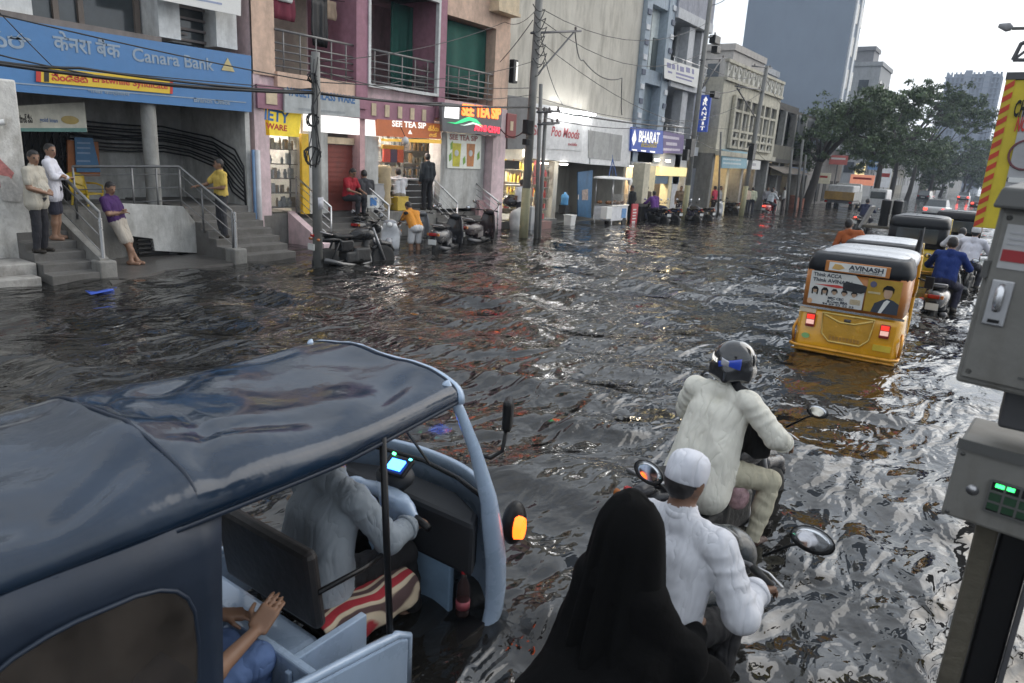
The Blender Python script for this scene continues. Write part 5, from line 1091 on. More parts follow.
def scooter(lab,loc,rz,col,group=None,lit=False,res=.02,name='scooter',rail=True,lean=0,white_front=False,detail=True):
    o=thing(name,lab,'scooter',loc,rot=(0,lean,rz),group=group)
    body=M('scooter_%.2f_%.2f_%.2f'%col,col,.25,coat=.25,var=.06)
    s=SDF(); s.ell((0,-.42,.62),(.19,.42,.15)); s.ell((0,-.55,.55),(.17,.33,.16)); s.box((0,-.2,.5),(.1,.12,.12),.05); s.ell((0,-.8,.68),(.1,.12,.07))
    s.build('rear_body',[body],res,o,k=.06)
    s=SDF(); s.box((0,.12,.3),(.14,.24,.015),.02); s.box((0,-.1,.33),(.15,.1,.02),.03); s.build('floorboard',[black],res,o,k=.04)
    P=[]
    for i in range(9):
        z=.28+.7*i/8; P.append([(x*(.21+.04*math.sin(PI*i/8)-.06*(i/8)**3),.36+.06*i/8+.07*(1-(x*x))+.02*math.sin(i),z) for x in [j/5-1 for j in range(11)]])
    m=MB(); m.grid(P); m.build('apron',M('scooter_apron_white',(.65,.66,.68),.2,coat=.6) if white_front else body,o,1,solid=.03)
    s=SDF(); s.ell((0,.42,1.0),(.17,.09,.07)); s.ell((0,.5,.95),(.09,.06,.07)); s.build('handlebar_cowl',[body],res,o,k=.04)
    m=MB(); m.tube([(-.34,.3,1.03),(-.2,.37,1.03),(0,.4,1.02),(.2,.37,1.03),(.34,.3,1.03)],[.018,.014,.014,.014,.018],8); h=m.build('handlebar',black,o,1)
    for sx in (-1,1): m=MB(); m.tube([(sx*.24,.37,1.02),(sx*.32,.37,1.01),(sx*.38,.35,1.01)],.007,5); m.build('brake_lever',steel,h,1)
    mirrors(o,.34,1.04,.16)
    m=MB(); m.lathe([(.07,0),(.06,.03),(.001,.045)],16,Matrix.Translation((0,.55,.95))@Matrix.Rotation(-PI/2,4,'X')); m.build('headlight',lens,o,1)
    s=SDF(); s.ell((0,-.52,.8),(.14,.26,.045)); s.ell((0,-.2,.79),(.12,.2,.04)); s.build('seat',[seatm],res*.9,o,k=.05)
    m=MB(); m.box(-.09,.09,-.93,-.88,.62,.69); m.build('tail_light',tail_lit if lit else tail_red,o,bev=.012)
    for sx in (-1,1): m=MB(); m.box(sx*.1,sx*.15,-.9,-.84,.62,.68); m.build('turn_signal',amber if lit else M('amber_dull',(.45,.16,.03),.3),o,bev=.01)
    m=MB(); m.box(-.1,.1,-.93,-.92,.42,.54); m.build('number_plate',platew,o)
    m=MB(); m.box(-.07,.07,-.92,-.7,.4,.58); m.build('rear_fender',black,o,bev=.02)
    if rail: m=MB(); m.tube([(-.13,-.5,.8),(-.14,-.7,.86),(-.1,-.82,.87),(.1,-.82,.87),(.14,-.7,.86),(.13,-.5,.8)],.014,7); m.build('grab_rail',alloy,o,1)
    wheel(o,-.62,.25,.25,.1); wheel(o,.62,.25,.25,.1)
    s=SDF(); s.chain([(0,.4,.42),(0,.62,.53),(0,.82,.42)],[.07,.08,.05]); s.build('front_fender',[body],res,o,k=.05)
    m=MB(); m.tube([(-.06,.52,.6),(-.06,.62,.25)],.02,6); m.tube([(.06,.52,.6),(.06,.62,.25)],.02,6); m.build('fork',alloy,o,1)
    m=MB(); m.tube([(.15,-.2,.28),(.17,-.5,.3),(.17,-.85,.36)],[.03,.05,.045],8); m.build('exhaust',dsteel,o,1)
    return o
def motorbike(lab,loc,rz,col,group=None,lit=False,res=.018,name='motorcycle',lean=0,faired=False,my=.34,ms=(.075,.05)):
    o=thing(name,lab,'motorcycle',loc,rot=(0,lean,rz),group=group)
    body=M('bike_%.2f_%.2f_%.2f'%col,col,.25,coat=.15,var=.06,spec=.35)
    s=SDF(); s.ell((0,.18,.86),(.13,.28,.12)); s.ell((0,.32,.84),(.15,.16,.12)); s.ell((0,-.02,.8),(.09,.14,.08)); s.build('fuel_tank',[body],res,o,k=.06)
    s=SDF(); s.ell((0,-.3,.83),(.13,.3,.05)); s.ell((0,-.62,.88),(.11,.22,.045)); s.build('seat',[seatm],res,o,k=.05)
    s=SDF(); s.ell((0,-.55,.78),(.1,.3,.06)); s.ell((0,-.85,.86),(.06,.14,.045)); s.box((0,-.25,.65),(.09,.13,.08),.03); s.build('side_panel',[body],res,o,k=.05)
    s=SDF(); s.box((0,.12,.45),(.1,.15,.1),.05); s.chain([(0,.25,.5),(0,.3,.68)],[.1,.08]); s.box((0,-.15,.42),(.11,.1,.07),.04); s.build('engine',[M('engine_grey',(.04,.04,.04),.5,.4,bump=.4)],res,o,k=.03)
    m=MB()
    for sx in (-1,1): m.tube([(sx*.06,.42,.98),(sx*.07,.72,.3)],[.025,.032],8)
    m.build('fork',alloy,o,1)
    m=MB(); m.tube([(0,.42,.9),(0,.2,.72),(0,-.3,.72),(0,-.8,.82)],.03,6); m.tube([(0,.38,.85),(0,.32,.4),(0,-.1,.32),(0,-.3,.6)],.025,6); m.tube([(.08,-.2,.38),(.1,-.68,.32)],.028,6); m.tube([(-.08,-.2,.38),(-.1,-.68,.32)],.028,6); m.tube([(.1,-.62,.36),(.11,-.45,.72)],.02,6); m.tube([(-.1,-.62,.36),(-.11,-.45,.72)],.02,6); m.build('frame',black,o,1)
    m=MB(); m.tube([(.1,.3,.5),(.14,.32,.3),(.15,0,.24),(.16,-.4,.3),(.18,-.85,.42)],[.022,.024,.03,.05,.055],10); m.build('exhaust',M('exhaust_dark',(.12,.12,.12),.3,.8),o,1)
    wheel(o,-.68,.31,.31,.11,spokes=5); wheel(o,.73,.31,.31,.09,spokes=5)
    s=SDF(); s.chain([(0,.46,.55),(0,.66,.655),(0,.9,.6),(0,1.02,.48)],[.05,.055,.05,.03]); s.build('front_fender',[body],res,o,k=.04)
    m=MB(); m.tube([(-.36,.26,1.08),(-.22,.36,1.07),(0,.42,1.02),(.22,.36,1.07),(.36,.26,1.08)],.014,8); h=m.build('handlebar',dsteel,o,1)
    for sx in (-1,1):
        m=MB(); m.tube([(sx*.25,.34,1.075),(sx*.37,.25,1.085)],.02,8); m.build('grip',black,h,1)
        m=MB(); m.tube([(sx*.24,.37,1.07),(sx*.31,.38,1.06),(sx*.4,.32,1.06)],.007,5); m.build('brake_lever',steel,h,1)
    mirrors(o,my,1.06,.22,shape=ms)
    s=SDF(); s.ell((0,.56,.96),(.11,.1,.12)); s.ell((0,.5,1.06),(.1,.06,.06)); 
    if faired: s.ell((0,.62,.93),(.14,.12,.14))
    s.build('headlamp_cowl',[body],res,o,k=.05)
    m=MB(); m.lathe([(.075,0),(.06,.03),(.001,.045)],16,Matrix.Translation((0,.64,.95))@Matrix.Rotation(-PI/2,4,'X')); m.build('headlight',lens,o,1)
    m=MB(); m.box(-.1,.1,.42,.5,1.08,1.11); m.build('instrument_panel',black,o,bev=.02)
    m=MB(); m.box(-.05,.05,-1.0,-.96,.85,.9); m.build('tail_light',tail_lit if lit else tail_red,o,bev=.012)
    for sx in (-1,1): m=MB(); m.tube([(sx*.05,-.93,.8),(sx*.15,-.94,.8)],[.012,.028],8); m.build('turn_signal',amber,o,1)
    m=MB(); m.tube([(0,-.85,.82),(0,-.98,.6)],[.05,.045],6,flat=.3); m.build('rear_fender',black,o,1); m=MB(); m.box(-.1,.1,-1.02,-1.005,.6,.72); m.build('number_plate',platew,o)
    m=MB(); m.tube([(-.1,-.6,.88),(-.12,-.88,.95),(.12,-.88,.95),(.1,-.6,.88)],.014,7); m.build('grab_rail',alloy,o,1)
    for sx in (-1,1): m=MB(); m.tube([(sx*.08,.05,.36),(sx*.24,.05,.36)],.016,6); m.build('foot_peg',black,o,1)
    return o
def rrect(w,z0,z1,r,y,n=5,bulge=0):
    """rounded section in xz at y, counter-clockwise"""
    P=[]
    for cx,cz,a0 in ((w-r,z0+r,-PI/2),(w-r,z1-r,0),(-w+r,z1-r,PI/2),(-w+r,z0+r,PI)):
        for i in range(n+1): a=a0+PI/2*i/n; P.append((cx+r*math.cos(a),y,cz+r*math.sin(a)))
    return P
def rickshaw(lab,loc,rz,body,roofcol,band,detail=2,group='auto rickshaws in the right lane',name='auto_rickshaw',rear='plain'):
    """three wheeler, +y forward; rear end is what the street sees"""
    o=thing(name,lab,'auto rickshaw',loc,rotz=rz,group=group)
    bm_=M('auto_%.2f_%.2f_%.2f'%body,body,.25,coat=.6,var=.08,stain=.18,stcol=(.25,.14,.03)); rf=M('canopy_%.2f_%.2f'%(roofcol[0],roofcol[2]),roofcol,.3,var=.12,bump=.2,bscale=6); bd=M('canopy_%.3f_%.3f'%(band[0],band[2]),band,.5,spec=.25,var=.15,bump=.2,bscale=6)
    m=MB(); m.loft([rrect(.6,.34,.9,.07,-1.3),rrect(.655,.3,.95,.07,-1.22),rrect(.66,.28,.96,.06,-.5),rrect(.66,.28,.72,.05,-.2),rrect(.64,.28,.5,.04,.1)]); m.build('rear_body',bm_,o,50)
    m=MB(); m.box(-.62,.62,.1,1.0,.28,.36); m.build('floor',black,o)
    P=[]
    for i in range(8):
        z=.3+.75*i/7; P.append([(x*.6,1.02+.3*(1-abs(x)**2.6)*(1-.25*(i/7)**2)+.0*z,z) for x in [j/6-1 for j in range(13)]])
    m=MB(); m.grid(P); m.build('front_cowl',bm_,o,1,solid=.03)
    # canopy: roof, rear band, side curtains
    def arch(y,w,ze,zt,n=14): return [(w*math.copysign(abs(math.cos(t))**.45,math.cos(t)),y,ze+(zt-ze)*math.sin(t)**.55) for t in [PI*i/n for i in range(n+1)]]
    R=[]
    for y,w,ze,zt in ((-1.04,.57,1.57,1.69),(-.98,.6,1.56,1.695),(-.62,.61,1.55,1.695),(-.57,.615,1.55,1.71),(-.52,.61,1.55,1.695),(0,.605,1.55,1.695),(.05,.61,1.55,1.71),(.1,.6,1.55,1.695),(.6,.59,1.56,1.69),(.68,.57,1.57,1.66)): R.append(arch(y,w,ze,zt))
    m=MB(); m.grid(R); m.build('roof',rf,o,50,solid=.03)
    B_=[]
    for z,w,y in ((1.44,.655,-1.285),(1.52,.65,-1.29),(1.6,.63,-1.27),(1.66,.6,-1.2),(1.685,.55,-1.03)):
        B_.append([(-w,-.62,z),(-w,-.85,z),(-w*.99,max(-1.12,y+.1),z),(-w*.93,y+.04,z),(-w*.8,y,z),(0,y-.015,z),(w*.8,y,z),(w*.93,y+.04,z),(w*.99,max(-1.12,y+.1),z),(w,-.85,z),(w,-.62,z)])
    m=MB(); m.grid(B_); m.build('rear_band',bd,o,60,solid=.015)
    C_=[]
    for z,w,y in ((.95,.64,-1.255),(1.2,.645,-1.275),(1.45,.645,-1.28)):
        C_.append([(-w,-.55,z),(-w,-1.05,z),(-w*.98,-1.2,z),(-w*.9,y,z),(0,y-.01,z),(w*.9,y,z),(w*.98,-1.2,z),(w,-1.05,z),(w,-.55,z)])
    m=MB(); m.grid(C_); cur=m.build('rear_curtain',M('ad_orange',(.45,.17,.04),.35,var=.06) if rear=='ad' else bd,o,60,solid=.012)
    if rear=='window':
        m=MB(); m.box(-.45,.45,-1.31,-1.295,1.08,1.42); m.build('rear_window',winm,cur,bev=.02)
    for sx in (-1,1):
        m=MB(); m.tube([(sx*.6,.62,1.62),(sx*.6,.9,1.1),(sx*.58,1.05,.95)],.028,8); m.build('windscreen_pillar',bm_,o,1)
        m=MB(); m.tube([(sx*.6,-.1,1.55),(sx*.62,-.1,.7)],.016,6); m.build('pole',black,o,1)
    m=MB(); m.box(-.55,.55,-.75,-.35,.5,.66); m.box(-.55,.55,-1.1,-.8,.66,1.15); m.build('passenger_seat',seatm,o,bev=.04)
    m=MB(); m.box(-.3,.3,.15,.5,.5,.7); m.build('driver_seat',seatm,o,bev=.04)
    m=MB(); m.grid([[(x*.54,.66+.0*x,1.6),(x*.55,.98,1.06)] for x in (-1,0,1)]); m.build('windscreen',glass('auto_glass',(.15,.17,.18),.2),o)
    wheel(o,-.85,.2,.2,.11,-.56,4); wheel(o,-.85,.2,.2,.11,.56,4); wheel(o,1.0,.2,.2,.11,0,4)
    for sx in (-1,1):
        m=MB(); m.box(sx*.41,sx*.53,-1.345,-1.295,.68,.86); t=m.build('tail_lamp',M('lamp_base',(.25,.02,.02),.3),o,bev=.012)
        m=MB(); m.box(sx*.42,sx*.52,-1.352,-1.346,.72,.78); m.build('reverse_lens',M('lens_pale',(.65,.5,.45),.2,emit=(1,.5,.4,.3)),t)
        m=MB(); m.box(sx*.42,sx*.52,-1.352,-1.346,.79,.85); m.build('brake_lens',M('lens_red',(.5,.02,.015),.2,emit=(1,.05,.03,.5)),t)
    m=MB(); m.tube([(-.68,-1.15,.42),(-.68,-1.36,.42),(-.6,-1.42,.42),(.6,-1.42,.42),(.68,-1.36,.42),(.68,-1.15,.42)],.022,8); m.tube([(-.66,-1.38,.36),(.66,-1.38,.36)],.014,6); m.build('bumper',M('bumper_orange',(.6,.28,.03),.3,.3),o,1)
    for sx in (-1,1): m=MB(); m.tube([(sx*.68,-1.2,.42),(sx*.69,-1.25,.62),(sx*.67,-1.1,.72)],.02,7); m.build('corner_guard',M('bumper_orange'),o,1)
    if detail>1:
        hp=[(-.33,.9),(.33,.9),(.3,.62),(.2,.52),(-.2,.52),(-.3,.62)]
        m=MB(); m.prism(hp,0,.03,FB(0,-1.292,0)); h=m.build('engine_hatch',M('hatch_yellow',(.62,.33,.03),.25,.2,coat=.7,bump=.5,bscale=14),o,bev=.012)
        m=MB(); m.tube([(x,-1.325,z) for x,z in [(-.31,.88),(-.1,.8),(.1,.8),(.31,.88)]],.012,6); m.tube([(x,-1.325,z) for x,z in hp],.012,6,closed=True); m.build('hatch_rib',M('rib_pale',(.7,.52,.16),.3,.3),h,1)
        m=MB(); m.tube([(-.04,-1.33,.835),(.04,-1.33,.835)],[.02,.02],10,flat=.5); m.build('badge',dsteel,h,1)
        for i in range(9): m=MB(); m.box(-.2+.045*i,-.17+.045*i,-1.328,-1.322,.55,.6); m.build('stamped_slot',M('slot_dark',(.35,.18,.03),.4),h)
        m=MB(); m.box(-.67,.67,-1.325,-1.3,.935,.965); m.build('trim_strip',chrome,o)
        m=MB(); m.box(-.64,-.42,-1.318,-1.3,.87,.925); m.build('plate_sticker',M('sticker_cream',(.6,.52,.38),.5),o)
        m=MB(); m.lathe([(.001,.01),(.045,.01),(.045,0)],16,FB(-.5,-1.335,.55)@Matrix.Diagonal((1.2,.8,1,1))); m.build('green_dot',M('dot_green',(.25,.5,.2),.4),o)
        m=MB(); m.box(.36,.58,-1.318,-1.3,.5,.58); m.build('number_plate',platey,o)
        for sx in (-1,1): m=MB(); m.box(sx*.66,sx*.675,-1.1,-.25,.42,.48); m.build('side_strip',chrome,o)
        m=MB(); m.tube([(.62,.55,1.3),(.78,.6,1.25)],.012,6); mm=m.build('mirror',black,o,1); m=MB(); m.box(.72,.84,.56,.58,1.16,1.34); m.build('mirror_head',black,mm,bev=.015)
    return o
# --- the advertising rickshaw
AX=rickshaw('yellow orange auto rickshaw carrying a college advertisement on its back',(-1.76,12.0,-.35),rad(2),(.8,.4,.02),(.5,.51,.53),(.012,.014,.018),rear='ad')
def adpart(name,fn,mat,parent=AX,**k): m=MB(); fn(m); return m.build(name,mat,parent,**k)
yq=-1.302
hd=adpart('header_panel',lambda m:(m.box(-.4,.4,-1.33,-1.305,1.455,1.6)),M('ad_orange'),bev=.01)
adpart('header_white',lambda m:m.box(-.35,.35,-1.334,-1.3305,1.475,1.585),white,hd)
adk=M('ad_ink',(.03,.04,.06),.5); adr=M('ad_red',(.5,.05,.04),.5); adg=M('ad_gold',(.4,.26,.05),.5)
text('AVINASH',.42,.062,FB(-.1,-1.335,1.51),adk,hd,bold=.03); text('COLLEGE OF COMMERCE',.4,.02,FB(-.09,-1.335,1.484),adk,hd)
adpart('emblem',lambda m:(m.prism([(-.31,1.5),(-.22,1.49),(-.15,1.52),(-.2,1.56),(-.28,1.565)],0,.003,FB(0,-1.3345,0))),M('ad_swan',(.55,.35,.12)),hd)
wp=adpart('ad_white_panel',lambda m:m.prism([(-.56,1.0),(.14,1.0),(.14,1.3),(.0,1.44),(-.56,1.44)],0,.004,FB(0,-1.303,0)),M('ad_white',(.6,.6,.58),.4,var=.08))
yt=-1.308
text('Think ACCA',.36,.05,FB(-.53,yt,1.375),adk,wp,bold=.02); text('Think AVINASH',.5,.05,FB(-.53,yt,1.305),adk,wp,bold=.02)
adpart('red_swash',lambda m:m.prism([(-.5,1.265),(-.2,1.245),(-.05,1.262),(-.2,1.285)],0,.003,FB(0,yt,0)),adr,wp)
for i in range(5):
    x=-.48+.125*i
    hp=adpart('student_portrait',lambda m:m.lathe([(.001,.004),(.032,.004),(.032,.001)],14,FB(x,yt,1.185)@Matrix.Diagonal((.85,1.1,1,1))),M('ad_skin',(.4,.27,.18)),wp)
    adpart('hair',lambda m:(m.prism([(x-.035,1.17),(x-.04,1.2),(x-.02,1.23),(x+.02,1.23),(x+.04,1.2),(x+.035,1.17),(x+.025,1.2),(x-.025,1.2)] if i>1 else [(x-.04,1.13),(x-.045,1.2),(x-.02,1.235),(x+.02,1.235),(x+.045,1.2),(x+.04,1.13),(x+.022,1.13),(x+.026,1.195),(x-.026,1.195),(x-.022,1.13)],0,.006,FB(0,yt,0))),black,hp)
text('MEC CEC',.2,.035,FB(-.3,yt,1.085),adk,wp,bold=.03); text('B.Com BBA',.26,.035,FB(-.3,yt,1.04),adk,wp,bold=.03); text('94 69 22 22 33',.4,.028,FB(-.36,yt,1.006),adk,wp,bold=.02)
adpart('fine_print',lambda m:[m.box(-.02,.11,yt-.002,yt,1.06+.014*i,1.066+.014*i) for i in range(5)],adg,wp)
gp=adpart('ad_gold_panel',lambda m:m.box(.16,.57,-1.307,-1.3025,1.0,1.43),M('ad_mustard',(.42,.26,.03),.4))
adpart('seal',lambda m:m.lathe([(.001,.004),(.04,.004),(.04,0)],18,FB(.23,yt,1.36)),M('ad_seal',(.1,.1,.18)),gp)
adpart('name_strip',lambda m:m.box(.18,.33,yt-.002,yt,1.24,1.265),M('ad_strip',(.5,.42,.25)),gp)
sk=M('ad_skin2',(.45,.3,.2))
pt=adpart('portrait_suit',lambda m:m.prism([(.25,1.0),(.28,1.12),(.36,1.17),(.42,1.2),(.5,1.18),(.57,1.14),(.57,1.0)],0,.003,FB(0,yt,0)),adk,gp)
adpart('portrait_shirt',lambda m:m.prism([(.34,1.0),(.38,1.0),(.46,1.17),(.42,1.18),(.39,1.15)],0,.005,FB(0,yt,0)),white,pt)
adpart('portrait_face',lambda m:m.lathe([(.001,.006),(.06,.006),(.06,.001)],18,FB(.42,yt,1.265)@Matrix.Diagonal((.85,1.2,1,1))),sk,pt)
adpart('portrait_hair',lambda m:m.prism([(.355,1.27),(.355,1.33),(.39,1.365),(.45,1.365),(.49,1.33),(.485,1.27),(.47,1.31),(.37,1.31)],0,.009,FB(0,yt,0)),black,pt)
adpart('dark_window_patch',lambda m:m.prism([(-.13,1.235),(.1,1.215),(.15,1.24),(.16,1.315),(.12,1.33),(-.1,1.345),(-.14,1.32)],0,.008,FB(0,yt,0)),M('rear_glass_dark',(.03,.03,.033),.15))
adpart('corner_seal',lambda m:m.lathe([(.001,.004),(.035,.004),(.035,0)],14,FB(-.53,yt,1.03)@Matrix.Diagonal((1,1.1,1,1))),M('ad_peach',(.6,.35,.2)))
AX.scale=(1.03,1.03,1.06)
# --- others ahead of it
rickshaw('white topped auto rickshaw just ahead of the advertising one',(-2.1,15.9,-.35),rad(3),(.5,.3,.03),(.55,.56,.58),(.012,.013,.016),1)
rickshaw('black topped auto rickshaw with yellow corner and pale printed side sheet',(-2.3,23.6,-.35),rad(2),(.62,.42,.03),(.014,.015,.017),(.012,.013,.015),1,rear='window')
rickshaw('black auto rickshaw with wide rear window, farthest along the right lane',(-1.8,30.2,-.35),rad(2),(.5,.38,.05),(.012,.013,.015),(.011,.011,.013),1,rear='window')
fl=thing('flag','dark drooping flag at the right corner of the white topped rickshaw','flag',(-1.4,14.6,.2)); m=MB(); m.tube([(0,0,0),(.02,0,1.5)],.012,6); m.build('stick',dsteel,fl,1); m=MB(); m.grid([[(.02+.02*math.sin(i*1.3)-.05*j*.5*(1+.2*i),.05*math.sin(i+j*2),1.45-.18*i) for j in range(4)] for i in range(6)]); m.build('cloth',black,fl,1,solid=.005)
def car(lab,loc,rz,col,lit=True,group='cars far down the street',name='car'):
    o=thing(name,lab,'car',loc,rotz=rz,group=group); bm_=M('car_%.2f_%.2f_%.2f'%col,col,.2,coat=.8,var=.05)
    m=MB(); m.loft([rrect(.72,.35,.85,.12,-2.0),rrect(.82,.25,.98,.12,-1.85),rrect(.84,.22,.98,.1,-.8),rrect(.84,.22,.95,.1,.9),rrect(.8,.25,.85,.12,1.75),rrect(.7,.32,.68,.12,2.0)]); m.build('body',bm_,o,50)
    m=MB(); m.loft([[(x*.72,-1.75,.96),(x*.62,-1.25,1.48),(x*.62,.2,1.5),(x*.7,1.0,.95)] for x in (-1,1)]); m.build('cabin',winm,o,bev=.03)
    m=MB(); m.box(-.6,.6,-1.2,.15,1.49,1.53); m.build('roof',bm_,o,bev=.03)
    for sx in (-1,1):
        m=MB(); m.box(sx*.5,sx*.76,-2.03,-1.9,.68,.86); m.build('tail_light',tail_lit if lit else tail_red,o,bev=.02)
        for y in (-1.25,1.25): wheel(o,y,.3,.3,.2,sx*.74,5)
    m=MB(); m.box(-.25,.25,-2.02,-1.99,.55,.67); m.build('number_plate',platew,o); m=MB(); m.box(-.8,.8,-2.05,-1.9,.32,.5); m.build('bumper',black,o,bev=.04)
    return o
car('silver white car ahead of the black rickshaws',(-5.6,66,-.35),rad(-2),(.6,.6,.6))
car('dark car standing under the far trees at left',(-12,120,-.35),rad(-6),(.03,.03,.035),False)
car('dark red lit car right of the silver white car',(-4.3,98,-.35),0,(.08,.03,.03))
for i,(x,y,c) in enumerate(((-8.2,135,(.3,.3,.32)),(-4.8,150,(.08,.02,.02)),(-7,185,(.04,.04,.05)))): car(('pale','maroon','black')[i]+' car with glowing tail lights in the distant jam',(x,y,-.35),0,c)
# goods truck and white van
tk=thing('goods_truck','small goods truck with ochre tailboard parked under the big tree','truck',(-12.3,64,-.35),rotz=rad(2))
m=MB(); m.box(-1.05,1.05,-2.3,1.4,.75,.95); m.build('bed',dsteel,tk); m=MB(); m.box(-1.1,1.1,-2.36,-2.3,1.0,1.65); m.build('tailboard',M('tail_ochre',(.42,.25,.06),.5,stain=.4),tk,bev=.02)
for sx in (-1,1): m=MB(); m.box(sx*1.06,sx*1.1,-2.3,1.4,1.0,1.7); m.build('side_board',M('side_grey',(.4,.4,.38),.6,stain=.4),tk)
m=MB(); m.box(-.95,.95,-2.1,1.2,1.0,2.15); m.build('load',M('load_white',(.55,.55,.55),.6,bump=.5,bscale=3),tk,bev=.1)
m=MB(); m.loft([rrect(.95,.6,2.3,.12,1.45),rrect(.95,.6,2.3,.12,2.3),rrect(.95,.6,1.5,.12,3.0)]); m.build('cab',M('cab_white',(.55,.55,.52),.4),tk,50)
for sx in (-1,1):
    for y in (-1.2,2.3): wheel(tk,y,.42,.42,.3,sx*.85,5)
    m=MB(); m.box(sx*.8,sx*1.0,-2.38,-2.3,.78,.9); m.build('tail_light',tail_red,tk)
vn=thing('white_van','small white auto van beyond the goods truck','van',(-10.8,72,-.35)); m=MB(); m.loft([rrect(.7,.35,1.9,.15,-1.4),rrect(.75,.3,1.95,.15,-1.2),rrect(.75,.3,1.95,.15,.8),rrect(.7,.3,1.1,.15,1.6)]); m.build('body',M('van_white',(.6,.6,.6),.3),vn,50); m=MB(); m.box(-.6,.6,-1.43,-1.38,1.1,1.7); m.build('rear_window',winm,vn,bev=.03)
for sx in (-1,1):
    m=MB(); m.box(sx*.55,sx*.7,-1.44,-1.38,.7,.95); m.build('tail_light',tail_red,vn)
    for y in (-.9,1): wheel(vn,y,.28,.28,.18,sx*.62,5)
# loaded cart beyond the black rickshaw
lc_=thing('loaded_cart','flat cart loaded with two upright black drums and a grey box','cart',(-4.8,35,-.35)); 
m=MB(); m.box(-.8,.9,-.9,1.2,.75,.85); m.build('deck',wd,lc_)
for x in (-.1,.35): m=MB(); m.lathe([(.19,0),(.2,.1),(.18,.5),(.2,.55),(.2,1.1),(.12,1.15)],14,Matrix.Translation((x,-.3,.85))); m.build('drum',black,lc_,40)
m=MB(); m.cbox((-.75,-.5,1.2),(.1,.9,1.0),(0,.35,0)); m.build('slanted_board',M('board_plain_grey',(.3,.29,.28),.7),lc_)
m=MB(); m.box(.6,1.3,-.6,.1,.86,1.45); m.build('grey_box',M('crate_grey',(.42,.42,.4),.7),lc_,bev=.02)
for sx in (-.7,.8): wheel(lc_,0,.4,.4,.08,sx,8)
# --- parked two wheelers along the shops
GP='two wheelers parked before the shops'
b1=at(328,266,Z=0); b2=at(388,262,Z=0)
motorbike('black motorcycle parked broadside in the water beside the dark steel pole',((b1.x+b2.x)/2-.15,(b1.y+b2.y)/2,-.3),math.atan2(b2.y-b1.y,b2.x-b1.x)-PI/2+.12,(.012,.012,.013),GP).scale=(1.1,)*3
p=at(403,250,Z=0); scooter('white fronted grey scooter the boy in orange leans over',(p.x-.5,p.y+.1,-.3),rad(-142),(.3,.31,.33),GP,white_front=True)
p=at(438,249,Z=0); scooter('dark grey scooter with white number plate right of the boy in orange',(p.x-.1,p.y+.5,-.3),rad(18),(.028,.028,.032),GP).scale=(1.12,)*3
p=at(482,242,Z=0); scooter('black scooter with maroon tint parked right of the dark grey one',(p.x-.1,p.y,-.25),rad(8),(.03,.02,.022),GP).scale=(1.12,)*3
p=at(420,240,Z=0); scooter('silver grey scooter half hidden behind the boy in orange',(p.x-.3,p.y+.3,-.3),rad(35),(.16,.165,.18),GP)
p=at(376,243,Z=0); scooter('black scooter wedged between the broadside motorcycle and the white fronted scooter',(p.x-.9,p.y+.5,-.2),rad(25),(.02,.02,.022),GP)
for i,(px,py,rz,c,lab) in enumerate(((663,222,20,(.03,.03,.035),'first black motorcycle of the row before the jeweller shops, beside the man in purple'),(672,221,30,(.02,.03,.08),'blue black motorcycle second in the row before the jeweller shops'),(694,221,24,(.03,.03,.06),'dark motorcycle just right of the leaning pole'),(704,220,34,(.05,.05,.055),'grey black motorcycle last before the woman in pink'))):
    p=at(px,py,Z=0); motorbike(lab,(p.x-.4,p.y,-.3),rad(rz+40),c,GP,res=.03)
p=at(727,215,Z=0); scooter('pale fronted scooter parked before the pale blue shop board',(p.x-.6,p.y,-.3),rad(-150),(.35,.35,.36),GP,res=.03,white_front=True)
p=at(734,213,Z=0); motorbike('dark motorcycle parked by the pole of the lattice window',(p.x-.6,p.y+.5,-.3),rad(60),(.04,.04,.045),GP,res=.03)
# food cart
fc=thing('food_cart','white food cart with round roof and glass case before the blue door','cart',(-14.15,26.75,-.1),rotz=0)
m=MB(); m.lathe([(.001,.1),(.5,.085),(.85,.05),(.95,.0),(.9,-.03),(.001,-.02)],26,Matrix.Translation((0,0,1.95))@Matrix.Diagonal((.75,1.15,1,1))); m.build('roof',white,fc,1)
m=MB(); m.box(-.42,.42,-.62,.85,.25,.85); m.build('counter_box',M('cart_white',(.66,.67,.7),.4,stain=.2),fc,bev=.02)
m=MB(); m.box(-.45,.45,-.65,.88,.85,.9); m.build('counter_top',steel,fc,bev=.01)
for x in (-.4,.4):
    for y in (-.6,.82): m=MB(); m.tube([(x,y,.9),(x,y,1.95)],.018,6); m.build('upright',steel,fc,1)
m=MB(); m.box(.4,.41,-.58,.8,.92,1.35); m.build('glass_case',glass('cart_glass',alpha=.15),fc)
m=MB(); rg=random.Random(2)
for i in range(14): m.lathe([(.001,0),(.09,.02),(.1,.08),(.05,.14),(.001,.15)],8,Matrix.Translation((rg.uniform(-.3,.3),rg.uniform(-.5,.7),.9)))
q=m.build('food',M('food_brown',(.25,.11,.04),.6,var=.5,scale=20),fc,1); q['kind']='stuff'
m=MB(); m.box(.2,.5,-1.15,-.7,.35,.85); m.build('side_box',white,fc,bev=.02)
m=MB(); m.box(.423,.43,.3,.7,.35,.75); m.build('blue_print',M('print_blue',(.1,.25,.5),.5,var=.4,scale=12),fc)
for x in (-.4,.4): wheel(fc,.6,.2,.2,.06,x,8); m=MB(); m.tube([(x,-.5,.25),(x,-.5,-.1)],.025,6); m.build('leg',steel,fc)
m=MB(); m.tube([(0,0,2.0),(-.05,-.1,2.9)],.01,5); m.tube([(0,-.35,2.0),(-.05,-.05,2.75)],.02,5); m.tube([(0,.35,2.0),(-.05,-.05,2.75)],.02,5); m.build('hanger',M('rope_blue',(.06,.12,.3),.6),fc)
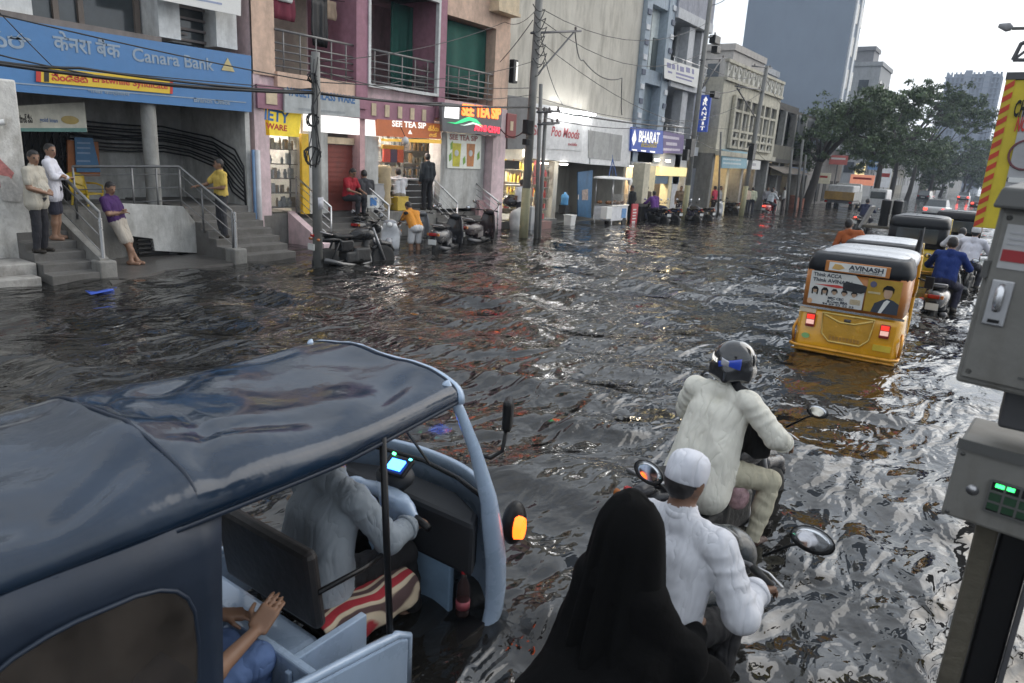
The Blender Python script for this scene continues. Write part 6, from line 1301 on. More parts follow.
fn=thing('pedestal_fan','small white fan at the right end of the food cart roof','fan',(-13.9,27.9,1.75)); m=MB(); m.lathe([(.16,-.03),(.17,0),(.16,.03)],18,Matrix.Rotation(PI/2,4,'Y')); 
for i in range(6): a=i*PI/3; m.tube([(0,0,0),(0,.15*math.cos(a),.15*math.sin(a))],[.02,.03],5,flat=.3)
m.build('fan_head',white,fn,1); m=MB(); m.tube([(0,0,-.16),(0,0,-.5)],.015,6); m.build('stem',steel,fn)
rbn=thing('red_sign_board','red standing board with white letters right of the food cart','sign',(-13.9,28.6,-.2)); m=MB(); m.box(-.03,.03,-.3,.3,0,1.0); m.build('board',M('board_red',(.45,.04,.05),.5),rbn,bev=.01)
m=MB(); 
for i in range(5): m.box(.031,.036,-.2,.1+.05*(i%2),.2+.13*i,.26+.13*i)
m.build('print',white,rbn)
wj=thing('water_can','blue water can on a dark stand beside the man in white','water can',(-14.9,24.3,.75)); m=MB(); m.lathe([(.15,0),(.16,.04),(.15,.2),(.16,.24),(.16,.36),(.06,.44),(.05,.5)],16); m.build('can',M('can_blue',(.12,.36,.65),.15,alpha=.85),wj,1); m=MB(); m.box(-.16,.16,-.16,.16,-.35,-.01); m.build('stand',black,wj)
wbk=thing('white_bucket','white square bucket under the blue water can','bucket',(-14.5,24.15,-.1)); m=MB(); m.add([(-.15,-.17,0),(.15,-.17,0),(.15,.17,0),(-.15,.17,0),(-.18,-.2,.5),(.18,-.2,.5),(.18,.2,.5),(-.18,.2,.5)],[(0,3,2,1),(4,5,6,7),(0,1,5,4),(1,2,6,5),(2,3,7,6),(3,0,4,7)]); m.build('tub',white,wbk,bev=.02); m=MB(); m.box(-.19,.19,-.21,.21,.47,.51); m.build('rim',white,wbk)
s=SDF(); s.ell((0,0,.35),(.3,.38,.4)); s.ell((.02,.1,.75),(.22,.26,.25)); s.ell((-.05,-.15,.7),(.2,.2,.2))
o=s.build('white_sack',[M('sack_white',(.5,.5,.48),.8,bump=.3)],.03,None,k=.12,noise=.02,nscale=12); o.location=(-14.35,20.45,-.2); tag(o,'bulging white sack standing at the foot of the pink corner','sack')
bx=box_goods('grey_bin','grey square bin beside the white sack','bin',(-14.5,21.3,-.1),(.5,.5,.85),(.4,.41,.42)); s=SDF(); s.ell((0,0,.2),(.3,.4,.22)); s.ell((.1,.2,.25),(.2,.2,.15)); o=s.build('black_bag',[gloss_black],.03,None,k=.1,noise=.02,nscale=14); o.location=(-14.9,20.7,.75); tag(o,'shiny black bag heaped above the white sack','bag')
box_goods('red_carton','brownish red carton in the water by the concrete pole','carton',(-14.2,21.7,-.2),(.4,.7,.45),(.2,.1,.09))
# ================================================================ the blue rickshaw in the foreground
BX=thing('auto_rickshaw','pale blue auto rickshaw with dark navy canopy in the near left foreground','auto rickshaw',(-2.6,1.55,-.35),group=None)
lb_=M('pale_blue_paint',(.36,.46,.6),.28,coat=.5,var=.08,stain=.15,stcol=(.2,.25,.32)); navy=M('navy_canopy',(.011,.023,.044),.15,var=.3,scale=2.2,bump=1.0,bscale=1.9,spec=.55); navy2=M('navy_curtain',(.008,.016,.032),.55,var=.25,scale=3,bump=.3,bscale=5)
def bp(name,fn,mat,parent=None,**k): m=MB(); fn(m); return m.build(name,mat,parent if parent is not None else BX,**k)
# canopy over hoops: sags between the bows at y=-1.35,-.35,.45,.93
def roofpt(u,y):
    bows=(-1.4,-.42,.93)
    i=0 if y<-.42 else 1; a,b=bows[i],bows[i+1]; t=(y-a)/(b-a); sag=.085*max(0,math.sin(PI*t))**.8*(1 if i==0 else .8)
    w=.55+.035*math.sin(PI*(y+1.4)/2.4); ze=1.62+.06*max(0,(y-.2))/.7; zt=1.83-.02*abs(y+.2)-(.06 if y<-1.2 else 0)
    c=math.cos(u); s=math.sin(u); x=w*math.copysign(abs(c)**.62,c); z=ze+(zt-ze)*s**.62
    wr=(.014*math.sin(6*x+5*y)*math.sin(8*y+2)+.009*math.sin(13*x-6*y)*math.sin(5*y)-.03*math.exp(-((abs(x)-.28-.35*(t-.15))/.05)**2)*math.exp(-((t-.2)/.2)**2)-.022*math.exp(-((abs(x)-.5+.5*(t-.6))/.05)**2)*math.exp(-((t-.75)/.2)**2)-.02*math.exp(-((t-.12-.06*math.sin(9*x))/.03)**2))*s
    return (x,y,z-sag*s*(.5+.5*s)+wr)
m=MB(); m.grid([[roofpt(PI*j/40,-1.4+2.35*i/70) for j in range(41)] for i in range(71)]); m.build('canopy_roof',navy,BX,1,solid=.02)
bp('canopy_piping',lambda m:[m.tube([Vector(roofpt(PI*j/30,y))+Vector((0,0,.008)) for j in range(31)],.007,7) for y in (-.42,.935)]+[m.tube([roofpt(u,-1.4+2.33*i/40) for i in range(41)],.014,6) for u in (0.0,PI)],navy2,smooth=1)
bp('canopy_seam',lambda m:[m.tube([Vector(roofpt(PI*j/30,y))+Vector((0,0,.004)) for j in range(31)],.004,5) for y in (-.39,-.45,.88)]+[m.tube([Vector(roofpt(u,-1.4+2.3*i/40))+Vector((0,0,.003)) for i in range(41)],.005,5) for u in (.42,PI-.42)],navy2,smooth=1)
# side curtains with clear windows, rear sheet
for sx in (-1,1):
    def cur(m):
        P=[]
        for i in range(13):
            y=-1.38+1.02*i/12; P.append([(sx*(.585+.02*math.sin(i*.9)*.4-.0*j+.03*(j/6)),y-(.05*j/6 if i==12 else 0)+.02,1.63-.78*j/6) for j in range(7)])
        m.grid(P)
    c=bp('side_curtain',cur,navy2,smooth=1,solid=.012)
    wpoly=[]; 
    for t in range(24):
        a=2*PI*t/24; wpoly.append((-.83+.36*math.copysign(abs(math.cos(a))**.55,math.cos(a))+(.1*math.sin(a) if math.cos(a)<0 else 0),1.19+.29*math.copysign(abs(math.sin(a))**.6,math.sin(a))))
    Tw=Matrix(((0,0,1,sx*.618),(1,0,0,0),(0,1,0,0),(0,0,0,1)))
    bp('curtain_window',lambda m:m.prism(wpoly,-.004,.004,Tw),M('clear_plastic',(.05,.042,.036),.14,alpha=.7,var=.6,scale=5,bump=.4,bscale=5),c,smooth=40)
    bp('window_welt',lambda m:m.tube([Tw@Vector((x,y,.0)) for x,y in wpoly],.008,6,closed=True),navy2,c,smooth=1)
bp('rear_sheet',lambda m:m.grid([[(x*.6,-1.4-.03*(1-x*x),1.65-.8*j/4) for x in (-1,-.7,-.3,0,.3,.7,1)] for j in range(5)]),navy2,smooth=1,solid=.012)
# tub: floor, side walls, rear body
bp('floor',lambda m:m.box(-.6,.6,-1.4,1.2,.26,.31),black)
bp('rear_body',lambda m:m.loft([rrect(.6,.34,.85,.07,-1.42),rrect(.64,.3,.88,.07,-1.34),rrect(.645,.28,.88,.06,-.9)]),lb_,smooth=50)
for sx in (-1,1):
    w=bp('side_panel',lambda m:m.prism([(-.92,.28),(.56,.28),(.56,.6),(.5,.63),(-.92,.86)],sx*.6-.02,sx*.6+.025,Matrix(((0,0,1,0),(1,0,0,0),(0,1,0,0),(0,0,0,1)))),lb_,bev=.012)
    bp('panel_rim',lambda m:m.tube([(sx*.603,-.9,.87),(sx*.603,.5,.645),(sx*.603,.575,.6),(sx*.603,.575,.3)],.022,8),lb_,w,smooth=1)
bp('partition',lambda m:(m.box(-.585,.585,.02,.06,.31,.72)),lb_,bev=.01); 
bp('engine_box',lambda m:m.box(-.585,.3,.06,.3,.31,.6),lb_,bev=.03)
bp('partition_rib',lambda m:[m.box(x-.015,x+.015,-.005,.018,.36,.68) for x in (-.45,-.3,-.15,0,.15,.3,.45)]+[m.box(.36,.4,.06,.5,.31,.66)],lb_,bev=.006)
# front shell and windscreen frame; edge of the door opening from the photo's near plane
edge=[(.9,1.78),(.98,1.62),(1.06,1.4),(1.17,1.09),(1.22,.9),(1.27,.68),(1.285,.5),(1.28,.36),(1.22,.2),(1.1,.08)]
def eb(z):
    for (y0,z0),(y1,z1) in zip(edge[:-1],edge[1:]):
        if z1<=z<=z0: t=(z-z1)/(z0-z1); return y1+(y0-y1)*t
    return edge[-1][0]
P=[]
for i in range(15):
    z=.08+(1.1-.08)*i/14; bul=.2+.1*math.sin(PI*min(1,i/14*1.05)*.9)
    P.append([(x*.605,eb(z)+bul*(1-abs(x)**2.4)**.9,z) for x in [j/10-1 for j in range(21)]])
m=MB(); m.grid(P); sh=m.build('front_shell',lb_,BX,1,solid=.03)
for sx in (-1,1):
    bp('windscreen_pillar',lambda m:m.tube([(sx*(.5+.1*min(1,(1.8-z)/.5)),y,z) for y,z in edge],[.022,.028,.034,.05,.062,.066,.066,.06,.05,.04],12,flat=.6),lb_,smooth=1)
bp('windscreen_header',lambda m:m.tube([Vector(roofpt(PI*j/24,.93))+Vector((0,.025,-.012)) for j in range(25)],.026,8),lb_,smooth=1)
bp('windscreen',lambda m:m.grid([[(x*.54,.93+.26*t+.05*(1-x*x),1.77-.68*t-.0*x) for x in (-1,-.6,-.2,.2,.6,1)] for t in (0,.25,.5,.75,1)]),glass('windscreen_glass',(.12,.14,.14),.12),smooth=1)
bp('wiper',lambda m:m.tube([(.1,1.26,1.1),(-.1,1.14,1.42)],.008,5),black)
bp('inner_rim',lambda m:m.tube([(-.58,1.17,1.08),(-.3,1.28,1.07),(0,1.32,1.07),(.3,1.28,1.07),(.58,1.17,1.08)],.014,8),black,smooth=1)
bp('dashboard',lambda m:m.prism([(-.57,1.1),(.57,1.1),(.5,1.22),(.25,1.34),(-.25,1.34),(-.5,1.22)],.62,.95),M('dash_black',(.02,.022,.026),.6),bev=.03)
bp('lower_panel',lambda m:m.box(-.5,.4,1.12,1.16,.32,.62),M('inner_blue',(.2,.3,.42),.4,stain=.3),bev=.01)
s=SDF(); s.ell((.0,1.08,1.06),(.12,.1,.075)); s.chain([(0,1.06,1.0),(0,1.0,.6),(0,1.0,.32)],[.06,.05,.04]); s.build('steering_column',[M('dash_black')],.015,BX,k=.05)
s=SDF(); s.chain([(0,1.0,1.0),(.2,.97,.97),(.27,.95,.95)],[.042,.034,.03]); s.chain([(0,1.0,1.0),(-.2,.97,.98),(-.3,.95,.97)],[.042,.034,.03]); s.box((.1,.97,.95),(.05,.03,.05),.02); hb_=s.build('handlebar',[lb_],.012,BX,k=.05)
for sx in (-1,1): bp('grip',lambda m:m.tube([(sx*.26,.955,.955),(sx*.4,.93,.94)],.02,8),black,hb_,smooth=1)
cl=bp('instrument_cluster',lambda m:m.cbox((0.04,1.05,1.14),(.19,.13,.03),(.55,-.1,0)),black,bev=.012)
bp('display',lambda m:m.cbox((.05,1.035,1.158),(.1,.065,.012),(.55,-.1,0)),M('display_blue',(.05,.2,.8),.4,emit=(.03,.16,1,7)),cl)
for dx,c in ((-.06,(.1,1,.3)),(.07,(.1,.9,.9))): bp('indicator_lamp',lambda m:m.cbox((dx+.04,1.09,1.185),(.018,.012,.012),(.55,0,0)),M('ind_%g'%c[2],c,.4,emit=(*c,3)),cl)
# seats
bp('driver_seat',lambda m:m.box(-.3,.33,.36,.84,.5,.64),seatm,bev=.045); bp('driver_backrest',lambda m:m.cbox((0,.24,.9),(.72,.07,.42),(.12,0,0)),M('backrest_black',(.02,.018,.018),.5,bump=.2),bev=.03)
bp('backrest_rail',lambda m:m.tube([(.36,.24,.9),(.37,.5,.9),(.3,.72,.86)],.014,7),black,smooth=1)
bp('passenger_seat',lambda m:(m.box(-.56,.56,-.85,-.3,.42,.58),m.cbox((0,-.95,.85),(1.1,.1,.55),(-.15,0,0))),M('seat_blue_black',(.03,.035,.045),.5),bev=.04)
for sx in (-1,1): bp('canopy_pole',lambda m:m.tube([(sx*.575,.42,1.66),(sx*.59,.47,.62)],.016,8),black,smooth=1)
bp('mirror_arm',lambda m:m.tube([(.57,1.1,1.36),(.62,1.14,1.34),(.665,1.18,1.38),(.67,1.2,1.5)],.011,7),black,smooth=1)
mh=bp('mirror_head',lambda m:m.cbox((.66,1.22,1.57),(.05,.11,.17),(0,0,.5)),black,bev=.02)
s=SDF(); s.ell((.62,1.4,.86),(.06,.09,.13)); s.build('lamp_housing',[black],.012,BX,k=.02)
bp('front_indicator',lambda m:m.tube([(.655,1.37,.86),(.7,1.38,.86)],[.05,.042],12,flat=1.5,up=(0,1,0)),M('indicator_orange',(.8,.1,.01),.3,emit=(1,.12,.01,2.2)),smooth=50)
for sx in (-1,1): wheel(BX,-.9,.2,.2,.11,sx*.54,4)
wheel(BX,1.15,.2,.2,.11,0,4)
bp('headlight',lambda m:m.lathe([(.09,0),(.07,.03),(.001,.05)],18,Matrix.Translation((0,1.56,.85))@Matrix.Rotation(-PI/2,4,'X')),lens,smooth=1)
# things lying in it
P=[]
for i in range(15):
    y=.3+.62*i/14; P.append([(.1,y,.655),(.2,y,.658),(.3,y,.655+.004*math.sin(i*2)),(.35,y,.63),(.362+.01*math.sin(i*1.3),y+.01*math.sin(i),.57),(.37+.012*math.sin(i*1.7),y,.5)])
def towel_mat():
    m=M('towel_cloth',(.42,.35,.26),.9,var=.1,bump=.2); t=m.node_tree; b=t.nodes['Principled BSDF']
    tc=nn(t,'ShaderNodeTexCoord'); w=nn(t,'ShaderNodeTexWave'); w.inputs['Scale'].default_value=3.2; w.inputs['Distortion'].default_value=5; w.inputs['Detail'].default_value=1.5; r=nn(t,'ShaderNodeValToRGB')
    e=r.color_ramp.elements; e[0].position=.3; e[0].color=(.3,.02,.03,1); e[1].position=.42; e[1].color=(.5,.43,.32,1); q=e.new(.8); q.color=(.45,.37,.27,1); q=e.new(.9); q.color=(.07,.04,.04,1)
    t.links.new(tc.outputs['Object'],w.inputs['Vector']); t.links.new(w.outputs['Fac'],r.inputs[0]); t.links.new(r.outputs[0],b.inputs['Base Color']); return m
tw=MB((.2,.6,.66)).grid(P).build('seat_towel',towel_mat(),None,1,solid=.014,sub=1); tw.location=Vector(BX.location)+Vector((.2,.6,.66)); tag(tw,'red and cream patterned towel draped over the rickshaw driver seat','towel')
bt_=thing('drink_bottle','clear bottle of dark drink with red cap in the blue rickshaw door pocket','bottle',Vector(BX.location)+Vector((.5,1.12,.36))); m=MB(); m.lathe([(.035,0),(.04,.02),(.038,.1),(.04,.14),(.036,.19),(.015,.24),(.014,.27)],16); m.build('bottle',M('bottle_dark',(.05,.03,.03),.08,alpha=.75),bt_,1); m=MB(); m.lathe([(.017,.265),(.017,.29),(.001,.292)],12); m.build('cap',M('cap_red',(.5,.03,.04),.4),bt_,50); m=MB(); m.lathe([(.0405,.05),(.0405,.1)],16); m.build('label',M('label_red',(.35,.08,.1),.5),bt_,1)
# ================================================================ people
SK=(.24,.135,.085)
skm=M('skin_brown',SK,.55,var=.08); skd=M('skin_dark',(.15,.08,.05),.55,var=.08); hairm=M('hair_black',(.012,.01,.01),.5,bump=.4); eyem=M('eye_dark',(.02,.015,.012),.3); lipm=M('lips',(.2,.08,.07),.5)
def fmat(c,rough=.85):
    k='cloth_%.3f_%.3f_%.3f'%c
    if k in MATS: return MATS[k]
    m=M(k,c,rough,var=.08,scale=5,spec=.25); t=m.node_tree; b=t.nodes['Principled BSDF']; L=t.links.new       # creases: ridged noise
    tc=nn(t,'ShaderNodeTexCoord'); mp=nn(t,'ShaderNodeMapping'); mp.inputs['Scale'].default_value=(1.7,1,.55); mp.inputs['Rotation'].default_value=(.35,.5,.2); L(tc.outputs['Object'],mp.inputs['Vector'])
    n=nn(t,'ShaderNodeTexNoise'); n.inputs['Scale'].default_value=7; n.inputs['Detail'].default_value=2.5; n.inputs['Distortion'].default_value=.35; L(mp.outputs[0],n.inputs['Vector'])
    a=nn(t,'ShaderNodeMath',operation='SUBTRACT'); a.inputs[1].default_value=.5; L(n.outputs['Fac'],a.inputs[0]); a2=nn(t,'ShaderNodeMath',operation='ABSOLUTE'); L(a.outputs[0],a2.inputs[0])
    a3=nn(t,'ShaderNodeMath',operation='POWER'); a3.inputs[1].default_value=.7; L(a2.outputs[0],a3.inputs[0])
    bp=nn(t,'ShaderNodeBump'); bp.inputs['Strength'].default_value=.65; bp.inputs['Distance'].default_value=.04; L(a3.outputs[0],bp.inputs['Height']); L(bp.outputs[0],b.inputs['Normal'])
    return m
def vmid(a,b,t=.5): return tuple(np.array(a)*(1-t)+np.array(b)*t)
STAND=dict(pel=(0,0,.94),chest=(0,.01,1.26),neck=(0,.0,1.43),head=(0,.03,1.58),shL=(-.19,0,1.37),shR=(.19,0,1.37),elL=(-.24,-.02,1.1),elR=(.24,-.02,1.1),waL=(-.23,.08,.86),waR=(.23,.08,.86),hiL=(-.09,0,.9),hiR=(.09,0,.9),knL=(-.11,.02,.49),knR=(.11,.02,.49),anL=(-.11,-.02,.08),anR=(.11,-.02,.08))
RIDE=dict(pel=(0,-.12,.92),chest=(0,-.02,1.22),neck=(0,.02,1.41),head=(0,.07,1.56),shL=(-.19,0,1.36),shR=(.19,0,1.36),elL=(-.33,.16,1.13),elR=(.33,.16,1.13),waL=(-.31,.3,1.1),waR=(.31,.3,1.1),hiL=(-.1,-.1,.86),hiR=(.1,-.1,.86),knL=(-.22,.3,.76),knR=(.22,.3,.76),anL=(-.22,.12,.4),anR=(.22,.12,.4))
def unit(v): v=np.array(v,float); return v/max(np.linalg.norm(v),1e-9)
def hand(s,w,d,nrm,side,lab=0,curl=.5,sc=1.0,spread=1.0):
    """palm, four jointed fingers and a thumb added to the body's own surface"""
    w=np.array(w,float); d=unit(d); nrm=unit(np.array(nrm,float)-d*np.dot(nrm,d)); sd=np.cross(d,nrm)*side
    R=np.stack([sd,d,nrm],1)
    s.box(w+d*.05*sc,(.034*sc,.042*sc,.008*sc),.008*sc,lab,R,k=.015)
    for i,(off,L) in enumerate(((.031,.066),(.011,.076),(-.011,.071),(-.03,.055))):
        p=w+d*.092*sc+sd*off*sc*spread; dd=d.copy(); L*=sc; r=.0088*sc
        for k in range(3):
            c,sn=math.cos(curl*(.8+.25*k)),math.sin(curl*(.8+.25*k)); dd=unit(dd*c+nrm*sn) if k or curl else dd
            nn_=unit(nrm-dd*np.dot(nrm,dd)) if abs(np.dot(nrm,dd))<.99 else -d
            q=p+dd*L*(.45,.32,.26)[k]; s.cone(p,q,r,r*.9,lab,k=.004); p=q; r*=.92; 
    t=w+d*.025*sc+sd*.03*sc; q=t+unit(sd*.75+d*.6+nrm*.25)*.045*sc; e=q+unit(sd*.15+d*.75+nrm*(.3+curl*.4))*.034*sc
    s.cone(t,q,.0125*sc,.0105*sc,lab,k=.01); s.cone(q,e,.0105*sc,.0085*sc,lab,k=.004)
def person(lab,loc,rz=0,J=None,base=STAND,shirt=(.5,.5,.5),trousers=(.03,.03,.035),sleeve='long',legs='long',res=.018,group=None,skin=None,look=None,hair=True,fat=1.,sc=1.,cap=None,tail=0.,loose=0.,shoes=(.03,.025,.02),hands=None,noise=0.,rot=None,bare=False,curl=.5,headup=(0,0,1)):
    j=dict(base); j.update(J or {}); P={k:np.array(v,float) for k,v in j.items()}
    s=SDF(); up=unit(P['neck']-P['pel']); side=unit(P['shR']-P['shL']); T,C=3,2
    f=fat
    # trunk
    for sg in (-1,1):
        a=P['pel']+side*.075*sg; b=P['chest']+side*.085*sg; c=(P['shR'] if sg>0 else P['shL'])
        m_=(a+b)/2-side*.008*sg
        lo=loose; m_=m_+side*sg*lo; s.cone(a+up*.04,m_,.118*f+lo,(.108+lo)*f,C); s.cone(m_,b,(.108+lo)*f,.118+lo*.7,C); s.cone(b,(c*.55+P['neck']*.45)-up*.05,.105,.07,C); s.cone(c,P['neck']-up*.02,.066,.056,C)
        s.ell(P['pel']+side*.06*sg-up*.02,(.12,.125,.11),T)
    if fat>1.05: s.ell(P['pel']*.55+P['chest']*.45+np.cross(up,side)*-.0+unit(np.cross(up,side))*.06*(1 if np.dot(np.cross(up,side),(0,1,0))>0 else -1),.13*f,C)
    if tail: 
        for sg in (-1,1): s.cone(P['pel']+side*.085*sg+up*.06,P['pel']+side*.1*sg-up*tail,.125+loose,.132+loose,C)
    # head
    hd=P['head']; fw=unit(look if look is not None else (0,1,0)); hu=unit(np.array(headup,float)-fw*np.dot(headup,fw)); hs=np.cross(fw,hu); R=np.stack([hs,fw,hu],1)
    s.cone(P['neck']-up*.04,P['neck']+up*.012,.066,.061,C); s.cone(P['neck']+up*.02,hd-hu*.05-fw*.015,.052,.052,0)
    s.ell(hd+hu*.02-fw*.005,(.074,.09,.098),0,R); s.ell(hd-hu*.05+fw*.022,(.056,.064,.07),0,R); s.cone(hd+fw*.083+hu*.005,hd+fw*.1-hu*.025,.011,.016,0)
    for sg in (-1,1): s.ell(hd+hs*.076*sg-fw*.008-hu*.008,(.012,.022,.032),0,R); s.ell(hd+hs*.032*sg+fw*.083+hu*.012,(.014,.01,.009),5,R)
    s.ell(hd+fw*.083-hu*.056,(.022,.01,.007),6,R)
    if hair: s.ell(hd+hu*.036-fw*.018,(.081,.092,.095),1,R); s.ell(hd+hu*.085+fw*.03,(.06,.05,.03),1,R); s.ell(hd-fw*.055-hu*.01,(.066,.045,.06),1,R)
    # limbs
    for q in ('L','R'):
        sg=1 if q=='R' else -1
        sh,el,wa=P['sh'+q],P['el'+q],P['wa'+q]; el2=sh*.35+el*.65
        if sleeve=='long': s.cone(sh,el,.066+loose*.6,.056+loose,C); s.cone(el,el*.14+wa*.86,.056+loose,.045+loose*.8,C); s.cone(el*.2+wa*.8,wa,.028,.025,0)
        elif sleeve=='short': s.cone(sh,el2,.066,.066,C); s.cone(el2,el,.043,.037,0); s.cone(el,wa,.038,.025,0)
        else: s.cone(sh,el,.05,.04,0); s.cone(el,wa,.038,.025,0)
        d=wa-el; hd_=(hands or {}).get(q,{})
        hand(s,wa,hd_.get('d',d),hd_.get('n',np.cross(d,(1,0,0)) if abs(unit(d)[0])<.9 else (0,0,-1)),sg,0,hd_.get('curl',curl),hd_.get('sc',1.))
        hi,kn,an=P['hi'+q],P['kn'+q],P['an'+q]
        if legs=='long': s.cone(hi,kn,.092,.068,T); s.cone(kn,kn*.5+an*.5,.066,.062,T); s.cone(kn*.5+an*.5,an+(kn-an)*.06,.062,.054,T)
        elif legs=='short': k2=hi*.1+kn*.9; s.cone(hi,k2,.095,.085,T); s.cone(kn,kn*.55+an*.45,.056,.055,0); s.cone(kn*.55+an*.45,an,.055,.036,0); s.cone(hi*.3+kn*.7,kn,.06,.056,0)
        else: s.cone(hi,kn,.085,.058,0); s.cone(kn,an,.056,.036,0)
        ft=unit(np.array((0.,1,0))+np.array((.15*sg,0,0))) if not hd_.get('foot') else unit(hd_['foot'])
        s.cone(an-ft*.05-(0,0,.035),an+ft*.13-(0,0,.05),.042,.036,4); s.cone(an,an-(0,0,.03),.042,.045,4 if not bare else 0)
    if sc!=1: loc=loc
    o=s.build('person',[skin or skm,hairm,fmat(shirt),fmat(trousers),(skin or skm) if bare else fmat(shoes,.5),eyem,lipm],res,None,k=.025,noise=noise or .005,nscale=13,cloth=(2,3),wr=.009 if res<.012 else .006)
    o.location=loc; o.rotation_euler=rot or (0,0,rz); o.scale=(sc,)*3
    if loose:   # collar band, shirt-tail and cuff edges as cloth pieces of their own
        nk=P['neck']; A3=np.stack([side,np.cross(up,side),up],1)
        def ring(c,A,rx,ry,r,name,arc=(0,2*PI),n=40):
            m=MB(); m.tube([Vector(c+A@np.array((rx*math.cos(t),ry*math.sin(t),.012*math.cos(2*t)))) for t in [arc[0]+(arc[1]-arc[0])*i/n for i in range(n+1)]],r,8,flat=.45,up=tuple(up)); m.build(name,fmat(shirt),o,1)
        ring(nk+up*.005,A3,.066,.066,.021,'collar')
        for q in ('L','R'):
            wa,el=P['wa'+q],P['el'+q]; d_=unit(wa-el); u1=unit(np.cross(d_,(0.2,.1,1))); A4=np.stack([u1,np.cross(d_,u1),d_],1)
            if sleeve=='long':
                c=el*.16+wa*.84; rr=.049+loose*.8; m=MB(); m.tube([Vector(c+A4@np.array((rr*math.cos(t),rr*math.sin(t),0))) for t in [2*PI*i/24 for i in range(24)]],.012,8,closed=True); m.build('cuff',fmat(shirt),o,1)
    if cap:
        m=MB(); Rm=Matrix(R.tolist()).to_4x4(); Tm=Matrix.Translation(hd+hu*.055-fw*.015)@Rm
        m.lathe([(.089,-.05),(.094,-.045),(.0955,0),(.093,.03),(.086,.055),(.07,.074),(.04,.088),(.001,.092)],28,Tm@Matrix.Diagonal((.94,1.08,1,1))); c=m.build('cap',fmat(cap),o,1)
    return tag(o,lab,'person',group)
A_=at
# ---- on the bank stairs
G='people standing at the shop fronts'
person('man in grey beige shirt and black trousers standing against the white peeling pillar',(-13.55,5.08,.435),rad(-50),dict(waR=(.08,.2,1.02),elR=(.25,.04,1.1),waL=(-.05,.2,1.05),elL=(-.25,.03,1.1)),shirt=(.42,.39,.33),sleeve='short',fat=1.12,group=G,look=(.5,.8,-.1),tail=.1,sc=1.0)
person('man in white shirt with folded arms and dark shorts on the bank stairs',(-13.95,5.5,.58),rad(-35),dict(elL=(-.25,.1,1.14),elR=(.25,.1,1.14),waL=(.1,.22,1.15),waR=(-.1,.24,1.12)),shirt=(.62,.62,.68),trousers=(.035,.035,.05),legs='short',group=G,look=(.5,.8,0),tail=.14,bare=True,sc=.98)
person('man in purple shirt and beige shorts leaning back on the sloped rail with crossed legs',tuple(A_(121,264,Z=.03)),rad(-55),dict(pel=(0,.0,.84),chest=(0,-.08,1.13),neck=(0,-.12,1.29),head=(0,-.08,1.44),shL=(-.19,-.12,1.23),shR=(.19,-.12,1.23),elL=(-.25,-.02,.98),elR=(.25,-.02,.98),waL=(-.02,.14,1.04),waR=(.05,.13,1.0),hiL=(-.09,.02,.81),hiR=(.09,.02,.81),knL=(-.05,.17,.44),knR=(.05,.15,.45),anL=(.06,.24,.08),anR=(-.05,.3,.09)),shirt=(.06,.025,.1),trousers=(.42,.38,.33),sleeve='short',legs='short',group=G,bare=True,look=(.3,.9,-.25))
person('man in yellow shirt and dark trousers holding the rail of the right bank stairs',(-13.95,8.75,.43),rad(168),dict(elR=(.27,.2,1.14),waR=(.2,.45,1.1),elL=(-.24,.04,1.1),waL=(-.08,.22,1.08)),shirt=(.58,.42,.1),trousers=(.05,.05,.055),sleeve='short',group=G,look=(.2,.9,0),sc=.98)
# ---- tea shop terrace
p=A_(433,208,X=-15.05); person('man in dark jacket standing with his back turned at the tea counter',(-15.0,p.y-.35,.74),rad(80),shirt=(.035,.04,.045),trousers=(.025,.025,.028),group=G,look=(.1,1,0))
SIT=dict(pel=(0,0,.5),chest=(0,.06,.8),neck=(0,.1,.98),head=(0,.15,1.12),shL=(-.19,.08,.92),shR=(.19,.08,.92),elL=(-.24,.2,.68),elR=(.24,.2,.68),waL=(-.15,.42,.62),waR=(.15,.42,.62),hiL=(-.1,.02,.46),hiR=(.1,.02,.46),knL=(-.13,.44,.46),knR=(.13,.44,.46),anL=(-.13,.42,.08),anR=(.13,.42,.08))
p=A_(392,210,X=-15.1); person('man in white shirt sitting on a yellow crate before the tea counter',(-15.15,15.3,.72),rad(60),base=SIT,shirt=(.6,.6,.62),trousers=(.25,.22,.18),sleeve='short',group=G)
p=A_(347,215,X=-15.0); person('person in red shirt sitting before the roller shutter',(-14.95,p.y,.7),rad(-80),base=SIT,shirt=(.3,.02,.03),sleeve='short',group=G,look=(0,.9,-.4))
p=A_(360,216,X=-14.9); person('person in dark grey clothes seated right of the red shirt',(-14.8,p.y+.1,.66),rad(60),base=SIT,shirt=(.06,.06,.065),sleeve='short',group=G,look=(0,.9,-.4))
p=A_(412,250,Z=0); person('boy in orange shirt and white shorts bending over the white fronted scooter',(p.x,p.y+.1,-.3),rad(75),dict(pel=(0,-.05,.88),chest=(0,.16,1.14),neck=(0,.27,1.28),head=(0,.36,1.38),shL=(-.17,.2,1.22),shR=(.17,.2,1.22),elL=(-.2,.36,1.0),elR=(.2,.36,1.0),waL=(-.15,.55,.92),waR=(.15,.55,.92)),shirt=(.6,.25,.04),trousers=(.55,.55,.56),sleeve='short',legs='short',group=G,bare=True,look=(0,.7,-.6))
p=A_(522,222,X=-14.6); person('man in white shirt and dark trousers standing at the sweet shop with his back turned',(-14.55,p.y-.2,.03),rad(70),shirt=(.66,.66,.66),trousers=(.03,.03,.035),sleeve='short',group=G,res=.022)
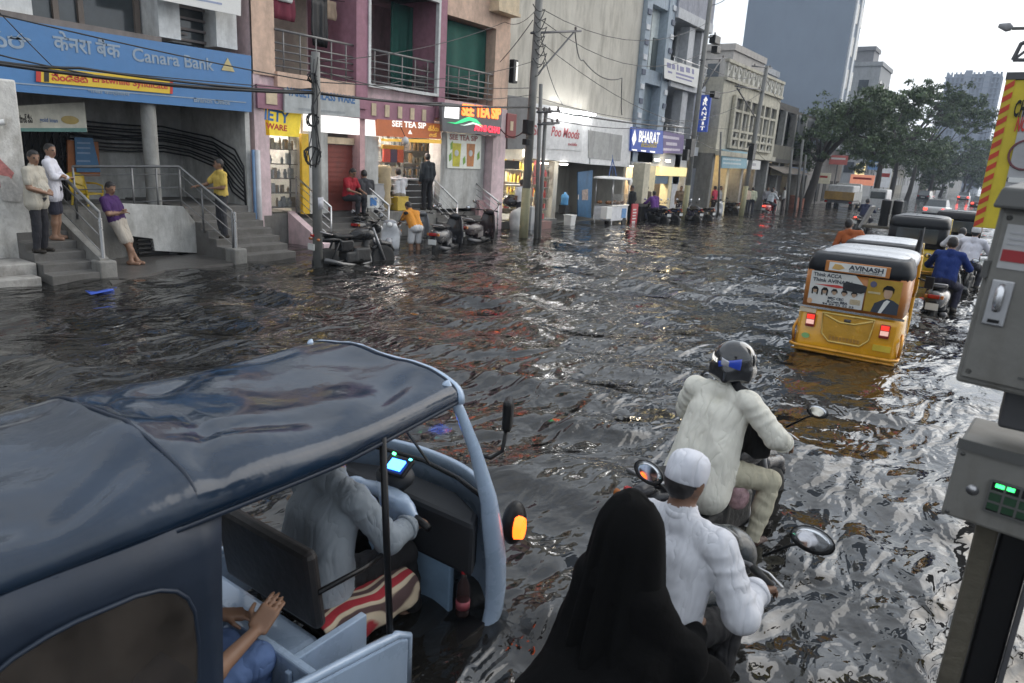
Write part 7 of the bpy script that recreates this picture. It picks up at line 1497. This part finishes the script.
# ---- jeweller shops
for i,(px,py,z,rz,sh,tr,lab,kw) in enumerate((
    (630,218,.0,150,(.05,.05,.05),(.03,.03,.03),'man in dark clothes leaning on the counter behind the square pillar',{}),
    (644,218,.0,60,(.13,.1,.08),(.04,.04,.04),'man in brown shirt with raised arm between the pillar and the man in purple',dict(J=dict(elL=(-.3,.15,1.4),waL=(-.3,.38,1.35)))),
    (655,222,.0,20,(.13,.05,.22),(.04,.04,.05),'man in purple shirt sitting on a motorcycle before the jeweller shops',dict(base=RIDE)),
    (678,218,.0,200,(.17,.13,.1),(.03,.03,.03),'man in brown jacket standing under the cream header of the jeweller shop',{}),
    (712,216,.0,80,(.5,.05,.09),(.04,.03,.03),'person in pink red top standing right of the parked motorcycles',dict(sleeve='short')),
    (717,216,.0,250,(.5,.5,.5),(.05,.05,.06),'person in white top beside the pink red top',{}),
    (745,213,.0,70,(.5,.38,.3),(.05,.05,.05),'person in peach top at the first bay of the cream building',{}),
    (750,212,.0,30,(.55,.56,.42),(.04,.04,.05),'person in pale green top near the pole of the lattice window',{}),
    (765,210,.0,200,(.3,.3,.32),(.05,.05,.06),'person in grey at the middle bay of the cream building',{}),
    (771,210,.0,160,(.45,.44,.44),(.04,.04,.05),'person in light shirt near the far bay of the cream building',{}),
    (782,209,.0,100,(.5,.5,.48),(.06,.05,.05),'person in white shirt carrying a bag by the short grey poles',{}))):
    p=A_(px,py,X=-14.45 if px<740 else -13.7); X=p.x
    if kw.get('base') is RIDE: p=A_(660,222,Z=0); loc=(p.x-.4,p.y,-.32); rz=60
    else: loc=(X,p.y,-.15)
    person(lab,loc,rad(rz),shirt=sh,trousers=tr,res=.028,group='people along the far shops',**kw)
# ---- riders farther off
def ride(lab,vlab,loc,rz,vcol,shirt,kind='scooter',lit=True,tr=(.04,.04,.05),res=.022,**kw):
    v=(scooter if kind=='scooter' else motorbike)(vlab,loc,rz,vcol,'two wheelers being ridden',lit=lit,res=.025)
    kw.setdefault('J',{})
    v.scale=(1.1,)*3
    person(lab,(loc[0],loc[1],loc[2]+(-.04 if kind=='scooter' else 0)),rz,base=RIDE,sc=1.1,shirt=shirt,trousers=tr,res=res,group='riders',**kw)
p=A_(757,211,Z=0); ride('rider in pale shirt on the red lit scooter before the cream building','scooter with glowing red tail light riding away before the cream building',(p.x+.6,p.y+.6,-.35),rad(-5),(.35,.03,.03),(.5,.53,.56))
p=A_(859,230,Z=0); ride('rider in dark blue on the red lit motorcycle in the middle of the street','motorcycle with glowing red tail light in the middle of the street',(p.x,p.y+.8,-.35),rad(-12),(.03,.03,.035),(.03,.035,.07),'bike')
p=A_(933,314,Z=0); ride('rider in royal blue shirt seen from behind right of the yellow rickshaw','grey scooter with grab rail ridden by the man in royal blue shirt',(p.x+.02,p.y+.75,-.35),rad(-3),(.1,.1,.105),(.015,.035,.16),lit=False,tr=(.03,.03,.05),res=.016,fat=1.06)
p=A_(972,292,Z=0); ride('rider in white shirt and white cap ahead of the royal blue shirt','black motorcycle of the rider in white cap',(p.x-.22,p.y+.5,-.35),rad(-8),(.03,.03,.03),(.6,.6,.66),'bike',lit=False,tr=(.04,.04,.05),cap=(.62,.62,.63),res=.018)
p=A_(955,286,Z=0); ride('rider in white shirt bending forward before the black rickshaw','dark motorcycle of the rider bending forward before the black rickshaw',(p.x-.2,p.y+1.2,-.35),rad(-5),(.04,.04,.04),(.58,.58,.6),'bike',lit=False,res=.022,J=dict(chest=(0,.08,1.18),neck=(0,.18,1.34),head=(0,.28,1.44),shL=(-.2,.14,1.3),shR=(.2,.14,1.3)))
person('person in orange brown shirt leaning out at the left side of the white topped rickshaw',tuple(A_(852,237,Y=16.1)-Vector((-.12,.06,.86))),rad(0),base=SIT,J=dict(chest=(-.12,.06,.82),neck=(-.22,.08,1.02),head=(-.24,.1,1.17),shL=(-.36,.06,.94),shR=(.02,.08,1.0),elL=(-.42,.0,.7),waL=(-.35,.1,.5)),shirt=(.32,.09,.03),trousers=(.2,.1,.06),res=.02,sc=.95)
# ================================================================ the two men and the woman in the foreground
HB=(-1.42,4.68,-.35); HR=rad(-13)
motorbike('dark motorcycle ridden by the man in white shirt and black helmet',HB,HR,(.03,.03,.035),'two wheelers being ridden',my=.48)
hm=person('man in white shirt, cream trousers and black helmet riding in the middle of the water',HB,HR,base=RIDE,J=dict(pel=(0,-.2,.9),chest=(0,-.1,1.2),neck=(.0,-.04,1.4),head=(.02,.0,1.55),shL=(-.21,-.08,1.35),shR=(.21,-.08,1.35),elL=(-.36,.06,1.1),elR=(.38,.02,1.14),waL=(-.33,.26,1.08),waR=(.36,.2,1.05),hiL=(-.1,-.18,.85),hiR=(.12,-.18,.86),knL=(-.26,.24,.76),knR=(.34,.14,.78),anL=(-.24,.08,.4),anR=(.33,.02,.36)),shirt=(.7,.68,.6),trousers=(.45,.42,.32),res=.0085,tail=.2,fat=1.04,loose=.016,noise=.012,shoes=(.05,.025,.02),group='riders',bare=False)
# helmet
hl=thing('helmet','black and blue full face helmet with white lettering','helmet',Vector(HB)+Matrix.Rotation(HR,3,'Z')@Vector((.02,.0,1.58)),rotz=HR-.5)
s=SDF(); s.ell((0,-.01,.02),(.125,.145,.132)); s.ell((0,.05,-.06),(.105,.11,.08)); s.box((0,-.03,-.07),(.085,.08,.03),.03)
s.build('shell',[M('helmet_black',(.012,.013,.016),.12,coat=1,var=.05)],.009,hl,k=.03,cut=lambda X:np.maximum(-.125-X[...,2],-9))
def hpatch(name,a0,a1,z0,z1,mat,off=.004,sk=0.):
    P=[]
    for i in range(13):
        t=a0+(a1-a0)*i/12; r=[]
        for k in range(7):
            z=z0+(z1-z0)*k/6+sk*(t-a0); c=math.sqrt(max(.02,1-((z-.02)/.132)**2)); r.append(((.125+off)*c*math.cos(t),-.01+(.145+off)*c*math.sin(t),z))
        P.append(r)
    return MB().grid(P).build(name,mat,hl,1,solid=.003)
hpatch('visor',rad(35),rad(145),-.03,.07,M('visor_dark',(.02,.02,.022),.06,spec=.8),.003)
hpatch('blue_flash',rad(-72),rad(-8),-.065,.02,M('flash_blue',(.02,.06,.45),.2,coat=.8),.005,.03); hpatch('silver_flash',rad(-62),rad(-40),-.0,.05,M('flash_silver',(.5,.5,.53),.25,.5),.006,-.05)
hpatch('rim_band',rad(0),rad(359),-.088,-.074,M('rim_grey',(.12,.11,.1),.4),-.002)
for i in range(6): hpatch('letter_mark',rad(-128+i*9),rad(-122.5+i*9),.02-.003*i,.05-.003*i,lw,.005)
# black sling bag worn by the helmet rider
sb_=thing('sling_bag','black sling bag and strap on the right side of the helmet rider','bag',Vector(HB),rotz=HR)
s=SDF(); s.box((.16,.14,1.08),(.1,.04,.13),.03,0,np.array(Euler((0,0,-.4)).to_matrix())); s.build('pouch',[fmat((.012,.012,.013))],.012,sb_,k=.02,noise=.008,nscale=20)
m=MB(); m.tube([(.06,-.06,1.47),(.13,-.1,1.44),(.2,-.06,1.4),(.24,.02,1.3),(.26,.08,1.18),(.22,.14,1.1)],[.03]*6,8,flat=.25,up=(1,0,0)); m.build('strap',fmat((.012,.012,.013)),sb_,1)
# hanging bag on the helmet rider's bike
s=SDF(); s.ell((0,0,0),(.06,.09,.13)); s.ell((.01,.02,-.08),(.07,.09,.09)); s.ell((0,-.02,.1),(.03,.05,.06))
o=s.build('plastic_bag',[M('bag_pink',(.5,.32,.34),.2,alpha=.75,var=.6,scale=14)],.012,None,k=.03,noise=.012,nscale=24); o.location=Vector(HB)+Matrix.Rotation(HR,3,'Z')@Vector((.2,-.05,.72)); tag(o,'pinkish see through plastic bag hanging by the helmet rider knee','bag')
# couple on the nearest motorcycle
KB=(-.99,2.74,-.35); KR=rad(-9)
KBK=motorbike('black motorcycle carrying the man in skullcap and the veiled woman',KB,KR,(.015,.02,.024),'two wheelers being ridden',faired=True,res=.012,my=.5,ms=(.1,.065))
def kp(name,fn,mat,**k): m=MB(); fn(m); return m.build(name,mat,KBK,**k)
for x,c in ((-.05,(.6,.9,1)),(-.02,(.5,.8,1)),(.04,(.2,1,.5))): kp('dash_lamp',lambda m:m.cbox((x,.44,1.115),(.014,.02,.006)),M('dashlamp_%g'%c[0],c,.4,emit=(*c,5)))
for c in list(KBK.children):
    if c.name.split('.')[0] in ('grab_rail','turn_signal','rear_fender','number_plate','tail_light'): bpy.data.objects.remove(c)
person('man in white shirt and white skullcap riding the nearest motorcycle',KB,KR,base=RIDE,J=dict(pel=(0,-.12,.9),chest=(.02,-.02,1.18),neck=(.01,.03,1.36),head=(0,.07,1.5),shL=(-.2,-.01,1.3),shR=(.22,.0,1.3),elL=(-.38,.12,1.04),elR=(.36,.02,1.04),waL=(-.34,.25,1.1),waR=(.335,.19,1.08),knL=(-.2,.32,.76),knR=(.2,.3,.78)),shirt=(.58,.59,.63),trousers=(.02,.02,.022),res=.0075,noise=.0081,loose=.016,fat=.97,cap=(.6,.61,.66),skin=skd,group='riders',look=(.12,.95,-.25),hands=dict(R=dict(d=(.25,.9,-.15),n=(0,-.1,-1),curl=.75,sc=.95),L=dict(d=(-.2,.9,-.1),n=(0,-.1,-1),curl=.75)),tail=.1)
# the veiled woman: one body, veil as its own cloth
s=SDF(); h=np.array((.0,-.42,1.49))
s.ell(h,(.095,.11,.125),0); s.cone(h-(0,.0,.05),(-.02,-.46,1.28),.085,.12,0)
for sg in (-.72,1):
    s.cone((sg*.08,-.46,1.22),(sg*.12,-.46,.95),.115,.13,0); s.cone((sg*.12,-.46,.95),(sg*.15,-.42,.62),.14,.17,0); s.cone((sg*.15,-.44,1.2),(sg*.26,-.32,.96),.085,.08,0); s.cone((sg*.26,-.32,.96),(sg*.2,-.14,.95),.085,.06,0)
    s.cone((sg*.15,-.5,.62),(sg*.2,-.45,.35),.17,.16,0); s.cone((sg*.1,-.6,.82),(sg*.1,-1.0,.72),.15,.14,0); s.cone((sg*.1,-1.0,.72),(sg*.12,-1.0,.4),.14,.12,0); s.cone((sg*.1,-.4,.85),(sg*.26,-.12,.74),.14,.11,0)
    hand(s,(sg*.17,-.12,.95),(-sg*.2,.9,0),(0,0,-1),1 if sg>0 else -1,1,.6)
ab=M('abaya_black',(.0025,.0025,.0028),1,spec=.15,var=.2,bump=.25,bscale=25)
wm=s.build('person',[ab,skm],.012,None,k=.07,noise=.014,nscale=13,seed=4); wm.location=Vector(KB)+Vector((.035,0,0)); wm.rotation_euler=(0,0,KR); tag(wm,'woman in black abaya and long black veil seated behind the man in skullcap','person','riders')
P=[]
for i in range(26):
    t=i/25; z=1.625-.95*t; w=.02+.115*min(1,(t/.13))**.5+.115*max(0,t-.14)**.75; 
    P.append([(.01+w*(.9 if math.sin(a)<0 else 1)*math.sin(a)*(1+.05*math.sin(a*9+t*3)*t*1.4),-.42-.05*t-(.115*min(1,(t/.13))**.5+.1*t+.04*math.sin(a*11+2*t)*t)*math.cos(a),z-.03*math.cos(a*2)*t) for a in [rad(-125+250*k/40) for k in range(41)]])
m=MB(); m.grid(P); m.build('veil',M('veil_black',(.002,.002,.0022),.9,spec=.15,var=.2,bump=.2,bscale=20),wm,1,solid=.008)
# white bag or shirt tail beside her
s=SDF(); s.ell((.0,0,0),(.05,.12,.1)); s.ell((.02,.06,-.1),(.04,.1,.1)); s.ell((0,-.05,.06),(.04,.06,.08)); o=s.build('cloth_bag',[fmat((.55,.55,.55))],.012,None,k=.05,noise=.01,nscale=20); o.location=Vector(KB)+Matrix.Rotation(KR,3,'Z')@Vector((.24,-.12,.78)); tag(o,'white cloth bag between the skullcap rider and the veiled woman','bag')
# ---- driver and passenger of the blue rickshaw
D=Vector(BX.location)
person('driver in pale shirt and black trousers at the handlebar of the blue rickshaw',D,0,base=SIT,J=dict(pel=(0,.5,.72),chest=(0,.56,1.02),neck=(0,.62,1.24),head=(0,.68,1.38),shL=(-.2,.6,1.17),shR=(.2,.6,1.17),elL=(-.32,.74,.94),elR=(.3,.74,.92),waL=(-.3,.88,.96),waR=(.29,.9,.93),hiL=(-.1,.52,.7),hiR=(.1,.52,.7),knL=(-.2,.95,.7),knR=(.2,.96,.7),anL=(-.2,1.02,.36),anR=(.22,1.0,.36)),shirt=(.24,.27,.3),trousers=(.02,.02,.022),res=.0075,noise=.0082,loose=.014,skin=skm,tail=.08,bare=True,hands=dict(R=dict(d=(.1,.9,-.1),n=(0,0,-1),curl=.8),L=dict(d=(-.1,.9,-.1),n=(0,0,-1),curl=.8)))
person('passenger in blue jeans sitting in the back of the blue rickshaw with hand on knee',D,0,base=SIT,J=dict(pel=(.16,-.5,.66),chest=(.16,-.56,.98),neck=(.16,-.54,1.2),head=(.16,-.5,1.34),shL=(-.03,-.54,1.1),shR=(.35,-.54,1.1),elL=(-.1,-.3,.86),elR=(.42,-.3,.86),waL=(.05,-.05,.8),waR=(.33,-.06,.86),hiL=(.06,-.46,.64),hiR=(.26,-.46,.64),knL=(.08,-.06,.66),knR=(.3,-.04,.68),anL=(.08,-.1,.36),anR=(.28,-.1,.36)),shirt=(.12,.12,.14),trousers=(.1,.16,.32),sleeve='short',res=.0075,noise=.008,skin=skm,hands=dict(R=dict(d=(-.05,.75,.6),n=(-.5,.5,-.5),curl=.3,sc=1.05)),bare=False)

for o in S.objects:
    if o.get('category')=='auto rickshaw' and ('black topped' in o['label'] or o['label'].startswith('black auto')): o.scale=(1.12,)*3
